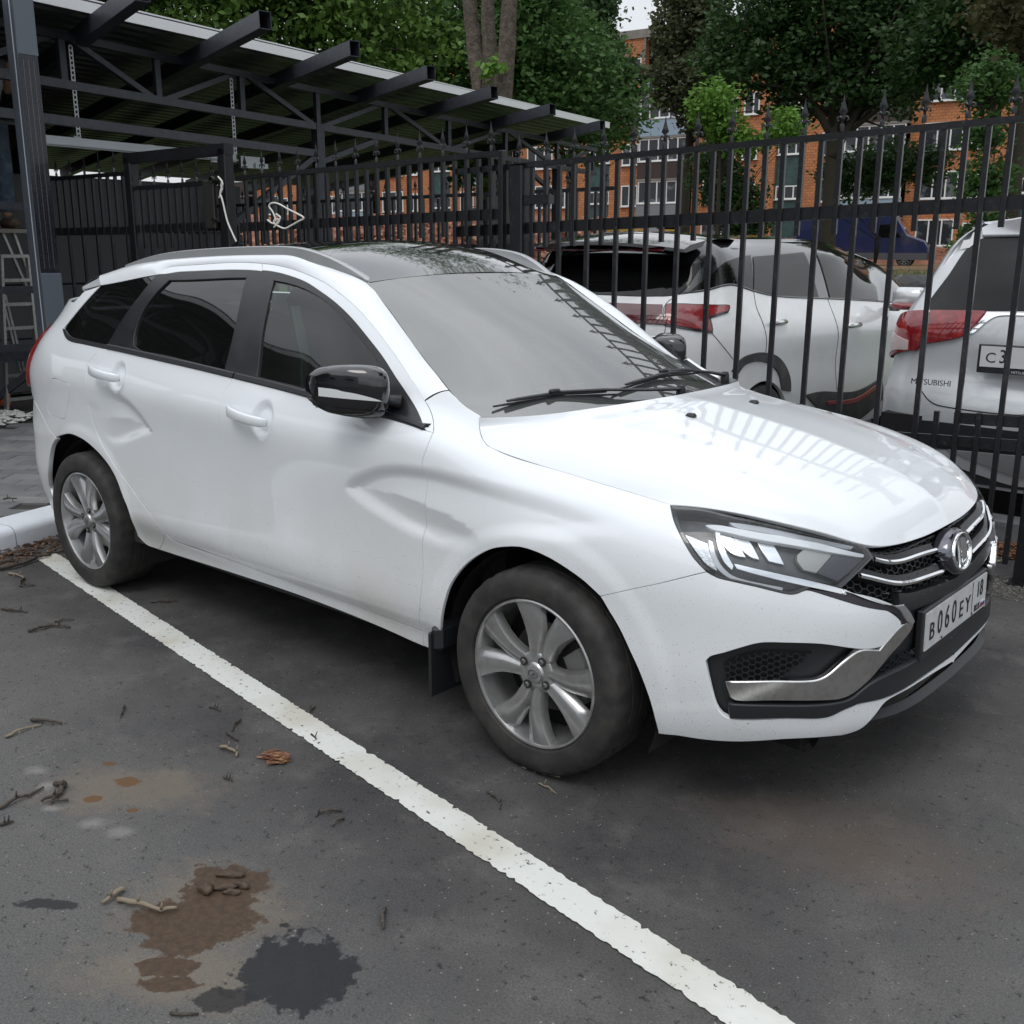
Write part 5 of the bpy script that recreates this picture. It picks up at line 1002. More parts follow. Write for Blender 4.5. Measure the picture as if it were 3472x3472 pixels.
# badge lettering on the lamp is a few pixels : printed strip inside the turn lens
# ================================================================ ground
link = _link
def asphalt_mat():
    m = bpy.data.materials.new('asphalt'); m.use_nodes = True; t = m.node_tree; b = t.nodes['Principled BSDF']; L = t.links.new; g = nd(t, 'ShaderNodeNewGeometry')
    def noise(sc, det=4, rough=.55): n = nd(t, 'ShaderNodeTexNoise', i_Scale=sc, i_Detail=det, i_Roughness=rough); L(g.outputs['Position'], n.inputs['Vector']); return n.outputs['Fac']
    def mr(x, a, c, lo=0., hi=1.): n = nd(t, 'ShaderNodeMapRange'); n.inputs['From Min'].default_value = a; n.inputs['From Max'].default_value = c; n.inputs['To Min'].default_value = lo; n.inputs['To Max'].default_value = hi; L(x, n.inputs[0]); return n.outputs[0]
    def mix(f, a, c):
        n = nd(t, 'ShaderNodeMixRGB')
        for i, q in ((0, f), (1, a), (2, c)):
            if hasattr(q, 'links') or hasattr(q, 'is_linked'): L(q, n.inputs[i])
            elif i == 0: n.inputs[0].default_value = q
            else: n.inputs[i].default_value = (*q, 1)
        return n.outputs[0]
    def math_(op, a, c=None):
        n = nd(t, 'ShaderNodeMath', operation=op)
        for i, q in ((0, a), (1, c)):
            if q is None: continue
            if isinstance(q, (int, float)): n.inputs[i].default_value = q
            else: L(q, n.inputs[i])
        return n.outputs[0]
    # fresh dark surfacing inside the bay, older dusty grey towards the camera
    sx = nd(t, 'ShaderNodeSeparateXYZ'); L(g.outputs['Position'], sx.inputs[0]); X, Y = sx.outputs['X'], sx.outputs['Y']
    d = math_('ADD', Y, math_('MULTIPLY', X, .135)); d = math_('ADD', d, math_('MULTIPLY', noise(.9, 3), .5))         # distance behind the painted line
    dusty = mr(d, -1.15, -1.75); right = mr(math_('ADD', X, math_('MULTIPLY', noise(1.3, 3), .8)), 1.15, 1.9)
    dusty = math_('MAXIMUM', dusty, right)
    far = mr(Y, 2.0, 3.2); c = mix(dusty, (.052, .050, .052), (.128, .126, .124))
    big = mr(noise(1.7, 5, .6), .38, .66); c = mix(math_('MULTIPLY', big, .55), c, (.165, .158, .148))
    c = mix(math_('MULTIPLY', mr(noise(5.5, 5, .65), .52, .70), .35), c, (.21, .20, .185))
    fine = mr(noise(170, 4, .75), .34, .66); c = mix(math_('MULTIPLY', fine, .60), c, (.022, .022, .023)); pale = mr(noise(230, 3, .7), .56, .68); c = mix(math_('MULTIPLY', pale, .30), c, (.26, .25, .235))
    dark = mr(noise(36, 5, .78), .585, .64); c = mix(math_('MULTIPLY', dark, .8), c, (.014, .013, .013))
    v = nd(t, 'ShaderNodeTexVoronoi', i_Scale=95); L(g.outputs['Position'], v.inputs['Vector']); vs = nd(t, 'ShaderNodeSeparateColor'); L(v.outputs['Color'], vs.inputs[0])
    st = math_('MULTIPLY', mr(v.outputs['Distance'], .26, .18), mr(vs.outputs[0], .955, .965)); c = mix(math_('MULTIPLY', st, .6), c, (.34, .32, .29))
    # spills with an outline of their own : centre, long axis, short axis on the ground
    wob = math_('MULTIPLY', math_('SUBTRACT', noise(26, 8, .68), .5), 1.5); wob2 = math_('MULTIPLY', math_('SUBTRACT', noise(7, 3), .5), 1.5)
    def blob(C, A, B):
        M_ = np.linalg.inv(np.array([[A[0], B[0]], [A[1], B[1]]])); r = []
        for i in (0, 1): r.append(math_('ADD', math_('MULTIPLY', math_('SUBTRACT', X, C[0]), float(M_[i, 0])), math_('MULTIPLY', math_('SUBTRACT', Y, C[1]), float(M_[i, 1]))))
        q = math_('SQRT', math_('ADD', math_('MULTIPLY', r[0], r[0]), math_('MULTIPLY', r[1], r[1]))); return math_('ADD', math_('ADD', q, wob), wob2)
    def many(L_):
        r = blob(*L_[0])
        for q in L_[1:]: r = math_('MINIMUM', r, blob(*q))
        return r
    halo = many([((-.150, -1.88), (.16, .12), (.13, -.12)), ((-.80, -1.71), (.20, .16), (.10, -.09)), ((.02, -2.02), (.20, .16), (.10, -.07))])
    c = mix(mr(halo, 1.25, .5, 0, .50), c, (.185, .150, .112))
    mud = many([((-.195, -1.775), (.075, .068), (.055, -.042)), ((-.165, -1.845), (.070, .055), (.060, -.050)), ((-.128, -1.925), (.120, .085), (.062, -.060)), ((-.165, -1.97), (.07, .06), (.05, -.04)), ((-.090, -1.985), (.08, .06), (.045, -.04)), ((-.035, -2.045), (.055, .045), (.022, -.02)), ((.02, -2.075), (.05, .045), (.015, -.015)), ((-.272, -1.800), (.022, .020), (.02, -.018))])
    mudm = mr(mud, 1.02, .90); c = mix(mudm, c, mix(mr(noise(60, 5, .7), .35, .65), (.085, .052, .030), (.045, .030, .020)))
    ochre = many([((-.837, -1.690), (.030, .026), (.022, -.022)), ((-.823, -1.808), (.018, .016), (.012, -.012)), ((-.981, -1.675), (.018, .016), (.012, -.012)), ((-.684, -1.769), (.016, .014), (.012, -.012))])
    c = mix(mr(ochre, 1.02, .85, 0, .85), c, (.120, .060, .022))
    oil = many([((.185, -1.872), (.115, .098), (.095, -.082))]); oilm = mr(oil, 1.02, .92); c = mix(math_('MULTIPLY', oilm, .93), c, (.012, .013, .016))
    wet2 = many([((.14, -2.03), (.05, .05), (.025, -.025)), ((-.42, -2.10), (.07, .05), (.02, -.015))]); c = mix(mr(wet2, 1., .85, 0, .8), c, (.015, .015, .017))
    chalk = many([((-1.10, -1.84), (.03, .026), (.02, -.02)), ((-.99, -1.86), (.026, .022), (.02, -.02)), ((-.70, -1.87), (.03, .026), (.02, -.02)), ((-.60, -1.84), (.035, .03), (.02, -.02)), ((-.86, -1.91), (.02, .018), (.012, -.012))]); c = mix(mr(chalk, 1.15, .3, 0, .42), c, (.30, .29, .28))
    rust = many([((.86, -.62), (.35, .1), (.1, -.18)), ((1.55, .9), (.5, .2), (.1, -.3))]); c = mix(mr(rust, 1.3, .2, 0, .45), c, (.12, .085, .062))
    L(c, b.inputs['Base Color']); wet = math_('MAXIMUM', oilm, mudm)
    L(mr(wet, 0, 1, .88, .62), b.inputs['Roughness']); b.inputs['Specular IOR Level'].default_value = .35
    bm = nd(t, 'ShaderNodeBump', i_Strength=.55, i_Distance=.004); h = math_('ADD', noise(150, 4, .7), math_('MULTIPLY', noise(38, 3), .8)); L(h, bm.inputs['Height']); L(bm.outputs[0], b.inputs['Normal'])
    return m
ASPH = asphalt_mat()
V = [(-3.3, -3.5, 0), (-3.5, 40, 0)]
gr = mesh('parking_asphalt', [(-3.40, -30, 0), (30, -30, 0), (30, 14, 0), (-4.4, 14, 0), (-3.9, .9, 0)], [(0, 1, 2, 3, 4)], ASPH); tag(gr, kind='structure')
EARTH = mat('bare_earth', (.07, .062, .052), .95, noise=(1.5, (.035, .032, .028), .4, .65), bump=(20, .5, .03))
tag(mesh('ground', [(-600, -600, -.03), (600, -600, -.03), (600, 600, -.03), (-600, 600, -.03)], [(0, 1, 2, 3)], EARTH), kind='structure')
# painted bay line with broken edges
def line_mat():
    m = mat('line_paint', (.62, .63, .59), .65); t = m.node_tree; b = t.nodes['Principled BSDF']; g = nd(t, 'ShaderNodeNewGeometry'); L = t.links.new
    n = nd(t, 'ShaderNodeTexNoise', i_Scale=48, i_Detail=6, i_Roughness=.72); L(g.outputs['Position'], n.inputs['Vector']); r = nd(t, 'ShaderNodeMapRange'); r.inputs['From Min'].default_value = .605; r.inputs['From Max'].default_value = .65; L(n.outputs['Fac'], r.inputs[0])
    n2 = nd(t, 'ShaderNodeTexNoise', i_Scale=3, i_Detail=4); L(g.outputs['Position'], n2.inputs['Vector']); r2 = nd(t, 'ShaderNodeMapRange'); r2.inputs['From Min'].default_value = .45; r2.inputs['From Max'].default_value = .7; L(n2.outputs['Fac'], r2.inputs[0])
    a = nd(t, 'ShaderNodeMixRGB'); a.inputs[1].default_value = (.66, .67, .64, 1); a.inputs[2].default_value = (.52, .50, .43, 1); L(r2.outputs[0], a.inputs[0]); c = nd(t, 'ShaderNodeMixRGB'); c.inputs[2].default_value = (.05, .05, .05, 1); L(a.outputs[0], c.inputs[1]); L(r.outputs[0], c.inputs[0]); L(c.outputs[0], b.inputs['Base Color'])
    u = nd(t, 'ShaderNodeBump', i_Strength=.5, i_Distance=.003); L(n.outputs['Fac'], u.inputs['Height']); L(u.outputs[0], b.inputs['Normal']); return m
n = 620; xs = np.linspace(-3.24, 3.2, n); jl = (rng.random(n)-.5)*.006+(rng.random(n) < .06)*rng.random(n)*.010; jr = (rng.random(n)-.5)*.006+(rng.random(n) < .06)*rng.random(n)*.010
yl = -.852-.1335*(xs+3.208)+jl; yr = -.742-.1345*(xs+3.208)-jr
V = [(x, y, .004) for x, y in zip(xs, yl)]+[(x-.12*(i < 1), y, .004) for i, (x, y) in enumerate(zip(xs, yr))]
tag(mesh('bay_line', V, [(i, i+1, n+i+1, n+i) for i in range(n-1)], line_mat()), kind='structure')
# ---- kerb : white painted stones
KD = np.array([-.2575, .9663]); KN = np.array([-.9663, -.2575]); K0 = np.array([-3.451, -.94])
KERB = mat('kerb_paint', (.66, .69, .74), .6, noise=(3.5, (.58, .60, .63), .4, .7), bump=(40, .25, .006))
kb = bpy.data.objects.new('kerb', None); COL.objects.link(kb); tag(kb, kind='structure')
sec = [(0, -.02), (.004, .085), (.012, .105), (.03, .120), (.05, .126), (.215, .130), (.22, -.02)]
for i in range(-3, 4):
    s0, s1 = .105+i*1.0+.004, .105+(i+1)*1.0-.004; b = MB()
    for s_ in (s0, s1):
        for a, z in sec: q = K0+KD*s_+KN*a; b.V.append((q[0], q[1], z))
    k = len(sec); b.F = [(j, (j+1) % k, (j+1) % k+k, j+k) for j in range(k)]+[tuple(range(k-1, -1, -1)), tuple(range(k, 2*k))]; b.build('kerb_stone', KERB, kb, smooth=True, angle=R(40))
# ---- pavement with pavers set in running rows
pv = bpy.data.objects.new('pavement', None); COL.objects.link(pv); tag(pv, kind='structure')
bedm = mat('joint_sand', (.035, .033, .030), .95); Bq = K0+KN*.225
def wl(s_, a): q = Bq+KD*s_+KN*a; return (q[0], q[1])
b = MB(); b.V = [(*wl(-3.5, 0), .108), (*wl(14, 0), .108), (*wl(14, 7.0), .108), (*wl(-3.5, 7.0), .108)]; b.F = [(0, 1, 2, 3)]; b.build('paver_bed', bedm, pv, fix=False)
PAVM = [mat('paver_grey%d' % i, c, .85, noise=(9, c2, .4, .7), bump=(130, .35, .003)) for i, (c, c2) in enumerate((((.135, .137, .142), (.175, .177, .18)), ((.115, .118, .124), (.155, .155, .158)), ((.16, .16, .162), (.21, .21, .205))))]
pdir = R(15); PU_ = np.array([math.cos(pdir+R(90)), math.sin(pdir+R(90))]); a0 = np.array([-3.60, -.9])
cache = []
for m_ in PAVM:
    b = MB(); b.box((0, 0, 0), (.292, .142, .04), bev=.005); me = b.build('paver', m_, pv, smooth=False); cache.append(me.data); bpy.data.objects.remove(me)
e1 = np.array([math.cos(R(38)), math.sin(R(38))]); e2 = np.array([-e1[1], e1[0]]); cnt = 0
for i in range(-40, 40):
    for j in range(-50, 50):
        q = np.array([-4.6, .2])+e1*(.30*(j+.5*(i % 2)))+e2*(.15*i); w = q-Bq; s_, a = w@KD, w@KN
        if not (.11 < a < 2.55 and -1.2 < s_ < 2.6): continue
        o = bpy.data.objects.new('paver', cache[rng.integers(3)]); COL.objects.link(o); o.parent = pv; o.location = (q[0], q[1], .1+rng.random()*.0035); o.rotation_euler = ((rng.random()-.5)*.012, (rng.random()-.5)*.012, R(38)+(rng.random()-.5)*.01); cnt += 1
print('pavers', cnt)
b = MB(); b.V = [(*wl(-3.5, 2.66), .122), (*wl(10, 2.66), .122), (*wl(10, 2.50), .122), (*wl(-3.5, 2.50), .122)]; b.F = [(3, 2, 1, 0)]
# pebble strip : white stones lying between the pavers and the garages
b = MB(); ico = [(0, 0, 1), (.9, 0, .3), (.28, .85, .3), (-.73, .53, .3), (-.73, -.53, .3), (.28, -.85, .3), (.0, 0, -.6)]; fc = [(0, 1, 2), (0, 2, 3), (0, 3, 4), (0, 4, 5), (0, 5, 1), (6, 2, 1), (6, 3, 2), (6, 4, 3), (6, 5, 4), (6, 1, 5)]
for k in range(2600):
    a = 2.60+rng.random()*1.45; s_ = -1.4+rng.random()*4.2; q = wl(s_, a); r = .018+rng.random()*.026; th = rng.random()*6.28; f = .5+rng.random()*.4; z = .115+rng.random()*.03
    b.add([(q[0]+r*(1.4*x*math.cos(th)-y*math.sin(th)), q[1]+r*(1.4*x*math.sin(th)+y*math.cos(th)), z+r*f*w_) for x, y, w_ in ico], fc)
tag(b.build('pebble_strip', mat('white_pebble', (.60, .60, .57), .8, noise=(30, (.42, .41, .38), .4, .7)), fix=False), 'strip of white pebbles beyond the grey pavers', 'pebbles', kind='stuff')
# far paving, white edging and the dark floor of the garages
tag(mesh('garage_path', [(*wl(-4, 4.08), .115), (*wl(16, 4.08), .115), (*wl(16, 5.9), .115), (*wl(-4, 5.9), .115)], [(0, 1, 2, 3)], mat('far_pavers', (.085, .084, .082), .9, noise=(3, (.12, .117, .11), .4, .6))), kind='structure')
b = MB(); b.bar((-8.95, .3, .12), (-8.30, 3.6, .12), .12, .08); tag(b.build('white_edging', KERB), kind='structure')
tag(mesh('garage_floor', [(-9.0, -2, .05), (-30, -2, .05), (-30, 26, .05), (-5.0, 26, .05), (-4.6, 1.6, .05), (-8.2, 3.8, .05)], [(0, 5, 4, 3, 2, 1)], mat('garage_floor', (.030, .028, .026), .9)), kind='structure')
# low concrete wall under the railings on the right
b = MB(); cw = bpy.data.objects.new('concrete_kerb', None); COL.objects.link(cw); tag(cw, kind='structure')
CONC = mat('concrete', (.13, .135, .14), .85, noise=(8, (.09, .092, .095), .4, .7), bump=(60, .4, .006))
for i in range(8):
    x0 = -3.35+i*.90; b = MB(); b.box((x0, 2.78, .05), (.89, .15, .15), bev=.012); b.build('kerb_block', CONC, cw, smooth=False)
# leaf litter, twigs and lumps on the asphalt
TW = mat('twig_bark', (.045, .036, .030), .9, noise=(60, (.10, .085, .07), .4, .7)); TWL = mat('twig_pale', (.22, .18, .13), .8)
def twig(pts, r=.004, m=TW, label='thin bent brown twig lying on the asphalt', grp=None, side=True):
    P_ = [Vector((x, y, r*1.1+(.006 if 0 < i < len(pts)-1 and i % 2 else 0))) for i, (x, y) in enumerate(pts)]; Q = []
    for a, b_ in zip(P_[:-1], P_[1:]):
        for t in (0, .33, .66): Q.append(a.lerp(b_, t)+Vector(((rng.random()-.5)*.006, (rng.random()-.5)*.006, (rng.random())*.002)))
    Q.append(P_[-1]); b = MB(); n_ = len(Q); b.tube(Q, [r*(1-.55*i/n_)*(1+.25*(rng.random()-.5)) for i in range(n_)], 6)
    if side:
        for k in (n_//3, n_//3*2):
            d_ = (Q[min(k+1, n_-1)]-Q[k]); d_ = Vector((-d_.y, d_.x, .1))*(1 if rng.random() < .5 else -1); d_.normalize(); b.tube([Q[k], Q[k]+d_*.02+Vector((.008, 0, .002))], [r*.6, r*.3], 5)
    return tag(b.build('twig', m, smooth=True), label, 'twig', grp)
TWIGS = [
 ([(-3.092, -1.051), (-3.038, -1.041), (-2.966, -1.034)], 0.006, 'forked pale-tipped twig beside the painted line end', 0),
 ([(-2.966, -1.034), (-2.919, -1.074), (-2.861, -1.104), (-2.844, -1.08), (-2.83, -1.049)], 0.006, 'hooked twig shaped like a seven left of the rear wheel', 0),
 ([(-2.615, -1.294), (-2.559, -1.275), (-2.524, -1.252), (-2.49, -1.237)], 0.006, 'straight dark twig near the left edge of the asphalt', 0),
 ([(-2.293, -1.212), (-2.281, -1.179), (-2.259, -1.145)], 0.004, 'thin straight twig left of the painted line', 0),
 ([(-2.254, -1.34), (-2.252, -1.296), (-2.252, -1.247), (-2.208, -1.222), (-2.173, -1.205)], 0.007, 'reddish brown peeling twig left of the painted line', 0),
 ([(-2.223, -0.821), (-2.188, -0.789), (-2.163, -0.764), (-2.15, -0.736)], 0.004, 'dark twig on the asphalt under the car body', 0),
 ([(-3.191, -1.051), (-3.172, -0.994), (-3.198, -0.916), (-3.232, -0.842), (-3.235, -0.78)], 0.012, 'long bent branch lying across the end of the painted line', 0),
 ([(-3.282, -1.012), (-3.265, -0.976), (-3.262, -0.932)], 0.012, 'thick reddish stick in the leaf litter by the kerb', 0),
 ([(-3.368, -0.899), (-3.338, -0.829), (-3.277, -0.741), (-3.26, -0.682)], 0.008, 'long thin stick running under the rear wheel', 0),
 ([(-1.441, -1.7), (-1.387, -1.673), (-1.34, -1.646)], 0.006, 'short dark twig at the left, upper of two crossing ones', 0),
 ([(-1.38, -1.805), (-1.385, -1.763), (-1.387, -1.721), (-1.384, -1.691)], 0.005, 'pale twig at the left, lower of two crossing ones', 0),
 ([(-1.313, -1.445), (-1.277, -1.469), (-1.242, -1.496)], 0.004, 'small upright twig left of the bark clump', 0),
 ([(-0.884, -1.331), (-0.846, -1.337), (-0.812, -1.336)], 0.005, 'stubby dark twig above the bark clump', 0),
 ([(-0.934, -1.244), (-0.912, -1.284), (-0.884, -1.311)], 0.004, 'thin twig slanting above the bark clump', 0),
 ([(-0.815, -1.396), (-0.78, -1.393), (-0.751, -1.386), (-0.725, -1.4)], 0.006, 'pale curved twig left of the bark clump', 0),
 ([(-0.649, -1.499), (-0.609, -1.494)], 0.004, 'tiny twig below the bark clump', 0),
 ([(-0.242, -1.39), (-0.268, -1.416), (-0.282, -1.443), (-0.273, -1.457)], 0.004, 'thin curved twig near the middle of the painted line', 0),
 ([(-0.212, -1.411), (-0.206, -1.441), (-0.204, -1.461)], 0.004, 'short forked twig under the thin curved one', 0),
 ([(0.173, -1.613), (0.197, -1.639), (0.225, -1.661)], 0.006, 'small upright twig right of the wet oil stain', 0),
 ([(-0.326, -2.002), (-0.273, -1.985), (-0.211, -1.955), (-0.193, -1.928)], 0.007, 'long pale stick lying across the brown mud', 0),
 ([(-0.352, -1.973), (-0.345, -2.004), (-0.341, -2.034)], 0.007, 'dark twig just above the pale stick on the mud', 0),
 ([(-0.955, -2.007), (-0.965, -1.956), (-0.962, -1.922), (-0.979, -1.874)], 0.006, 'long grey twig reaching in from the left edge', 0),
 ([(-0.969, -1.848), (-0.942, -1.833), (-0.906, -1.857), (-0.898, -1.897), (-0.903, -1.916)], 0.008, 'tangled knot of dark twigs near the left edge', 0),
 ([(-0.949, -1.823), (-0.903, -1.87), (-0.883, -1.898), (-0.858, -1.861)], 0.006, 'dark crossing twig on top of the tangled knot', 0),
 ([(-0.871, -2.043), (-0.86, -2.011)], 0.005, 'dark twig end at the left edge below the tangled knot', 0),
 ([(-0.81, -1.066), (-0.831, -1.018)], 0.004, 'small twig touching the painted line', 0),
 ([(-0.677, -1.157), (-0.634, -1.169)], 0.004, 'tiny twig lying on the painted line', 0),
 ([(0.104, -2.123), (0.145, -2.086)], 0.004, 'dark reddish twig at the bottom edge', 0),
 ([(-0.035, -0.875), (-0.004, -0.873), (0.038, -0.867), (0.064, -0.87), (0.088, -0.849)], 0.004, 'pale bent twig in front of the front wheel', 0),
 ([(0.065, -0.92), (0.102, -0.923), (0.14, -0.929)], 0.003, 'faint thin twig in front of the pale bent one', 0),
 ([(-0.01, -1.051), (0.029, -1.061), (0.055, -1.071), (0.075, -1.097)], 0.004, 'thin broken twig in front of the door', 0),
 ([(0.364, 2.299), (0.388, 2.326), (0.393, 2.358)], 0.006, 'pale twig beside the right railing post', 0),
 ([(-4.073, -0.639), (-4.042, -0.617), (-4.035, -0.581)], 0.006, 'curved dark twig on the grey pavers', 0.135),
 ([(-1.094, -1.253), (-1.042, -1.25)], 0.004, 'short twig left of the painted line top', 0),
]
for pts, r, lab, z in TWIGS:
    o = twig(pts, r, TWL if 'pale' in lab else TW, lab, 'twigs scattered over the ground')
    if z: o.location.z = z
# bark clump, mud lumps, leaf litter along the kerb
BARK = mat('bark_flakes', (.14, .055, .028), .85, noise=(50, (.34, .20, .10), .45, .7))
b = MB()
for k in range(34):
    th = R(35)+(rng.random()-.5)*1.0; l = .025+rng.random()*.035; c = np.array([-.625+(rng.random()-.5)*.07, -1.330+(rng.random()-.5)*.045]); d_ = np.array([math.cos(th), math.sin(th)])*l/2; z = .004+rng.random()*.014
    b.bar((c[0]-d_[0], c[1]-d_[1], z), (c[0]+d_[0], c[1]+d_[1], z+(rng.random()-.5)*.01), .005+rng.random()*.008, .0025)
tag(b.build('bark_clump', BARK), 'small clump of reddish brown bark flakes on the asphalt left of the painted line', 'bark')
MUDM = mat('mud_lump', (.055, .036, .024), .7, noise=(70, (.085, .055, .035), .4, .6), bump=(90, .6, .006))
def lump(x, y, rx, ry, rz, th):
    b = MB(); n1, n2 = 14, 8; V = []
    for i in range(1, n2):
        p_ = PI*i/n2
        for j in range(n1):
            a = 2*PI*j/n1; q = 1+.28*math.sin(a*3+i)+.18*(rng.random()-.5); X, Y = rx*math.sin(p_)*math.cos(a)*q, ry*math.sin(p_)*math.sin(a)*q
            V.append((x+X*math.cos(th)-Y*math.sin(th), y+X*math.sin(th)+Y*math.cos(th), max(-.002, rz*.5+rz*math.cos(p_)*(.7+.3*q))))
    V += [(x, y, rz*1.4), (x, y, -.002)]; F = [(i*n1+j, i*n1+(j+1) % n1, (i+1)*n1+(j+1) % n1, (i+1)*n1+j) for i in range(n2-2) for j in range(n1)]+[(len(V)-2, (j+1) % n1, j) for j in range(n1)]+[(len(V)-1, (n2-2)*n1+j, (n2-2)*n1+(j+1) % n1) for j in range(n1)]
    b.V = V; b.F = F; return b.build('mud_lump', MUDM, smooth=True)
for (x, y, rx, ry, rz, th, lab) in ((-.205, -1.842, .020, .016, .013, .3, 'roundish lump of wet mud beside the pale stick'), (-.178, -1.805, .026, .010, .010, .9, 'curled ridge of mud in the middle of the brown patch'), (-.160, -1.775, .024, .010, .009, .4, 'thin ridge of mud at the right of the brown patch'), (-.215, -1.765, .034, .011, .008, .75, 'long flat clod at the top of the brown mud'), (-.152, -1.806, .022, .008, .008, .7, 'small oblong clod below the curled ridge of mud')):
    tag(lump(x, y, rx, ry, rz, th), lab, 'mud', 'mud lumps on the brown patch')
b = MB()
for k in range(900):
    s_ = -.85+rng.random()*1.9; a = -(rng.random()**1.8)*.22; q = K0+KD*s_+KN*a; th = rng.random()*3.14; l = .012+rng.random()*.04; d_ = np.array([math.cos(th), math.sin(th)])*l/2; z = .004+rng.random()*.022
    b.bar((q[0]-d_[0], q[1]-d_[1], z), (q[0]+d_[0], q[1]+d_[1], z+(rng.random()-.5)*.012), .003+rng.random()*.012, .002)
tag(b.build('leaf_litter', mat('litter', (.07, .035, .022), .9, noise=(25, (.20, .12, .06), .5, .68)), fix=False), 'brown leaf litter along the foot of the white kerb', 'litter', kind='stuff')
b = MB()
for k in range(420):
    x = .10+rng.random()*.42; y = 2.62-(rng.random()**1.6)*.22; th = rng.random()*3.14; l = .012+rng.random()*.04; z = .004+rng.random()*.03
    b.bar((x-math.cos(th)*l/2, y-math.sin(th)*l/2, z), (x+math.cos(th)*l/2, y+math.sin(th)*l/2, z+(rng.random()-.5)*.015), .004+rng.random()*.016, .002)
tag(b.build('leaf_litter', mat('litter_orange', (.15, .06, .03), .9, noise=(25, (.30, .16, .07), .5, .68)), fix=False), 'reddish dead leaves against the grey concrete kerb', 'litter', kind='stuff')
b = MB()
for k in range(2600):
    x = .35+rng.random()*1.3; y = 1.90+(rng.random()-.5)*.34+(x-.6)*-.05; s = .003+rng.random()*.007
    b.box((x, y, s*.4), (s, s*(.6+rng.random()), s), rot=Matrix.Rotation(rng.random()*3, 3, 'Z'))
tag(b.build('loose_grit', mat('grit', (.10, .095, .088), .9, noise=(60, (.22, .21, .19), .45, .7)), fix=False), 'dark loose grit round the foot of the railings', 'grit', kind='stuff')
# ================================================================ black steel railings
IRON = mat('black_iron', (.014, .014, .017), .38, .3, coat=.25, noise=(45, (.050, .049, .052), .58, .74), bump=(80, .35, .003))
GUN = mat('gunmetal_paint', (.040, .044, .055), .42, .2, noise=(20, (.065, .07, .085), .45, .75), bump=(50, .2, .003))
def spear_mesh():
    b = MB()
    def dia(z, w, t): return [(-w, 0, z), (0, -t, z), (w, 0, z), (0, t, z)]
    st = [(.0, .011, .011), (.030, .011, .011), (.034, .005, .005), (.046, .006, .006), (.052, .011, .008), (.060, .012, .008), (.070, .006, .006), (.085, .022, .009), (.105, .014, .007), (.135, .005, .004), (.165, .0008, .0008)]
    V = []
    for z, w, t in st: V += dia(z, w, t)
    b.V = V; b.F = [(i*4+j, i*4+(j+1) % 4, (i+1)*4+(j+1) % 4, (i+1)*4+j) for i in range(len(st)-1) for j in range(4)]+[(3, 2, 1, 0)]
    for s in (-1, 1): b.tube([(0, 0, .052), (.012*s, 0, .066), (.024*s, 0, .062), (.026*s, 0, .050), (.019*s, 0, .046)], [.0045, .005, .0045, .004, .003], 6)
    o = b.build('spear_tip', IRON, smooth=True, angle=R(50)); me = o.data; bpy.data.objects.remove(o); return me
SPEAR = spear_mesh()
def bar_mesh(w, h):
    b = MB(); b.box((0, 0, h/2), (w, w, h), bev=.002); o = b.build('bar', IRON); me = o.data; bpy.data.objects.remove(o); return me
def railing(name, label, P0, ang, n, D, top, slope, longz=.10, s0=0., posts=(), rail_ext=(.02, .02), low=(.79, .69), lowx=None, group='railing sections', tops_len=.46, mid=1.72):
    """bars alternate: short pieces with a spear stand on the top rail, long plain bars run down"""
    root = thing(name, label, 'railing', (P0[0], P0[1], 0), ang, group)
    d = Vector((math.cos(ang), math.sin(ang), 0)); L_ = (n-1)*D/2
    cache = {}
    def put(nm, me, x, z):
        o = bpy.data.objects.new(nm, me); COL.objects.link(o); o.parent = root; o.location = (x, 0, z); return o
    zt = lambda x: top+slope*(x-L_)
    for k, (za, zb, w, t) in enumerate(((0, 0, .030, .030),)):
        b = MB(); b.bar((-rail_ext[0], 0, zt(0)-.015), (L_+rail_ext[1], 0, zt(L_)-.015), .030, .030); b.build('top_rail', IRON, root)
    b = MB(); b.bar((-rail_ext[0], .012, zt(0)-top+mid), (L_+rail_ext[1], .012, mid), .012, .062); b.build('middle_rail', IRON, root)
    if low:
        for zz in low: x0 = 0 if (lowx is None or zz != low[0]) else lowx; b = MB(); b.bar((x0, .012, zt(x0)-top+zz-.03), (L_+rail_ext[1], .012, zz-.03), .012, .052); b.build('lower_rail', IRON, root)
    SB = bar_mesh(.024, tops_len); lb = bar_mesh(.024, mid+.30-longz); sb2 = bar_mesh(.024, .80-longz)
    for i in range(n):
        x = i*D/2; z = zt(x)
        if i % 2 == s0:
            put('bar', SB, x, z-tops_len-.012); o = put('spear_tip', SPEAR, x, z-.002)
            if low and (lowx is None or x > lowx-.12): put('bar', sb2, x, longz+z-top)
        else:
            me = cache.get(round(z, 2))
            if me is None: me = cache[round(z, 2)] = bar_mesh(.024, z-.03-longz)
            put('bar', me, x, longz)
    return root, L_
A1 = .103; E1 = np.array([.541-.237*math.cos(A1), 1.985-.237*math.sin(A1)])       # last spear of the right-hand section
n1 = 37; D1 = .185; st1 = E1-np.array([math.cos(A1), math.sin(A1)])*(n1-1)*D1/2
st1 = st1+np.array([math.cos(A1), math.sin(A1)])*D1*2
railing('railing_section', 'long black spear-topped railing in front of the two white cars behind it', st1, A1, n1, D1, 2.083+.013, .035, mid=1.735, s0=0, rail_ext=(.10, .4), low=(.80, .70), lowx=2.55+.30, posts=())
b = MB(); b.box((.565, 2.02, 1.05), (.075, .075, 2.10), bev=.006); b.box((.565, 2.02, .004), (.12, .12, .008)); tag(b.build('railing_post', IRON), 'thick black steel post standing on the asphalt at the right edge', 'post', 'railing posts')
A2 = .064; d2 = np.array([math.cos(A2), math.sin(A2)])
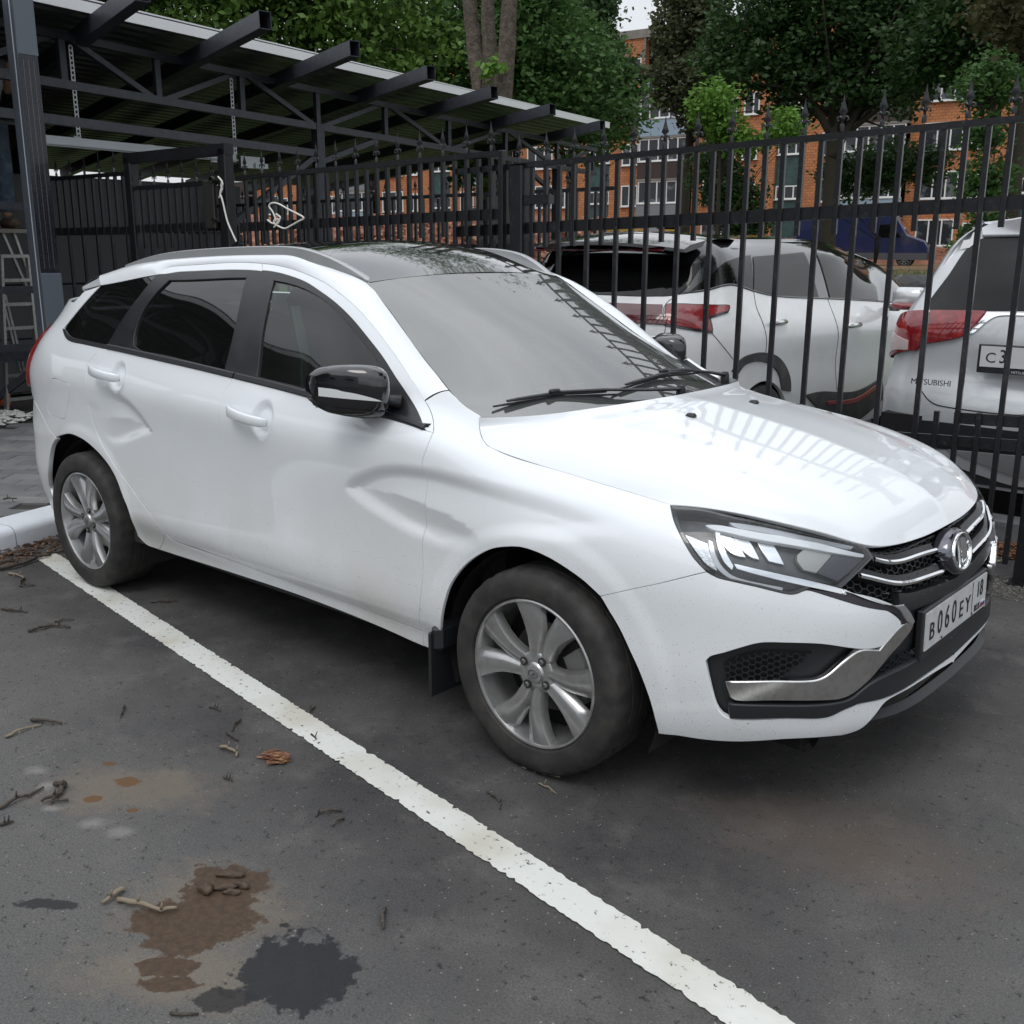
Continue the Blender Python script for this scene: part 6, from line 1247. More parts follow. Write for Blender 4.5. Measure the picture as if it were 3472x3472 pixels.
railing('railing_section', 'black spear-topped railing behind the car roof, right of the tall gate frame', (-4.659, 1.504), A2, 25, .185, 2.066, .021, mid=1.715, low=None, rail_ext=(.10, .075), longz=.12)
b = MB(); q = np.array([-4.659, 1.504])+d2*(12*.185+.08); b.box((q[0], q[1], 1.10), (.035, .035, 1.93), bev=.003); tag(b.build('railing_post', IRON), 'slim black end post beside the capped gatepost', 'post', 'railing posts')
b = MB(); b.box((-2.265, 1.70, 1.05), (.095, .095, 1.87), bev=.008); b.box((-2.265, 1.70, 1.988), (.10, .10, .006)); tag(b.build('gatepost', IRON), 'square black capped gatepost between the two railing sections', 'post', 'railing posts')
b = MB(); b.bar((-2.22, 1.70, 1.79), (-2.05, 1.72, 1.79), .06, .05); b.build('latch', IRON, bpy.data.objects['gatepost']).matrix_parent_inverse = Matrix()
railing('railing_section', 'short black spear-topped gate leaf hanging inside the tall gate frame', (-5.925, 1.423), A2, 12, .178, 2.000, .008, mid=1.68, low=None, rail_ext=(.05, .07), longz=.12)
railing('railing_section', 'black spear-topped railing left of the tall gate frame, next to the grey pylon', (-7.134, 1.345), A2, 10, .216, 2.108, 0, mid=1.66, low=None, rail_ext=(.3, .12), longz=.12)
# tall gate frame
gf = thing('gate_frame', 'tall black steel goalpost frame around the gate leaf', 'gate frame', (-5.45, 1.45, 0), A2)
for x in (-.585, .585): b = MB(); b.box((x, 0, 1.16), (.082, .082, 2.10), bev=.006); b.build('post', IRON, gf)
b = MB(); b.bar((-.63, 0, 2.20), (.63, 0, 2.205), .082, .075); b.build('lintel', IRON, gf)
b = MB(); b.box((.42, -.03, 1.83), (.12, .03, .34), bev=.006); b.lathe([(.0, .03), (.022, .02), (.022, -.01)], c=(.47, -.045, 2.0), axis='y', n=14); b.lathe([(.0, .03), (.016, .02), (.016, -.01)], c=(.47, -.045, 1.72), axis='y', n=12); b.build('lock', mat('lock_steel', (.05, .048, .045), .5, .6), gf)
b = MB(); b.bar((.50, -.05, 1.42), (.78, -.06, 1.56), .05, .03); b.build('closer_arm', IRON, gf)
# second row of railings further back, seen through the first
railing('railing_section', 'farther black railing under the canopy, seen through the nearer bars', (-8.9, 3.55), .09, 61, .185, 2.02, .006, mid=1.55, low=None, rail_ext=(.1, .1), longz=.12, tops_len=.5)
# white cable coming off the lock, and the loop tied to the railing
WIRE = mat('white_cable', (.72, .71, .66), .5)
def f2(u): return np.array([-2.444+u, 1.645+.064*u])
def cable(pts, r, lab):
    b = MB(); P_ = [Vector((x, 1.645+.064*(x+2.444)-.07, z)) for x, z in pts]; Q = smooth_poly([tuple(p) for p in P_], closed=False, n=5); b.tube([Vector(p) for p in Q], r, 7); return tag(b.build('cable', WIRE, smooth=True), lab, 'cable')
cable([(-4.867, 2.016), (-4.835, 1.99), (-4.822, 1.962), (-4.841, 1.932), (-4.854, 1.901), (-4.841, 1.869), (-4.826, 1.822), (-4.812, 1.766), (-4.787, 1.695), (-4.743, 1.623), (-4.693, 1.54), (-4.691, 1.488)], .0065, 'white cable hanging from the gate lock down behind the car roof')
cable([(-4.822, 1.989), (-4.841, 1.955), (-4.828, 1.931), (-4.851, 1.901), (-4.873, 1.87)], .005, 'short frayed end of white cable beside the gate lock')
cable([(-4.354, 1.712), (-4.314, 1.69), (-4.266, 1.687), (-4.222, 1.717), (-4.227, 1.732), (-4.261, 1.748)], .006, 'white cable loop tied round the black railing bars')
cable([(-4.292, 1.661), (-4.242, 1.691), (-4.229, 1.713), (-4.276, 1.71), (-4.289, 1.699), (-4.273, 1.68), (-4.186, 1.652), (-4.115, 1.67), (-4.044, 1.695), (-3.983, 1.717), (-4.04, 1.744), (-4.13, 1.775), (-4.221, 1.811), (-4.279, 1.822), (-4.315, 1.817), (-4.329, 1.798), (-4.296, 1.764), (-4.275, 1.725), (-4.271, 1.699)], .006, 'large white triangular cable loop hung on the black railing')
# ================================================================ the two white cars behind the railings
WP = mat('pearl_white_paint', (.76, .77, .78), .35, coat=1, noise=(4, (.68, .68, .66), .5, .8)); SILP = mat('silver_white_paint', (.56, .58, .60), .32, .25, coat=1, noise=(3, (.50, .51, .52), .45, .75))
DGL = glassmat('dark_tint', (.03, .035, .035), 1.38, dirt_haze=.006); CLAD = mat('grey_cladding', (.045, .045, .048), .6, noise=(12, (.09, .085, .08), .45, .7))
REDL = mat('red_lamp', (.20, .010, .014), .10, coat=1, noise=(14, (.36, .03, .03), .5, .7)); REDD = mat('red_lamp_dark', (.09, .006, .010), .12, coat=1)
def P2(name, m, key, root, surf, off, **k):
    k = {**dict(mirror=True, h=.03, thick=.006, gap=0.0), **k}; return panel(name, m, OUTS[key], root, surf, off=off, **k)
def seam(root, surf, key, m, r=.0022):
    q = np.array(uvs(OUTS[key])); q = cat_open(q, 6); Pq, nn = surf.bn(q[:, 0], q[:, 1]); b = MB(); b.tube([Vector(p) for p in Pq+nn*.0005], r, 5); b.build('door_seam' if 'seam' in key else 'belt_trim', m, root, smooth=True); b.V = [(x, -y, z) for x, y, z in b.V]; b.F = [f[::-1] for f in b.F]; b.build('door_seam' if 'seam' in key else 'belt_trim', m, root, smooth=True)
def small_wheel(root, x, y, R_=.345, w=.22, n=10):
    s = 1 if y > 0 else -1; b = MB(); b.lathe([(R_*.66, 0), (R_*.70, .012), (R_*.85, .020), (R_*.97, .008), (R_, -.02), (R_, -w+.03), (R_*.9, -w), (R_*.6, -w)], axis='y', n=40); b.V = [(v[0], v[1]*s, v[2]) for v in b.V]; t = b.build('tyre', TYRE, root, smooth=True, angle=R(40)); t.location = (x, y, R_)
    b = MB(); b.lathe([(R_*.66, .004), (R_*.64, -.01), (R_*.60, -.06)], axis='y', n=32)
    for k in range(n):
        a = 2*PI*k/n; b.bar((0, -.012, 0), (R_*.63*math.cos(a), -.006, R_*.63*math.sin(a)), .034, .02, up=(0, 1, 0))
    b.lathe([(.06, -.02), (.06, -.002), (.0, -.001)], axis='y', n=16); b.V = [(v[0], v[1]*s, v[2]) for v in b.V]; r_ = b.build('rim', ALLOY, root, smooth=True, angle=R(40)); r_.location = (x, y, R_)
    b = MB(); b.lathe([(R_*.6, -.09), (0, -.09)], axis='y', n=20); b.V = [(v[0], v[1]*s, v[2]) for v in b.V]; b.build('brake_disc', DARKVOID, r_)
def top_close(name, m, surf, root, v, us, crown=.05, n=9):
    q = surf.base(us, np.full(len(us), v)); G = [[(a[0], a[1]*-s*-1 if False else abs(a[1])*s, a[2]+crown*(1-abs(s)**2.2)) for s in np.linspace(-1, 1, n)] for a in q]; return grid_mesh(name, m, G, root, mirror=False, sub=3)
# ---- crossover with a black roof
cx = thing('crossover', 'white crossover with black roof and full-width red tail lamp behind the railings', 'car', (LOC1[0], LOC1[1], 0), PI/2)
T1 = TUB1; VE = float(T1.V[-1]); vb = lambda k: float(T1.V[k])
bu = cat_open(uvs(OUTS['s_belt']), 4)
beltl = [tuple(p) for p in bu]           # runs from the rear (large u) to the front
ring_l = [(T1.ue, vb(0)), (T1.ue, float(bu[0][1])+.005)]+beltl+[(1.0, vb(5)), (.35, vb(4)), (0, vb(4)), (0, vb(0))]
arch = [(u, v) for u, v in uvs(OUTS['s_arch'])]
ac = np.array(uvs(OUTS['s_arch']))[:8]; ac_u = (ac[0, 0]+ac[-1, 0])/2; wheel_x = T1.base([ac_u], [vb(3)])[0][0]
full = [ring_l[0]]+ring_l[1:]
ar_r = [(ac_u-.365+.365*2*t, .0) for t in (0, 1)]
def arch_pts(cu, r=.375, zc=.34, surf=T1):
    out = []
    for a in np.linspace(0, PI, 17):
        z = zc+r*math.sin(a); u = cu+r*math.cos(a); vv = np.linspace(0, VE, 60); zz = surf.base(np.full(60, u), vv)[:, 2]; out.append((u, float(np.interp(z, zz, vv))))
    return out
uf = ac_u-2.62
ra, fa = arch_pts(ac_u), arch_pts(uf)
low_body = [(T1.ue, 0.)]+[(T1.ue, float(bu[0][1])+.004)]+beltl+[(.9, vb(5)), (.35, vb(4)), (0.02, vb(4)), (0.02, 0.)]+[(uf-.375, 0.)]+fa[::-1]+[(uf+.375, 0.)]+[(ac_u-.375, 0.)]+ra[::-1]+[(ac_u+.375, 0.)]
panel('body', WP, low_body, cx, T1, off=0, gap=0, thick=.03, h=.05, hb=.03, weld=True, ang=25)
UPM = mat('black_roof_paint', (.010, .011, .012), .08, coat=1)
up_body = [(T1.ue, float(bu[0][1])+.004), (T1.ue, VE), (1.9, VE), (1.45, vb(9)), (1.0, vb(7)), (.80, vb(5))]+beltl[::-1]
panel('upper_body', UPM, up_body, cx, T1, off=-.003, gap=-.002, thick=.01, h=.06, hb=.03, weld=True, ang=25)
top_close('roof', UPM, T1, cx, VE, np.array([5.39, 5.1, 4.8, 4.5, 4.2, 3.8, 3.2, 2.6, 2.2, 1.9]), .055)
# windscreen and bonnet, facing away from the camera
gs = [[(T1.base([u], [v])[0][0]+.18*(1-s*s), abs(T1.base([u], [v])[0][1])*s, T1.base([u], [v])[0][2]+.03*(1-s*s)) for s in np.linspace(-1, 1, 7)] for u, v in ((1.9, VE), (1.45, vb(9)), (1.0, vb(7)), (.85, vb(6)))]; grid_mesh('windscreen', DGL, gs, cx, mirror=False, sub=3)
gs = [[(T1.base([u], [v])[0][0]+.10*(1-s*s), abs(T1.base([u], [v])[0][1])*s, T1.base([u], [v])[0][2]+.04*(1-s*s)) for s in np.linspace(-1, 1, 7)] for u, v in ((.85, vb(6)), (.6, vb(5)), (.35, vb(5)), (.15, vb(4)), (.02, vb(4)))]; grid_mesh('bonnet', WP, gs, cx, mirror=False, sub=3)
for k, nm in (('s_quarter', 'quarter_glass'), ('s_glassr', 'rear_door_glass')): P2(nm, DGL, k, cx, T1, .003)
P2('front_door_glass', glassmat('green_glass', (.34, .50, .36), 1.35, dirt_haze=.015), 's_glassf', cx, T1, .003)
rg = uvs(OUTS['s_rglass']); lo_v = min(v for u, v in rg); hi_v = max(v for u, v in rg); RG = [q for q in rg[:3]]
panel('rear_window', DGL, [RG[0], RG[1], RG[2], (T1.ue, RG[2][1]), (T1.ue, RG[0][1]+.01)], cx, T1, off=.004, thick=.004, gap=0, weld=True, h=.05)
P2('tail_lamp', REDL, 's_tail', cx, T1, .014, thick=.03, rnd=.004); P2('lamp_shadow', GLOSSB, 's_tail', cx, T1, .008, gap=-.012, thick=.02)
t2 = uvs(OUTS['s_tail2']); panel('tail_lamp_band', REDD, [t2[2], t2[3], t2[4], (T1.ue, t2[5][1]-.005), (T1.ue, t2[0][1])], cx, T1, off=.012, thick=.02, gap=0, weld=True, h=.04)
P2('arch_cladding', CLAD, 's_arch', cx, T1, .010, thick=.02); P2('sill_cladding', CLAD, 's_sill', cx, T1, .012, thick=.03); P2('red_strip', mat('red_trim', (.30, .015, .02), .3, coat=.6), 's_red', cx, T1, .016)
for k in ('seam1', 'seam2', 'seam3', 'seam4'): seam(cx, T1, k, RUB)
seam(cx, T1, 's_belt', GLOSSB, .007)
for k, L_ in (('handle1', .22), ('handle2', .22)):
    q = np.mean(np.array(uvs(OUTS[k])), 0); Pq, nn = T1.bn([q[0]], [q[1]]); Pq = Pq[0]; b = MB(); b.box((Pq[0], Pq[1]-.018, Pq[2]), (.22, .03, .034), bev=.012); b.build('door_handle', mat('handle_chrome', (.7, .7, .7), .15, .9), cx, smooth=True, angle=R(50)); b.V = [(x, -y, z) for x, y, z in b.V]; b.F = [f[::-1] for f in b.F]; b.build('door_handle', MAT['handle_chrome'], cx, smooth=True, angle=R(50))
for s in (1, -1):
    b = MB(); b.box((5.02, -1.02*s, 1.17), (.14, .25, .17), bev=.04); b.build('mirror', mat('mirror_silver', (.6, .61, .62), .25, .5, coat=.5), cx, smooth=True, angle=R(60)); b = MB(); b.box((4.99, -1.03*s, 1.115), (.15, .235, .05), bev=.02); b.build('mirror_trim', REDL, cx, smooth=True, angle=R(60)); b = MB(); b.box((5.0, -.90*s, 1.10), (.07, .12, .05), bev=.015); b.build('mirror_arm', GLOSSB, cx)
    for x in (wheel_x, wheel_x+2.62): small_wheel(cx, x, -.90*s)
b = MB(); sp0 = T1.base([4.55], [VE-.03])[0]; b.V = []
sec_ = [(0, 0), (-.22, -.03), (-.30, -.055), (-.28, -.075), (-.05, -.04)]; ysp = np.linspace(-.62, .62, 9)
for y in ysp: f = 1-.18*(abs(y)/.62)**3; b.V += [(2.60+x*f-.06*(abs(y)/.62)**2*-1, y, 1.575+.045*(1-(y/.62)**2)+z) for x, z in sec_]
b.F = [(i*5+j, i*5+(j+1) % 5, (i+1)*5+(j+1) % 5, (i+1)*5+j) for i in range(8) for j in range(5)]+[(4, 3, 2, 1, 0), tuple(40+j for j in range(5))]; sp = b.build('spoiler', UPM, cx, smooth=True, angle=R(50))
b = MB(); b.box((2.37, 0, 1.515), (.02, 1.0, .012)); b.build('brake_light', REDD, sp)
b = MB(); b.V = [(2.93, -.02, 1.63), (2.93, .02, 1.63), (3.08, -.02, 1.63), (3.08, .02, 1.63), (2.95, -.004, 1.70), (2.95, .004, 1.70), (2.985, 0, 1.695)]; b.F = [(0, 2, 6, 4), (1, 5, 6, 3), (0, 4, 5, 1), (4, 6, 5), (2, 3, 6), (0, 1, 3, 2)]; b.build('shark_fin', UPM, cx)
b = MB(); b.tube([(2.30, .10, 1.20), (2.28, -.10, 1.19), (2.30, -.34, 1.185)], .012, 6); b.build('rear_wiper', BLACK, cx, smooth=True)
b = MB(); b.box((4.4, 0, .42), (4.0, 1.60, .34)); b.box((4.4, 0, .9), (3.2, 1.5, .04)); b.build('floorpan', DARKVOID, cx)
# ---- silver-white off-roader seen from behind
ox = thing('offroader', 'silver-white off-roader seen from behind with red tail lamp at the right edge', 'car', (LOC2[0], LOC2[1], 0), PI/2)
T2 = TUB2; V2E = float(T2.V[-1]); v2 = [float(v) for v in T2.V]
ub_ = [(T2.ue, v2[7]), (4.2, v2[7]), (3.4, v2[6]+.02), (2.0, v2[6]), (.9, v2[6]), (.02, v2[6])]
uw = 3.05
VE_keep = VE; VE = V2E; ra2, fa2 = arch_pts(uw, .40, .36, T2), arch_pts(uw-2.67, .01, .36, T2)
panel('body', SILP, [(T2.ue, 0.), (T2.ue, V2E), (1.2, V2E), (1.2, 0.), (uw-.40, 0.)]+ra2[::-1]+[(uw+.40, 0.)], ox, T2, gap=0, thick=.03, h=.05, hb=.03, weld=True, ang=25); VE = VE_keep
top_close('roof', SILP, T2, ox, V2E, np.array([5.15, 4.9, 4.6, 4.2, 3.6, 2.8, 1.9, 1.2]), .02)
P2('rear_window', DGL, 'o_glassL', ox, T2, .003, weld=True, thick=.004); P2('tailgate', SILP, 'o_gate', ox, T2, .002, weld=False, mirror=False) if 0 else None
P2('tail_lamp', REDL, 'o_tail', ox, T2, .022, thick=.04, rnd=.006); P2('clear_lens', mat('clear_lens', (.55, .42, .42), .15, coat=1, bump=(150, .5, .004)), 'o_clear', ox, T2, .026)
P2('chrome_trim', CHROME, 'o_trim', ox, T2, .008, weld=True); P2('black_bumper_band', BLACK, 'o_band', ox, T2, .006, weld=True); P2('chrome_strip', SATIN, 'o_chrome', ox, T2, .014, weld=True, thick=.01); P2('skid_panel', mat('skid_grey', (.30, .31, .32), .4, .4), 'o_low', ox, T2, .012, weld=True)
g_ = uvs(OUTS['o_gate']); q = cat_open(g_, 6); Pq, nn = T2.bn(q[:, 0], q[:, 1]); b = MB(); b.tube([Vector(p) for p in Pq], .0035, 5); k = len(b.V); b.V += [(x, -y, z) for x, y, z in b.V]; b.F += [tuple(i+k for i in f[::-1]) for f in b.F]; b.build('tailgate_seam', RUB, ox, smooth=True)
P2('roof_spoiler', SILP, 'o_spoil', ox, T2, .025, thick=.06, rnd=.01)
b = MB()
for q in (((.0, 0), (.5, .1), (.9, .5), (1.0, 1.0), (.75, .75), (.55, .95), (.45, .55), (.1, .5)), ((.1, -.1), (.5, -.25), (.55, -.6), (.35, -.9), (.15, -.6), (.0, -.8), (-.1, -.4))):
    k = len(b.V); c0 = T2.base([2*T2.ue-5.80], [v2[8]+.10])[0]; b.V += [(c0[0]-.012-.30*(y_*.10)*-1, -(c0[1]+x_*.10), c0[2]+y_*.10) for x_, y_ in q]; b.F.append(tuple(range(k, len(b.V))))
b.build('window_sticker', mat('sticker_white', (.75, .76, .76), .5), ox, fix=False)
for s in (1, -1): small_wheel(ox, 2.8+(5.154-uw)*.0+1.0+.0, -.88*s, .36)
YM = lambda x, y, z: Matrix.Translation((x, y, z)) @ Matrix(((0, 0, -1), (-1, 0, 0), (0, 1, 0))).to_4x4()      # faces the rear (-x); text runs towards -y
b = MB(); b.box((2.775, .0, .962), (.02, .545, .150), bev=.004); pf = b.build('plate_frame', BLACK, ox); b = MB(); b.box((2.763, 0, .974), (.004, .515, .108)); pl2 = b.build('number_plate', mat('plate_white2', (.66, .67, .68), .4), pf)
def pt2(t, y, z, s, sx=1., m=INK): return textmesh('plate_text', t, s, m, pl2, YM(2.7605, y, z), .0005, sx)
pt2('C', .205, .966, .075, 1.05); pt2('3', .145, .974, .100, .8); pt2('MITSUBISHI MOTORS', 0, .899, .020, 1.0, mat('plate_legend', (.6, .6, .6), .5)).location.x -= .006
textmesh('maker_lettering', 'MITSUBISHI', .044, mat('lettering_dark', (.10, .10, .11), .25, .8), ox, Matrix.Translation((2.745, .495, .815)) @ Matrix(((0, 0, -1), (-1, 0, 0), (0, 1, 0))).to_4x4(), .002, .98)
b = MB(); b.box((4.4, 0, .45), (3.2, 1.55, .34)); b.build('floorpan', DARKVOID, ox)
# ---- dark blue delivery van with a high roof, far away beyond the grass
def side_prism(b, prof, w): return b.prism(prof, -w, w, 'y')
vn = thing('delivery_van', 'dark blue high-roof van parked beyond the sand heap', 'van', (-18.3, 44.6, .98), R(18))
VANB = mat('van_blue', (.012, .018, .070), .25, coat=.8, noise=(2, (.05, .045, .05), .55, .8))
b = MB(); b.prism([(-2.9, .35), (-2.95, 1.2), (-2.85, 2.2), (-2.7, 2.42), (1.1, 2.42), (1.5, 2.2), (2.0, 1.42), (2.75, 1.15), (2.95, .85), (2.95, .35)], -.98, .98, 'y'); b.build('body', VANB, vn, smooth=True, angle=R(28), bevel=.08)
for s in (1, -1):
    b = MB(); b.prism([(.75, 1.28), (.78, 1.85), (1.22, 1.85), (1.72, 1.30)], -.992*s, -.985*s, 'y'); b.build('side_window', DGL, vn)
    b = MB(); b.prism([(-2.9, .32), (-2.9, .62), (2.9, .62), (2.9, .32)], -1.0*s, -.985*s, 'y'); b.build('lower_trim', mat('van_trim', (.07, .07, .08), .6), vn)
    for x in (-1.9, 1.95): small_wheel(vn, x, -.96*s, .36)
    b = MB(); b.box((1.45, -1.10*s, 1.35), (.10, .2, .32), bev=.03); b.build('mirror', BLACK, vn)
    b = MB(); b.box((-2.93, -.86*s, 1.15), (.05, .10, .5)); b.build('tail_lamp', REDD, vn)
b = MB(); b.prism([(-2.975, 1.35), (-2.93, 2.05), (-2.90, 2.05), (-2.94, 1.35)], -.75, .75, 'y'); b.build('rear_window', DGL, vn)
# ================================================================ canopy on steel trusses over the garages
def CPx(y, off=0): return -7.1-.22*(y-1)+off
cn = thing('canopy', 'long open steel canopy with black trusses and a corrugated white-edged roof', 'canopy', (-8.0, 5.0, 0))
cn_c = Vector((-8.0, 5.0, 0))
def cbar(name, a, b_, w, h, m=GUN, parent=cn, up=(0, 0, 1)):
    b = MB(); b.bar(Vector(a)-cn_c, Vector(b_)-cn_c, w, h, up=up); return b.build(name, m, parent)
VY = [-3.6, -2.55, -1.5, -.45, .55, 1.53, 2.54, 3.625, 4.80, 6.07, 7.50, 9.04, 10.72, 12.1]
ZT, ZB, ZL = 3.25, 2.865, 2.56
cbar('top_chord', (CPx(-4), -4, ZT), (CPx(12.2), 12.2, ZT), .07, .06); cbar('bottom_chord', (CPx(-4), -4, ZB), (CPx(12.2), 12.2, ZB), .07, .07)
cbar('lower_beam', (CPx(-4), -4, ZL), (CPx(4.75), 4.75, ZL+.02), .07, .075)
for i, y in enumerate(VY):
    cbar('strut', (CPx(y), y, ZB), (CPx(y), y, ZT), .055, .055)
    if i < len(VY)-1:
        y2 = VY[i+1]; lo = (i % 2 == 0)     # y=1.53 (i=5) is a top node
        a, c = ((CPx(y), y+.03, ZB), (CPx(y2), y2-.06, ZT)) if lo else ((CPx(y), y+.06, ZT), (CPx(y2), y2-.03, ZB)); cbar('brace', a, c, .045, .050)
for y in (-3.4, 4.80, 10.72):
    cbar('post', (CPx(y), y, 0), (CPx(y), y, ZB+.03), .105, .105)
for (y0, z0, y1, z1) in ((4.75, ZL, 3.35, 1.75), (4.85, 2.5, 5.9, 2.83), (10.66, 2.45, 9.5, 2.84)): cbar('knee_brace', (CPx(y0)-.01, y0, z0), (CPx(y1)-.01, y1, z1), .06, .06)
for (y0, z0, y1, z1) in ((.2, 2.86, -1.2, 2.0),): cbar('knee_brace', (CPx(y0), y0, z0), (CPx(y1), y1, z1), .06, .06)
# hollow rafters running back under the sheet, ends left open in front
rd_ = Vector((-1, .185, -.062))
for tx, ty in ((-5.55, .15), (-5.738, 1.451), (-5.85, 2.62), (-6.22, 3.90), (-6.62, 5.30), (-7.02, 6.75), (-7.42, 8.35), (-7.95, 10.2)):
    t = Vector((tx, ty, 3.36)); e = t+rd_*9.5; b = MB(); w, h, th = .105, .135, .006
    for q0, q1, W_, H_ in (((0, h/2), (0, h/2), w, th), ((0, -h/2), (0, -h/2), w, th), ((w/2, 0), (w/2, 0), th, h), ((-w/2, 0), (-w/2, 0), th, h)):
        sx_ = rd_.cross(Vector((0, 0, 1))).normalized(); o_ = sx_*q0[0]+Vector((0, 0, q0[1])); b.bar(t+o_-cn_c, e+o_-cn_c, W_, H_)
    b.build('rafter', GUN, cn)
# corrugated sheet
RXe = lambda y: -6.75-.22*(y-1.2); pr = []; u = 0
while u < 9.4: pr += [(u, 0), (u+.055, 0), (u+.075, .028), (u+.13, .028), (u+.15, 0)]; u += .19
V = []
for y in (-5.5, 11.9):
    for u, h in pr: V.append((RXe(y)-u-cn_c.x, y+.185*u-cn_c.y, 3.425+.0155*(y-1)-.060*u+h))
k = len(pr); b = MB(); b.V = V; b.F = [(i, i+1, i+1+k, i+k) for i in range(k-1)]
b.build('roof_sheet', mat('sheet_underside', (.16, .165, .17), .38, .55, noise=(2.5, (.10, .105, .11), .4, .65)), cn, fix=False)
b = MB(); b.bar((RXe(-5.5)+.02-cn_c.x, -5.5-cn_c.y, 3.40-.10), (RXe(11.95)+.02-cn_c.x, 11.95-cn_c.y, 3.595), .012, .085); b.bar((RXe(-5.5)-.06-cn_c.x, -5.5-cn_c.y, 3.372), (RXe(11.95)-.06-cn_c.x, 11.95-cn_c.y, 3.642), .17, .012); b.build('edge_flashing', mat('white_flashing', (.78, .79, .80), .35), cn)
# hangers : galvanised perforated strip
GALV = mat('galvanised', (.42, .44, .46), .35, .7)
for y in (1.61, 3.47):
    b = MB(); x = CPx(y)+.03
    for s in (-.014, .014): b.box((x-cn_c.x, y+s-cn_c.y, 2.82), (.003, .009, .72))
    for i in range(19): b.box((x-cn_c.x, y-cn_c.y, 2.48+i*.039), (.003, .022, .014))
    b.build('hanger', GALV, cn)
# sectional garage doors in the shade, white track over them
gd = thing('garage_door', 'grey sectional garage door under a white track in the shade of the canopy', 'garage door', (-8.0, 2.3, 0))
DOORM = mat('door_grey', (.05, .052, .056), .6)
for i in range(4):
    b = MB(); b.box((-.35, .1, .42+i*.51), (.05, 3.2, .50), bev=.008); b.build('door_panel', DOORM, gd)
b = MB(); b.bar((.60, -1.0, 2.425), (.12, 1.35, 2.455), .03, .085); b.bar((.62, -1.0, 2.40), (.14, 1.35, 2.43), .05, .012); b.build('track', mat('track_white', (.62, .66, .70), .4), gd)
for y in (-.55, .25, 1.05): b = MB(); b.box((.375-.2*(y), y, 2.44), (.03, .07, .10)); b.build('bracket', GALV, gd)
b = MB(); b.box((.02, 1.62, 2.43), (.05, .30, .12)); b.box((.04, 1.72, 2.40), (.05, .16, .05)); b.build('hinge_plate', GALV, gd)
gw = thing('garage_block', 'garage block under the canopy, its near-black colour standing in for deep shade', 'garage', (-12, 2, 0))
b = MB(); b.box((-4.4, -1.0, 1.55), (.2, 9.0, 3.1)); b.build('back_wall', mat('garage_shade_black', (.018, .018, .019), .9), gw)  # near-black walls put in so the colour carries the shade under the canopy
for q in (((-.5, -4.4, 1.5), (8, .2, 3.0)), ((-1.4, 3.0, 1.2), (6.0, .16, 2.4))): b = MB(); b.box(*q); b.build('side_wall', MAT['garage_shade_black'], gw)
# ---- grey pylon with a black ribbed panel
py = thing('light_pylon', 'tall slim grey pylon with black ribbed panel and white stripe at the left edge', 'pylon', (-6.385, .812, 0))
PYG = mat('pylon_grey', (.115, .135, .165), .4, .3, noise=(6, (.135, .155, .185), .4, .7)); 
b = MB(); b.box((0, 0, 2.1), (.165, .148, 4.2), bev=.004); b.build('shaft', PYG, py)
for bx in (((.085, .004, 3.55), (.010, .150, 1.30)), ((.086, .006, .72), (.014, .156, 1.22))): b = MB(); b.box(*bx, bev=.003); b.build('cover_plate', mat('pylon_plate', (.135, .16, .19), .45, .25), py)
b = MB(); b.box((.084, .0, 2.115), (.006, .144, 1.56)); b.build('panel', mat('solar_black', (.010, .010, .016), .22, coat=.5, noise=(60, (.022, .022, .032), .5, .6)), py)
for y in (-.040, -.002, .036): b = MB(); b.box((.0878, y, 2.115), (.0012, .0028, 1.50)); b.build('panel_line', mat('panel_silver', (.22, .22, .24), .4, .6), py)
for y in np.linspace(-.062, .058, 9):
    if min(abs(y-q) for q in (-.040, -.002, .036)) > .006: b = MB(); b.box((.0876, y, 2.115), (.0010, .0012, 1.52)); b.build('panel_line', mat('panel_faint', (.05, .05, .06), .4), py)
b = MB(); b.box((.030, -.0752, 2.1), (.011, .002, 4.2)); b.build('stripe', mat('stripe_white', (.62, .66, .72), .35), py)
# steel rails left of the pylon, the step ladder and the workman on it
sfm = thing('steel_frame', 'dark steel crossbars left of the pylon in front of the ladder', 'frame', (-7.2, .2, 0))
for z in (2.90, 2.53, 1.86, 1.18, .70): b = MB(); b.bar((0, -1.6, z), (0, .95, z), .05, .06); b.build('crossbar', GUN, sfm)
for q in (((-.5, .6, .18), (.1, 1.1, .72), .06, .06), ((-.2, -1.6, .62), (-.2, 1.5, .62), .1, .1)): b = MB(); b.bar(*q); b.build('crossbar', GUN, sfm)
ALU = mat('ladder_aluminium', (.42, .42, .40), .42, .7, noise=(30, (.25, .24, .22), .5, .75))
ld = thing('ladder', 'aluminium ladder with flat rungs standing behind the pylon', 'ladder', (-7.62, 1.07, 0))
for y0, y1 in ((-.045, -.19), (.185, .125)): b = MB(); b.bar((-.02, y0, 1.46), (.08, y1, .10), .022, .055, up=(1, 0, 0)); b.build('stile', ALU, ld)
for i in range(7): z = 1.455-i*.206; f = (1.455-z)/1.4; b = MB(); b.bar((.0+.06*f, -.06-.13*f, z), (.0+.06*f, .18-.06*f, z), .03, .028); b.build('rung', ALU, ld)
l2 = thing('ladder', 'second aluminium ladder leaning crossways behind the first one', 'ladder', (-7.75, 1.1, 0))
for dy in (0, .10): b = MB(); b.bar((0, .0+dy, 1.66), (.05, .17+dy*.5, 1.1), .02, .05, up=(1, 0, 0)); b.bar((.05, -.09+dy*.3, 1.12), (.08, -.01+dy*.3, .45), .02, .05, up=(1, 0, 0)); b.build('stile', ALU, l2)
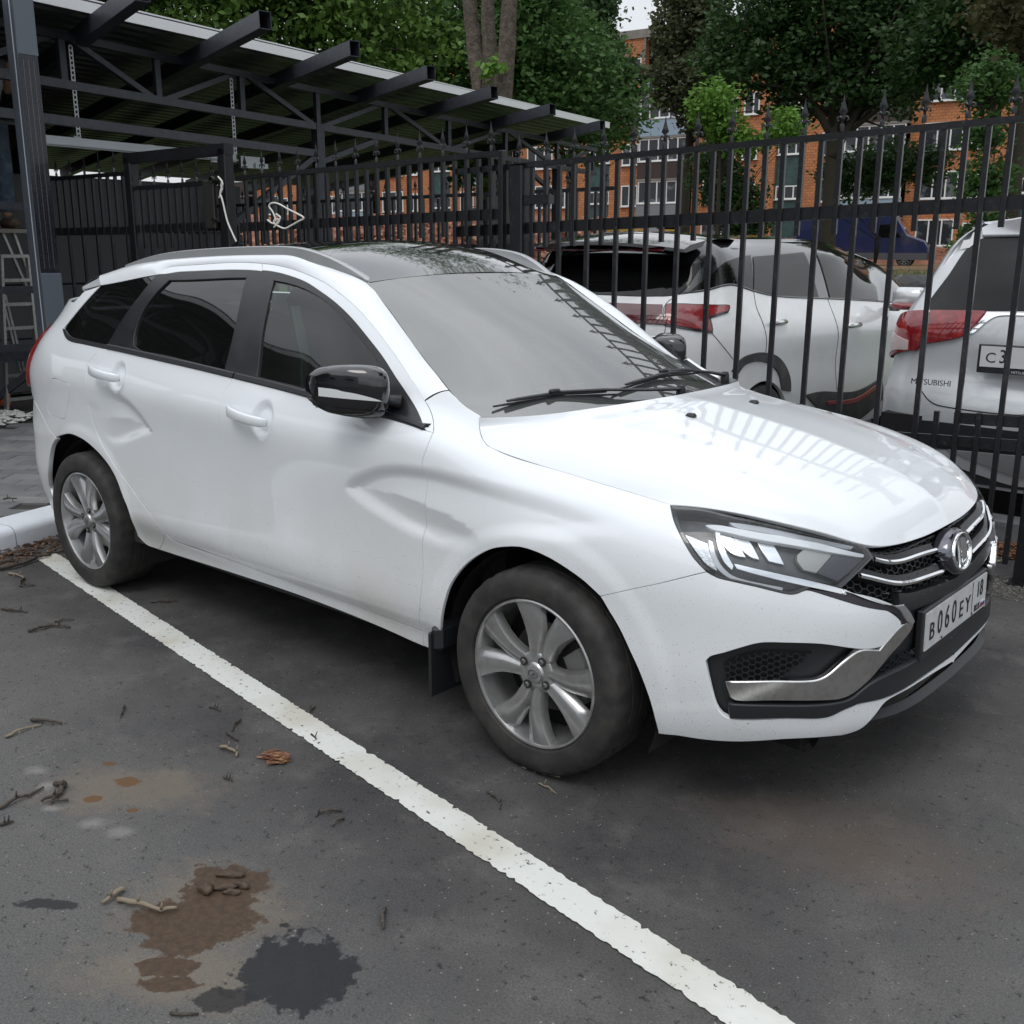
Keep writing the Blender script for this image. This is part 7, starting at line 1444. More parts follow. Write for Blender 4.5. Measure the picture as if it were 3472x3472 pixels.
bd_ = thing('scaffold_board', 'dusty board on which the workman stands', 'board', (-7.85, 1.0, 1.69)); b = MB(); b.box((0, -.35, -.02), (.32, 1.5, .035)); b.build('plank', mat('dusty_wood', (.20, .185, .165), .9), bd_)
# workman : one skinned body, clothing over it
def skinned(name, m, pts, parent, sub=2):
    """pts: list of chains [(x,y,z,r)...]; chains share vertices by coordinate"""
    V = []; Rr = []; E_ = []; idx = {}
    for ch in pts:
        prev = None
        for x, y, z, r in ch:
            k = (round(x, 3), round(y, 3), round(z, 3))
            if k not in idx: idx[k] = len(V); V.append((x, y, z)); Rr.append(r)
            if prev is not None and prev != idx[k]: E_.append((prev, idx[k]))
            prev = idx[k]
    me = bpy.data.meshes.new(name); me.from_pydata(V, E_, []); o = link(name, me, parent, m); md = o.modifiers.new('skin', 'SKIN'); md.use_smooth_shade = True
    for i, r in enumerate(Rr): sv = me.skin_vertices[0].data[i]; sv.radius = (r, r); sv.use_root = (i == 0)
    s = o.modifiers.new('sub', 'SUBSURF'); s.levels = s.render_levels = sub; return o
pr_ = thing('person', 'workman in faded blue jeans and grey T-shirt standing on the board, back to the camera', 'person', (-7.85, 1.10, 1.69))
SKIN = mat('skin', (.30, .17, .11), .6); JEAN = mat('faded_jeans', (.045, .065, .095), .9, noise=(14, (.11, .14, .18), .42, .68), bump=(60, .5, .004)); SHIRT = mat('tshirt_grey', (.16, .165, .18), .9, noise=(4, (.42, .42, .42), .54, .6), bump=(25, .4, .01))
skinned('body', SKIN, [[(0, 0, .90, .11), (0, 0, 1.10, .115), (0, 0, 1.30, .13), (0, -.01, 1.42, .075), (.01, -.02, 1.50, .055), (.02, -.03, 1.60, .088), (.02, -.03, 1.69, .07)], [(0, -.01, 1.42, .075), (0, -.17, 1.38, .055), (.06, -.30, 1.16, .042), (.20, -.28, 1.28, .034), (.25, -.27, 1.34, .032)], [(0, -.01, 1.42, .075), (0, .16, 1.38, .055), (.05, .22, 1.14, .042), (.22, .16, 1.30, .034), (.27, .15, 1.36, .032)], [(0, 0, .90, .11), (0, -.09, .84, .09), (.02, -.10, .45, .06), (0, -.11, .09, .045)], [(0, 0, .90, .11), (0, .09, .84, .09), (.03, .10, .45, .06), (0, .11, .09, .045)]], pr_)
skinned('jeans', JEAN, [[(0, 0, .96, .155), (0, 0, .88, .15), (0, -.095, .78, .108), (.025, -.105, .46, .082), (0, -.11, .12, .072)], [(0, 0, .88, .15), (0, .095, .78, .108), (.035, .105, .46, .082), (0, .115, .12, .072)]], pr_)
skinned('tshirt', SHIRT, [[(0, 0, .93, .155), (0, 0, 1.12, .15), (0, 0, 1.32, .165), (0, -.01, 1.43, .085)], [(0, 0, 1.32, .165), (0, -.20, 1.36, .078), (.035, -.26, 1.20, .066)], [(0, 0, 1.32, .165), (0, .19, 1.36, .078), (.03, .23, 1.19, .066)]], pr_)
for s in (-1, 1):
    b = MB(); b.box((.03, .112*s, .045), (.28, .10, .09), bev=.035); b.build('shoe', mat('brown_shoe', (.075, .05, .035), .8, noise=(30, (.13, .10, .08), .5, .7)), pr_, smooth=True, angle=R(60))
    hx, hy, hz = (.25, -.27, 1.34) if s < 0 else (.27, .15, 1.36)
    b = MB(); b.box((hx+.045, hy, hz+.03), (.09, .03, .085), bev=.013)
    for j, (dz, l) in enumerate(((.033, .062), (.012, .072), (-.010, .068), (-.030, .052))): b.tube([(hx+.085, hy, hz+.03+dz), (hx+.085+l*.5, hy+.006, hz+.03+dz+.004), (hx+.085+l*.8, hy+.028, hz+.03+dz)], [.010, .009, .007], 6)
    b.tube([(hx+.03, hy+.01, hz+.07), (hx+.06, hy+.03, hz+.095), (hx+.085, hy+.035, hz+.09)], [.011, .010, .008], 6); b.build('hand', SKIN, pr_, smooth=True, angle=R(70))
b = MB(); b.lathe([(.0, .115), (.06, .105), (.092, .05), (.094, 0), (.075, -.03)], c=(.022, -.03, 1.645), n=18); b.build('hair', mat('dark_hair', (.02, .016, .013), .9), pr_, smooth=True)
b = MB(); b.tube([(.085, -.03, 1.64), (.115, -.03, 1.615), (.098, -.03, 1.60)], [.012, .015, .010], 6); b.box((.092, -.03, 1.575), (.016, .045, .010), bev=.004); b.lathe([(.0, .012), (.016, .006), (.018, -.008)], c=(.02, .058, 1.625), axis='y', n=8); b.lathe([(.018, .008), (.016, -.006), (0, -.012)], c=(.02, -.118, 1.625), axis='y', n=8); b.build('face', SKIN, pr_, smooth=True)
b = MB(); [b.lathe([(0, .011), (.010, .006), (.011, 0), (0, -.008)], c=(.098, -.03+.032*s, 1.648), axis='x', n=8) for s in (-1, 1)]; b.build('eyes', mat('eye', (.03, .03, .03), .3), pr_, smooth=True)
b = MB(); b.lathe([(.05, 0), (.055, .02), (.055, .11), (.05, .13)], c=(-7.9, 1.02, .13), n=16, cap=True); tag(b.build('plastic_tub', mat('orange_plastic', (.50, .13, .04), .5), smooth=True, angle=R(40)), 'small orange plastic tub on the ground behind the ladder', 'tub')
# ================================================================ terrain behind
def hgt(x, y):
    d_ = (x-1.77)*fw.x+(y+3.0)*fw.y; d_ = d_/math.hypot(fw.x, fw.y); lat = (x-1.77)*rt.x+(y+3.0)*rt.y
    h = .02+1.02*sstep((d_-9)/34); left = 1-sstep((lat-3-d_*.02)/9); h = h+left*1.5*sstep((d_-44)/12)+left*1.3*sstep((d_-55)/5)*.6+(1-left)*1.0*sstep((d_-52)/9); return float(h)
n = 90; tx = np.linspace(-75, 35, n); ty = np.linspace(6.5, 95, n); V = []
for y in ty:
    for x in tx: q = hgt(x, y); q += (.22*max(0, q-1.2))*(math.sin(x*1.3+y*.7)*.5+math.sin(x*3.1-y*2.2)*.25+rng.random()*.5); V.append((x, y, q))
def terrain_mat():
    m = mat('terrain_soil', (.055, .045, .036), .95, bump=(5, .7, .12)); t = m.node_tree; b = t.nodes['Principled BSDF']; L = t.links.new; g = nd(t, 'ShaderNodeNewGeometry'); sx = nd(t, 'ShaderNodeSeparateXYZ'); L(g.outputs['Position'], sx.inputs[0])
    n1 = nd(t, 'ShaderNodeTexNoise', i_Scale=1.2, i_Detail=8, i_Roughness=.7); L(g.outputs['Position'], n1.inputs['Vector'])
    rr = nd(t, 'ShaderNodeValToRGB'); e = rr.color_ramp.elements; e[0].position = .36; e[0].color = (.085, .030, .016, 1); e[1].position = .62; e[1].color = (.30, .125, .070, 1); x3 = rr.color_ramp.elements.new(.5); x3.color = (.17, .062, .034, 1); L(n1.outputs['Fac'], rr.inputs[0])
    a = nd(t, 'ShaderNodeMapRange'); a.inputs['From Min'].default_value = .80; a.inputs['From Max'].default_value = 1.15; L(sx.outputs['Z'], a.inputs[0])
    gn = nd(t, 'ShaderNodeTexNoise', i_Scale=9, i_Detail=6, i_Roughness=.75); L(g.outputs['Position'], gn.inputs['Vector']); gr_ = nd(t, 'ShaderNodeMixRGB'); gr_.inputs[1].default_value = (.030, .060, .014, 1); gr_.inputs[2].default_value = (.075, .12, .030, 1); L(gn.outputs['Fac'], gr_.inputs[0])
    x = nd(t, 'ShaderNodeMixRGB'); L(a.outputs[0], x.inputs[0]); L(gr_.outputs[0], x.inputs[1]); L(rr.outputs[0], x.inputs[2]); L(x.outputs[0], b.inputs['Base Color']); return m
tag(mesh('terrain', V, [(j*n+i, j*n+i+1, (j+1)*n+i+1, (j+1)*n+i) for j in range(n-1) for i in range(n-1)], terrain_mat(), smooth=True), kind='structure')
# grass blades on the near slope
b = MB()
for k in range(9000):
    y = 9+rng.random()**1.3*26; x = 1.77+(y+3)*(-.62+.42*rng.random()); z = hgt(x, y); s = .05+.07*rng.random(); a = rng.random()*6.28; b.V += [(x-.008, y, z), (x+.008, y, z), (x+.03*math.cos(a), y+.03*math.sin(a), z+s)]; b.F.append((len(b.V)-3, len(b.V)-2, len(b.V)-1))
tag(b.build('grass', mat('grass_blade', (.055, .105, .022), .7, noise=(.8, (.10, .15, .035), .4, .65)), fix=False), 'green grass growing on the slope beyond the white cars', 'grass', kind='stuff')
# rubble on the red bank
b = MB()
for k in range(1500):
    t = rng.random(); o_ = Vector((-29+rng.random()*9, 0, 0)); dist = 43+rng.random()*15; lat = -12+rng.random()*18; x = 1.77+fw.x/math.hypot(fw.x, fw.y)*dist+rt.x*lat; y = -3+fw.y/math.hypot(fw.x, fw.y)*dist+rt.y*lat; s = .07+rng.random()**2*.40
    b.box((x, y, hgt(x, y)+s*.2+.1), (s, s*(.5+rng.random()*.6), s*(.4+rng.random()*.5)), rot=Matrix.Rotation(rng.random()*6, 3, Vector((rng.random()-.5, rng.random()-.5, rng.random()-.5)).normalized()))
tag(b.build('rubble', mat('red_rubble', (.18, .065, .035), .95, noise=(1.5, (.38, .22, .15), .45, .7)), fix=False), 'red-brown broken brick rubble on the bank below the apartment block', 'rubble', kind='stuff')
# sand heap
b = MB(); n1, n2 = 40, 14
for j in range(n2+1):
    for i in range(n1):
        a = 2*PI*i/n1; r = j/n2; rr_ = r*(1+.16*math.sin(a*2+1)+.08*math.sin(a*5)); z = (1-r)**.85*1.15*(1+.05*math.sin(a*7+j)); b.V.append((2.6*rr_*math.cos(a), 1.9*rr_*math.sin(a), z*1.0-.05*(j == n2)))
b.F = [(j*n1+i, j*n1+(i+1) % n1, (j+1)*n1+(i+1) % n1, (j+1)*n1+i) for j in range(n2) for i in range(n1)]
sh_ = b.build('sand_heap', mat('sand', (.17, .10, .050), .95, noise=(6, (.26, .165, .085), .4, .65), bump=(10, .8, .06)), smooth=True, fix=False); sh_.location = (-16.6, 36.0, .80); tag(sh_, 'heap of yellow-brown sand in front of the blue van', 'sand heap')
# playground frames
def frame_obj(nm, lab, c, rz, w, h, m, legm=None, hang=0, spread=.5, m2=None):
    r_ = thing(nm, lab, 'playground frame', c, rz, 'playground frames'); b = MB(); b.bar((-w/2, 0, h), (w/2, 0, h), .07, .07); b.build('top_bar', m, r_)
    for s in (-1, 1):
        for q in ((-spread, spread) if spread else (0,)): b = MB(); b.bar((w/2*s, 0, h), (w/2*s, q, 0), .06, .06); b.build('leg', m2 if (m2 and q > 0) else m, r_)
    for k in range(hang): x = -w/2+w*(k+1)/(hang+1); b = MB(); b.bar((x, 0, h), (x+.05, .05, h*.35), .03, .03); b.build('chain', legm or m, r_)
YEL = mat('yellow_paint', (.60, .40, .05), .5); GRN = mat('green_paint', (.18, .42, .15), .5); PNK = mat('salmon_paint', (.50, .22, .14), .5)
frame_obj('swing_frame', 'tall yellow goalpost-like swing frame on the red bank', (-24.0, 35.0, 1.05), R(42), 2.9, 1.45, YEL, spread=.12)
frame_obj('swing_frame', 'low green and salmon swing frame left of the yellow one', (-22.6, 29.9, 1.02), R(42), 1.3, .95, GRN, YEL, 2, .35, PNK)
# covered motorbike and another one seen between the two white cars
b = MB(); n1 = 20
for j, (z, rx, ry, ox_) in enumerate(((0, .80, .26, 0), (.35, .82, .30, 0), (.7, .72, .30, .05), (.92, .50, .26, .05), (1.06, .30, .20, .0), (1.14, .12, .10, -.02))):
    for i in range(n1): a = 2*PI*i/n1; q = 1+.07*math.sin(a*4+j*1.7)+.05*math.sin(a*7); b.V.append((ox_+rx*math.cos(a)*q, ry*math.sin(a)*q, z))
b.F = [(j*n1+i, j*n1+(i+1) % n1, (j+1)*n1+(i+1) % n1, (j+1)*n1+i) for j in range(5) for i in range(n1)]+[tuple(5*n1+i for i in range(n1))]
cvr = b.build('covered_motorbike', mat('black_cover', (.012, .012, .013), .45, bump=(12, .8, .03)), smooth=True); cvr.location = (-2.55, 8.6, .10); cvr.scale = (.85, .85, 1.03); cvr.rotation_euler = (0, 0, R(35)); tag(cvr, 'motorbike wrapped in a black cover beyond the crossover mirror', 'motorbike')
mb_ = thing('motorbike', 'black motorbike with a small white plate beyond the off-roader', 'motorbike', (-2.75, 9.6, .12), R(100))
b = MB(); b.box((0, 0, .78), (.5, .26, .30), bev=.06); b.box((-.35, 0, 1.0), (.34, .40, .30), bev=.06); b.build('body', BLACK, mb_, smooth=True, angle=R(50))
for x in (-.65, .65): b = MB(); b.lathe([(.24, -.05), (.31, -.05), (.32, 0), (.31, .05), (.24, .05), (.24, -.05)], c=(x, 0, .32), axis='y', n=28); b.lathe([(.03, -.06), (.24, -.02), (.24, .02), (.03, .06)], c=(x, 0, .32), axis='y', n=16); b.build('wheel', TYRE, mb_, smooth=True, angle=R(40))
b = MB(); b.box((-.53, 0, .86), (.01, .19, .14)); b.build('number_plate', MAT['plate_white2'], mb_); b = MB(); b.tube([(.45, -.36, 1.12), (.35, 0, 1.02), (.45, .36, 1.12)], .018, 6); b.build('handlebar', GALV, mb_); b = MB(); b.lathe([(0, .01), (.06, 0), (0, -.01)], c=(.44, -.36, 1.28), axis='x', n=14); b.build('mirror', GALV, mb_)
# ================================================================ apartment block
BR = bpy.data.materials.new('orange_block_wall'); BR.use_nodes = True; t = BR.node_tree; b_ = t.nodes['Principled BSDF']; L = t.links.new
g = nd(t, 'ShaderNodeTexCoord'); sx = nd(t, 'ShaderNodeSeparateXYZ'); cb = nd(t, 'ShaderNodeCombineXYZ'); L(g.outputs['Object'], sx.inputs[0]); ad = nd(t, 'ShaderNodeMath', operation='ADD'); L(sx.outputs['X'], ad.inputs[0]); L(sx.outputs['Y'], ad.inputs[1]); L(ad.outputs[0], cb.inputs[0]); L(sx.outputs['Z'], cb.inputs[1])
bt = nd(t, 'ShaderNodeTexBrick'); bt.inputs['Scale'].default_value = 1.0; bt.inputs['Brick Width'].default_value = .27; bt.inputs['Row Height'].default_value = .155; bt.inputs['Mortar Size'].default_value = .012; bt.inputs['Color1'].default_value = (.50, .20, .075, 1); bt.inputs['Color2'].default_value = (.38, .14, .055, 1); bt.inputs['Mortar'].default_value = (.14, .075, .045, 1); L(cb.outputs[0], bt.inputs['Vector'])
nn_ = nd(t, 'ShaderNodeTexNoise', i_Scale=.6, i_Detail=6, i_Roughness=.6); L(g.outputs['Object'], nn_.inputs['Vector']); r_ = nd(t, 'ShaderNodeMapRange'); r_.inputs['From Min'].default_value = .45; r_.inputs['From Max'].default_value = .72; r_.inputs['To Max'].default_value = .5; L(nn_.outputs['Fac'], r_.inputs[0]); x_ = nd(t, 'ShaderNodeMixRGB'); x_.inputs[2].default_value = (.24, .11, .06, 1); L(r_.outputs[0], x_.inputs[0]); L(bt.outputs['Color'], x_.inputs[1]); L(x_.outputs[0], b_.inputs['Base Color']); b_.inputs['Roughness'].default_value = .85; MAT['brick'] = BR
GT = mat('green_tiles', (.020, .050, .048), .4, noise=(3, (.035, .080, .075), .4, .6)); PARA = mat('parapet_grey', (.22, .21, .19), .85, noise=(2, (.15, .145, .13), .4, .65)); FRM = mat('window_white', (.66, .67, .66), .5); PANE = mat('window_pane', (.025, .030, .035), .08, noise=(1.2, (.12, .13, .14), .55, .62)); BALB = mat('balcony_blue', (.24, .33, .40), .6); BALG = mat('balcony_grey', (.20, .215, .235), .5); BALD = mat('balcony_dark', (.035, .022, .018), .6)
ab = thing('apartment_block', 'five-storey orange block-faced apartment house with green stairwells and glazed balconies', 'building', (-37.84, 54.33, 0), R(8))
FL = [1.97, 4.50, 7.03, 9.56, 12.09]; PER = 12.85; P0s = [-3.6+PER*k for k in range(-3, 3)]
for p in P0s:
    for (nm, m_, bx) in (('wall', BR, ((p+2.95, .3, 8.2), (2.3, .6, 13.4))), ('wall', BR, ((p+10.225, .3, 8.2), (5.25, .6, 13.4))), ('stairwell_wall', GT, ((p+.9, .55, 8.0), (1.8, .6, 13.4))), ('loggia_wall', BALD, ((p+5.85, 1.3, 8.2), (3.5, .3, 13.4))), ('parapet', PARA, ((p+.9, .50, 14.75), (1.8, .75, .42))), ('parapet', PARA, ((p+1.8+5.525, .26, 14.78), (11.05, .72, .50)))): b = MB(); b.box(*bx); b.build(nm, m_, ab)
b = MB(); b.box((0, 6, 14.6), (77, 11, .4)); b.build('roof', PARA, ab); b = MB(); b.box((0, 6.2, 8), (77, 10, 13)); b.build('core', BALD, ab)
def win_mesh(w, h, mull=(.5,)):
    b = MB(); t_ = .075
    for z in (-h/2+t_/2, h/2-t_/2): b.box((0, 0, z), (w, .08, t_))
    for x in [-w/2+t_/2, w/2-t_/2]+[-w/2+w*m for m in mull]: b.box((x, 0, 0), (t_, .08, h-2*t_))
    b.box((0, -.06, -h/2-.03), (w+.12, .16, .04)); o = b.build('window', FRM); f = o.data; bpy.data.objects.remove(o)
    b = MB(); b.box((0, .02, 0), (w-.05, .02, h-.05)); o = b.build('pane', PANE); q = o.data; bpy.data.objects.remove(o); return f, q
def put_win(ms, x, y, z): o = bpy.data.objects.new('window', ms[0]); COL.objects.link(o); o.parent = ab; o.location = (x, y, z); q = bpy.data.objects.new('pane', ms[1]); COL.objects.link(q); q.parent = o
W1, W2, W3, W4, W5 = win_mesh(1.17, 1.30), win_mesh(1.65, .78, (.33, .66)), win_mesh(2.0, 1.45, (.34, .68)), win_mesh(.95, 1.25, (.6,)), win_mesh(3.3, 1.35, (.2, .4, .6, .8))
for ip, p in enumerate(P0s):
    for k, z in enumerate(FL):
        put_win(W1, p+3.30, -.03, z+.65); put_win(W3, p+9.35, -.03, z+.75); put_win(W4, p+11.25, -.03, z+.65)
        if k: put_win(W2, p+.9, .22, z-.15+.75)
        kind = (k+ip*2) % 3; mm = (BALB, BALG, BALD)[kind]
        b = MB(); b.box((p+5.85, .05, z-.98), (3.5, 1.5, .12)); b.build('balcony_slab', PARA, ab)
        b = MB(); b.box((p+5.85, -.66, z-.40), (3.46, .06, 1.02))
        if kind == 1:
            for q in range(7): b.box((p+5.85, -.70, z-.86+q*.15), (3.46, .02, .03))
        b.build('balcony_front', mm, ab)
        if (k+ip) % 4 != 3: put_win(W5, p+5.85, -.60, z+.80)
        else: b = MB(); b.bar((p+4.15, -.66, z+.2), (p+7.55, -.66, z+.2), .05, .05); [b.bar((p+4.15+.2*q, -.66, z-.9), (p+4.15+.2*q, -.66, z+.2), .02, .02) for q in range(18)]; b.build('balcony_rail', IRON, ab)
    b = MB(); b.box((p+4.1, -.02, 8.2), (.10, .10, 13)); b.build('downpipe', PARA, ab)
for (x, z, w, h) in ((-1.05, 13.9, .45, .9), (.35, 13.55, .35, .35), (-1.1, 13.4, .3, .5), (1.6, 13.2, .3, .6)):
    b = MB(); b.box((x, -.005, z), (w, .012, h)); b.build('plaster_patch', PARA, ab, fix=False)
b = MB(); b.box((9.5, -1.6, 2.2), (2.6, 2.2, .10)); b.box((8.3, -1.0, 1.2), (.1, .1, 2.2)); b.box((10.7, -2.5, 1.2), (.1, .1, 2.2)); b.build('porch_roof', BALD, ab)
# ================================================================ trees
def leafmat(name, c1, c2):
    m = bpy.data.materials.new(name); m.use_nodes = True; t = m.node_tree; t.nodes.clear(); o = nd(t, 'ShaderNodeOutputMaterial'); at_ = nd(t, 'ShaderNodeAttribute', attribute_name='tint'); x = nd(t, 'ShaderNodeMixRGB'); x.inputs[1].default_value = (*c1, 1); x.inputs[2].default_value = (*c2, 1)
    d_ = nd(t, 'ShaderNodeBsdfPrincipled'); d_.inputs['Roughness'].default_value = .55; d_.inputs['Specular IOR Level'].default_value = .3; tl = nd(t, 'ShaderNodeBsdfTranslucent'); mx_ = nd(t, 'ShaderNodeMixShader', i_Fac=.35)
    L = t.links.new; L(at_.outputs['Fac'], x.inputs[0]); L(x.outputs[0], d_.inputs['Base Color']); L(x.outputs[0], tl.inputs[0]); L(d_.outputs[0], mx_.inputs[1]); L(tl.outputs[0], mx_.inputs[2]); L(mx_.outputs[0], o.inputs[0]); return m
LM = {'dark': leafmat('leaf_dark', (.026, .056, .020), (.060, .120, .036)), 'mid': leafmat('leaf_mid', (.045, .100, .028), (.100, .200, .055)), 'lime': leafmat('leaf_lime', (.09, .190, .028), (.18, .34, .06)), 'willow': leafmat('leaf_willow', (.060, .120, .022), (.13, .23, .045)), 'olive': leafmat('leaf_olive', (.060, .070, .035), (.13, .15, .075)), 'brown': leafmat('leaf_olive_brown', (.05, .045, .022), (.10, .095, .04))}
TB = mat('bark_grey', (.085, .068, .052), .95, noise=(9, (.16, .13, .105), .4, .65), bump=(26, 1.0, .05)); TBD = mat('bark_dark', (.035, .028, .020), .95, bump=(20, .8, .04))
def leaves(name, m, blobs, n, size, parent, droop=0., cl=.33):
    tot = sum(b_[3]*b_[4]*b_[5] for b_ in blobs); P_ = []
    for (x, y, z, rx, ry, rz) in blobs:
        k = max(6, int(n*(rx*ry*rz)/tot)); nc = max(3, k//26); u = rng.normal(size=(nc, 3)); u /= np.linalg.norm(u, axis=1)[:, None]; rr = rng.random(nc)**.42; c = u*rr[:, None]*[rx, ry, rz]+[x, y, z]
        i = rng.integers(0, nc, k); q = c[i]+rng.normal(size=(k, 3))*np.array([1, 1, .62])*cl*min(1.3, .35+.25*min(rx, ry)); P_.append(q)
    P_ = np.vstack(P_); n = len(P_); a = rng.normal(size=(n, 3)); a[:, 2] *= .55; a[:, 2] -= droop; a /= np.linalg.norm(a, axis=1)[:, None]; b_ = rng.normal(size=(n, 3)); b_ -= (b_*a).sum(1)[:, None]*a; b_ /= np.linalg.norm(b_, axis=1)[:, None]
    s = size*(.6+.8*rng.random(n))[:, None]; V = np.empty((n, 4, 3)); V[:, 0] = P_-a*s*.55; V[:, 1] = P_+b_*s*.30; V[:, 2] = P_+a*s*.55; V[:, 3] = P_-b_*s*.30
    me = bpy.data.meshes.new(name); me.vertices.add(4*n); me.vertices.foreach_set('co', V.ravel()); me.loops.add(4*n); me.loops.foreach_set('vertex_index', np.arange(4*n)); me.polygons.add(n); me.polygons.foreach_set('loop_start', np.arange(0, 4*n, 4)); me.polygons.foreach_set('loop_total', np.full(n, 4)); me.update()
    at_ = me.attributes.new('tint', 'FLOAT', 'FACE'); at_.data.foreach_set('value', np.clip(rng.random(n)*.7+.3*np.repeat(rng.random(n//20+1), 20)[:n], 0, 1).astype('f')); return link(name, me, parent, m)
def tree(name, label, base, trunk, blobs, n, size, lm, group=None, bark=None, droop=0., limbs=True, cl=.33):
    t_ = thing(name, label, 'tree', base, 0, group); B_ = Vector(base); b = MB(); rel_ = lambda q: Vector(q)-B_
    for path, r0 in trunk: Q = [Vector(p) for p in smooth_poly([tuple(rel_(q)) for q in path], closed=False, n=4)]; m_ = len(Q); b.tube([q+Vector(((rng.random()-.5), (rng.random()-.5), 0))*r0*.10 for q in Q], [r0*(1-.45*i/m_) for i in range(m_)], 12)
    b.build('trunk', bark or TBD, t_, smooth=True)
    if limbs:
        b = MB(); top = rel_(trunk[0][0][-1]); md = rel_(trunk[0][0][len(trunk[0][0])//2])
        for k in range(min(22, 5+len(blobs)*3)):
            bl = blobs[k % len(blobs)]; e = rel_(bl[:3])+Vector((rng.normal()*bl[3]*.5, rng.normal()*bl[4]*.5, rng.normal()*bl[5]*.5)); s_ = md.lerp(top, rng.random()); mm = s_.lerp(e, .5)+Vector((0, 0, .25)); r0 = trunk[0][1]*.28; b.tube([s_, mm, e], [r0, r0*.6, r0*.2], 6)
        b.build('limb', bark or TBD, t_, smooth=True)
    leaves('crown', LM[lm], [(x-B_.x, y-B_.y, z-B_.z, rx, ry, rz) for x, y, z, rx, ry, rz in blobs], n, size, t_, droop, cl)
    return t_
# left mass beyond the canopy
tree('willow_tree', 'yellow-green feathery tree above the left part of the canopy', (-22, 15.5, 0), [([(-22, 15.5, 0), (-21.8, 15.5, 4), (-21.6, 15.6, 7.5)], .3)], [(-23, 14.5, 7.4, 3.4, 2.6, 3.0), (-20.5, 15.8, 7.9, 3.0, 2.4, 3.0), (-22, 14.5, 10, 3.6, 3, 2.6), (-19.2, 16.6, 6.2, 1.9, 1.8, 2.0), (-25.5, 12.5, 8.2, 3, 2.6, 3)], 46000, .17, 'willow', 'trees beyond the canopy', droop=.5)
tree('broadleaf_tree', 'dark broadleaf tree at the far left above the canopy roof', (-26.5, 9.5, 0), [([(-26.5, 9.5, 0), (-26.4, 9.6, 4), (-26.2, 9.8, 8)], .3)], [(-26.5, 8.2, 8.6, 3.0, 2.6, 3.0), (-27.5, 5.2, 9.0, 3.0, 2.8, 3.0), (-24.6, 10.8, 9.4, 2.8, 2.6, 2.6)], 20000, .19, 'dark', 'trees beyond the canopy')
tree('broadleaf_tree', 'bright green bushy tree just left of the triple trunk', (-20.0, 21.5, .2), [([(-20, 21.5, 0), (-19.9, 21.5, 4), (-19.7, 21.6, 7)], .28)], [(-20.0, 20.2, 7.6, 2.6, 2.2, 2.4), (-18.6, 22.0, 6.6, 2.4, 2.0, 2.0), (-18.0, 22.9, 5.6, 1.9, 1.7, 1.5), (-19.8, 21.6, 9.4, 2.4, 2.2, 2.0), (-21.8, 18.8, 6.6, 2.4, 2, 2.6)], 34000, .17, 'mid', 'trees beyond the canopy')
tree('ash_tree', 'grey-barked tree whose trunk forks into three stems behind the canopy', (-11.85, 12.0, .05), [([(-11.76, 12, 0), (-11.78, 12, 2.0), (-11.82, 12, 3.5)], .40), ([(-12.0, 12, 2.9), (-12.06, 12.0, 4.2), (-12.24, 12.0, 5.2), (-12.39, 12.0, 6.2), (-12.6, 12, 8.6)], .19), ([(-11.88, 12.12, 3.0), (-11.92, 12.12, 4.4), (-11.98, 12.12, 5.2), (-12.02, 12.12, 6.2), (-12.0, 12.2, 9)], .175), ([(-11.60, 12, 2.9), (-11.54, 12, 4.3), (-11.44, 12.0, 5.2), (-11.36, 12.0, 6.2), (-11.2, 12, 9)], .20)], [(-13.0, 12, 9.6, 3.0, 2.6, 2.2), (-10.6, 12.6, 9.8, 2.8, 2.6, 2.2), (-12.9, 11.9, 6.5, .5, .5, .4)], 10000, .12, 'mid', bark=TB, limbs=False)
b_ = [(-11.48, 11.55, 4.75, .16, .16, .18), (-12.05, 11.5, 2.9, .22, .2, .35), (-11.25, 11.5, 2.55, .16, .16, .22)]
tree('sapling', 'small bright green shoots growing at the foot of the forked trunk', (-11.9, 11.5, .05), [([(-11.95, 11.5, 0), (-12.0, 11.5, 1.6), (-11.6, 11.5, 4.6)], .025)], b_, 420, .14, 'lime', limbs=False, cl=.25)
tree('maple_tree', 'rounded dark green maple between the forked trunk and the apartment block', (-23.4, 29.3, 1.0), [([(-23.4, 29.3, 0), (-23.4, 29.3, 4), (-23.3, 29.4, 8)], .26)], [(-23.5, 29.0, 8.3, 2.1, 1.8, 1.7), (-22.8, 29.8, 7.6, 1.9, 1.6, 1.6), (-23.4, 29.2, 10.0, 1.7, 1.5, 1.3), (-24.4, 28.2, 7.2, 1.5, 1.3, 1.3), (-22.5, 30.0, 6.5, 1.2, 1.1, .8), (-23.3, 29.0, 6.4, 1.5, 1.3, .9)], 30000, .20, 'dark')
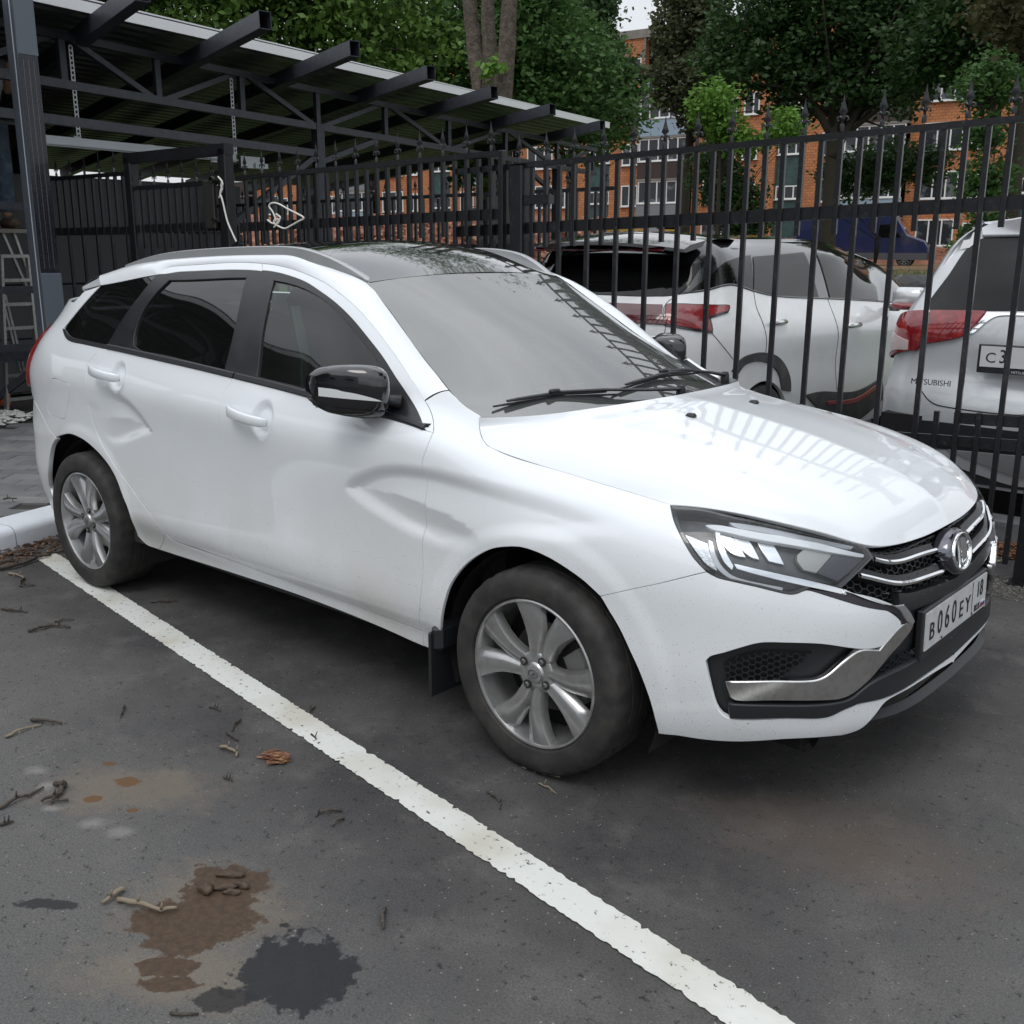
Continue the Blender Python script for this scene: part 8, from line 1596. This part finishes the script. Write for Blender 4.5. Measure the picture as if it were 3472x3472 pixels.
tree('broadleaf_tree', 'wide dark tree whose trunk rises behind the crossover, covering the middle of the block', (-11.66, 26.48, .7), [([(-11.62, 26.4, .3), (-11.72, 26.5, 2.2), (-11.85, 26.7, 4.4), (-12.0, 26.9, 6.0)], .26), ([(-11.8, 26.6, 4.2), (-11.4, 27.2, 5.6), (-10.8, 27.6, 7.2)], .13), ([(-11.9, 26.7, 4.8), (-12.7, 26.4, 6.2), (-13.2, 26.2, 7.4)], .12)], [(-13.9, 26.2, 7.9, 1.8, 1.6, 1.8), (-12.2, 27.2, 8.2, 2.0, 1.7, 2.0), (-10.3, 28.6, 8.0, 2.1, 1.8, 1.9), (-9.2, 29.6, 7.6, 1.6, 1.6, 1.5), (-12.6, 27.0, 6.3, 1.7, 1.5, 1.2), (-10.9, 28.0, 6.1, 1.4, 1.3, .9), (-14.6, 25.4, 6.8, 1.2, 1.1, 1.1), (-8.6, 29.4, 9.2, 2, 1.8, 1.6), (-12.5, 27, 10, 2.8, 2.2, 1.6)], 60000, .16, 'dark')
tree('broadleaf_tree', 'sparse olive-grey tree in front of the balconies left of the wide dark tree', (-18.9, 30.2, 1.0), [([(-18.9, 30.2, 0), (-18.9, 30.2, 4), (-18.8, 30.3, 8)], .18)], [(-19.0, 30.3, 9.2, 1.3, 1.2, 1.5), (-18.9, 30.2, 7.5, 1.5, 1.3, 1.2), (-18.3, 30.4, 6.2, 1.0, .9, .9), (-18.6, 30.6, 10.8, 1.3, 1.2, 1.2)], 15000, .19, 'olive')
tree('sapling', 'bright lime green young tree just above the railing tips', (-13.0, 22.3, .6), [([(-13.0, 22.3, 0), (-12.95, 22.3, 2), (-13, 22.3, 5.2)], .07)], [(-13.2, 22.15, 5.3, .65, .6, .55), (-12.8, 22.4, 4.7, .55, .5, .4), (-11.7, 23.1, 4.75, .6, .5, .42), (-12.6, 22.7, 4.3, .5, .5, .3)], 3600, .14, 'lime')
tree('broadleaf_tree', 'slender dark young tree near the right edge in front of the brick wall', (-5.7, 20.9, .5), [([(-5.7, 20.9, 0), (-5.75, 21.0, 2.5), (-5.9, 21.3, 5.2)], .07)], [(-5.95, 21.4, 5.1, .62, .6, .55), (-5.9, 21.2, 4.0, .42, .4, .4), (-5.72, 21.0, 3.0, .55, .5, .45), (-5.7, 20.9, 2.1, .4, .4, .4)], 5200, .12, 'mid')
tree('broadleaf_tree', 'brownish overhanging foliage in the top right corner', (-2.6, 20.5, .3), [([(-2.6, 20.5, 0), (-2.7, 20.4, 4), (-3.2, 19.8, 7)], .2)], [(-4.3, 17.7, 6.0, .95, .9, .95), (-3.7, 18.3, 7.2, 1.4, 1.2, 1.2), (-3.2, 18.8, 5.6, .9, .9, .9)], 10000, .14, 'brown')
tree('broadleaf_tree', 'dark green tree filling the top right above the railings', (-6.2, 25.0, .6), [([(-6.2, 25.0, 0), (-6.3, 25.0, 4), (-6.6, 25.2, 7)], .18)], [(-7.2, 25.2, 7.4, 1.9, 1.7, 1.4), (-6.0, 26.2, 8.2, 1.9, 1.7, 1.5), (-8.6, 24.8, 6.4, 1.3, 1.2, .9)], 26000, .16, 'dark')
def bush(lab, c, blobs, n, lm='dark'): t_ = thing('bush', lab, 'bush', c, 0, 'bushes at the foot of the block'); b = MB(); [b.tube([(0, 0, 0), (rng.normal()*.3, rng.normal()*.3, 1.0), (rng.normal()*.6, rng.normal()*.6, 1.9)], [.03, .02, .01], 5) for k in range(5)]; b.build('stems', TBD, t_, smooth=True); leaves('foliage', LM[lm], blobs, n, .13, t_)
bush('tall dark bush right of the grey balconies, seen through the railings', (-15.0, 26.8, .9), [(-.5, -.3, 3.0, .9, .8, .9), (.1, 0, 2.2, .9, .8, .8), (.4, .2, 1.4, .7, .7, .6)], 7500)
bush('dark bush in front of the stairwell right of the tree trunk', (-11.6, 29.8, 1.0), [(.2, 0, 3.2, 1.2, 1.0, .8), (-.8, -.4, 2.9, 1.0, .9, .8), (1.2, .5, 3.2, .8, .8, .6)], 7000)
bush('low dark bush right of the blue van', (-11.0, 38.0, 1.0), [(0, 0, .6, 1.3, 1.0, .5), (1.6, .6, .5, 1.0, .9, .4)], 3000, 'mid')
# ================================================================ behind the camera : what the paint and glass mirror
wb = thing('pale_building', 'pale low building with a flat roof behind the camera, mirrored in the side windows', 'building', (-18, -14.5, 0))
b = MB(); b.box((0, -3, 2.9), (46, 6, 5.8)); b.build('wall', mat('pale_siding', (.50, .52, .52), .7, noise=(.5, (.42, .44, .44), .4, .6)), wb); b = MB(); b.box((0, -3, 5.85), (46.3, 6.3, .12)); b.build('roof', PARA, wb)
for k in range(9):
    b = MB(); b.box((-20+k*5, .02, 2.6), (2.6, .10, 1.5)); f_ = b.build('window', BALD, wb); b = MB(); b.box((-20+k*5, .07, 2.6), (2.4, .04, 1.3)); b.build('pane', PANE, f_)
    for z in (1.0, 4.2, 5.0): b = MB(); b.box((-20+k*5, .01, z), (4.98, .04, .03)); b.build('siding_joint', PARA, wb)
tree('broadleaf_tree', 'dark tree behind the camera, mirrored in the front side window', (-5.5, -10.5, 0), [([(-5.5, -10.5, 0), (-5.5, -10.5, 3), (-5.6, -10.4, 6)], .2)], [(-5.6, -10.4, 4.8, 2.2, 2.0, 1.8), (-4.4, -10.2, 3.4, 1.6, 1.5, 1.3), (-6.8, -10.6, 3.2, 1.5, 1.4, 1.2), (-5.0, -10.4, 1.8, 1.8, 1.6, 1.0)], 12000, .16, 'dark')
tree('broadleaf_tree', 'tall tree off the right edge whose crown hangs high over the car', (6.2, 5.6, 0), [([(6.2, 5.6, 0), (6.1, 5.5, 4), (5.6, 5.0, 9)], .26), ([(6.0, 5.4, 6.5), (3.5, 3.6, 8.6), (1.2, 2.0, 9.6)], .11)], [(5.6, 5.2, 10.2, 2.8, 2.6, 2.0), (2.9, 3.1, 9.6, 1.9, 1.5, .9), (1.0, 1.7, 9.9, 1.5, .9, .6), (6.6, 3.0, 9.0, 1.9, 1.6, 1.3), (3.6, 6.2, 9.6, 1.9, 1.8, 1.4)], 20000, .15, 'dark', droop=.3)
tree('broadleaf_tree', 'tall tree far off the right edge, mirrored in the bonnet', (9.5, 14.0, 0), [([(9.5, 14, 0), (9.5, 14, 5), (9.3, 13.6, 9)], .28)], [(9.0, 13.4, 9.2, 3.2, 3.0, 2.6), (6.6, 13.8, 8.0, 2.4, 2.2, 2.0), (11.2, 12.4, 8.0, 2.4, 2.2, 2.0)], 14000, .2, 'mid')
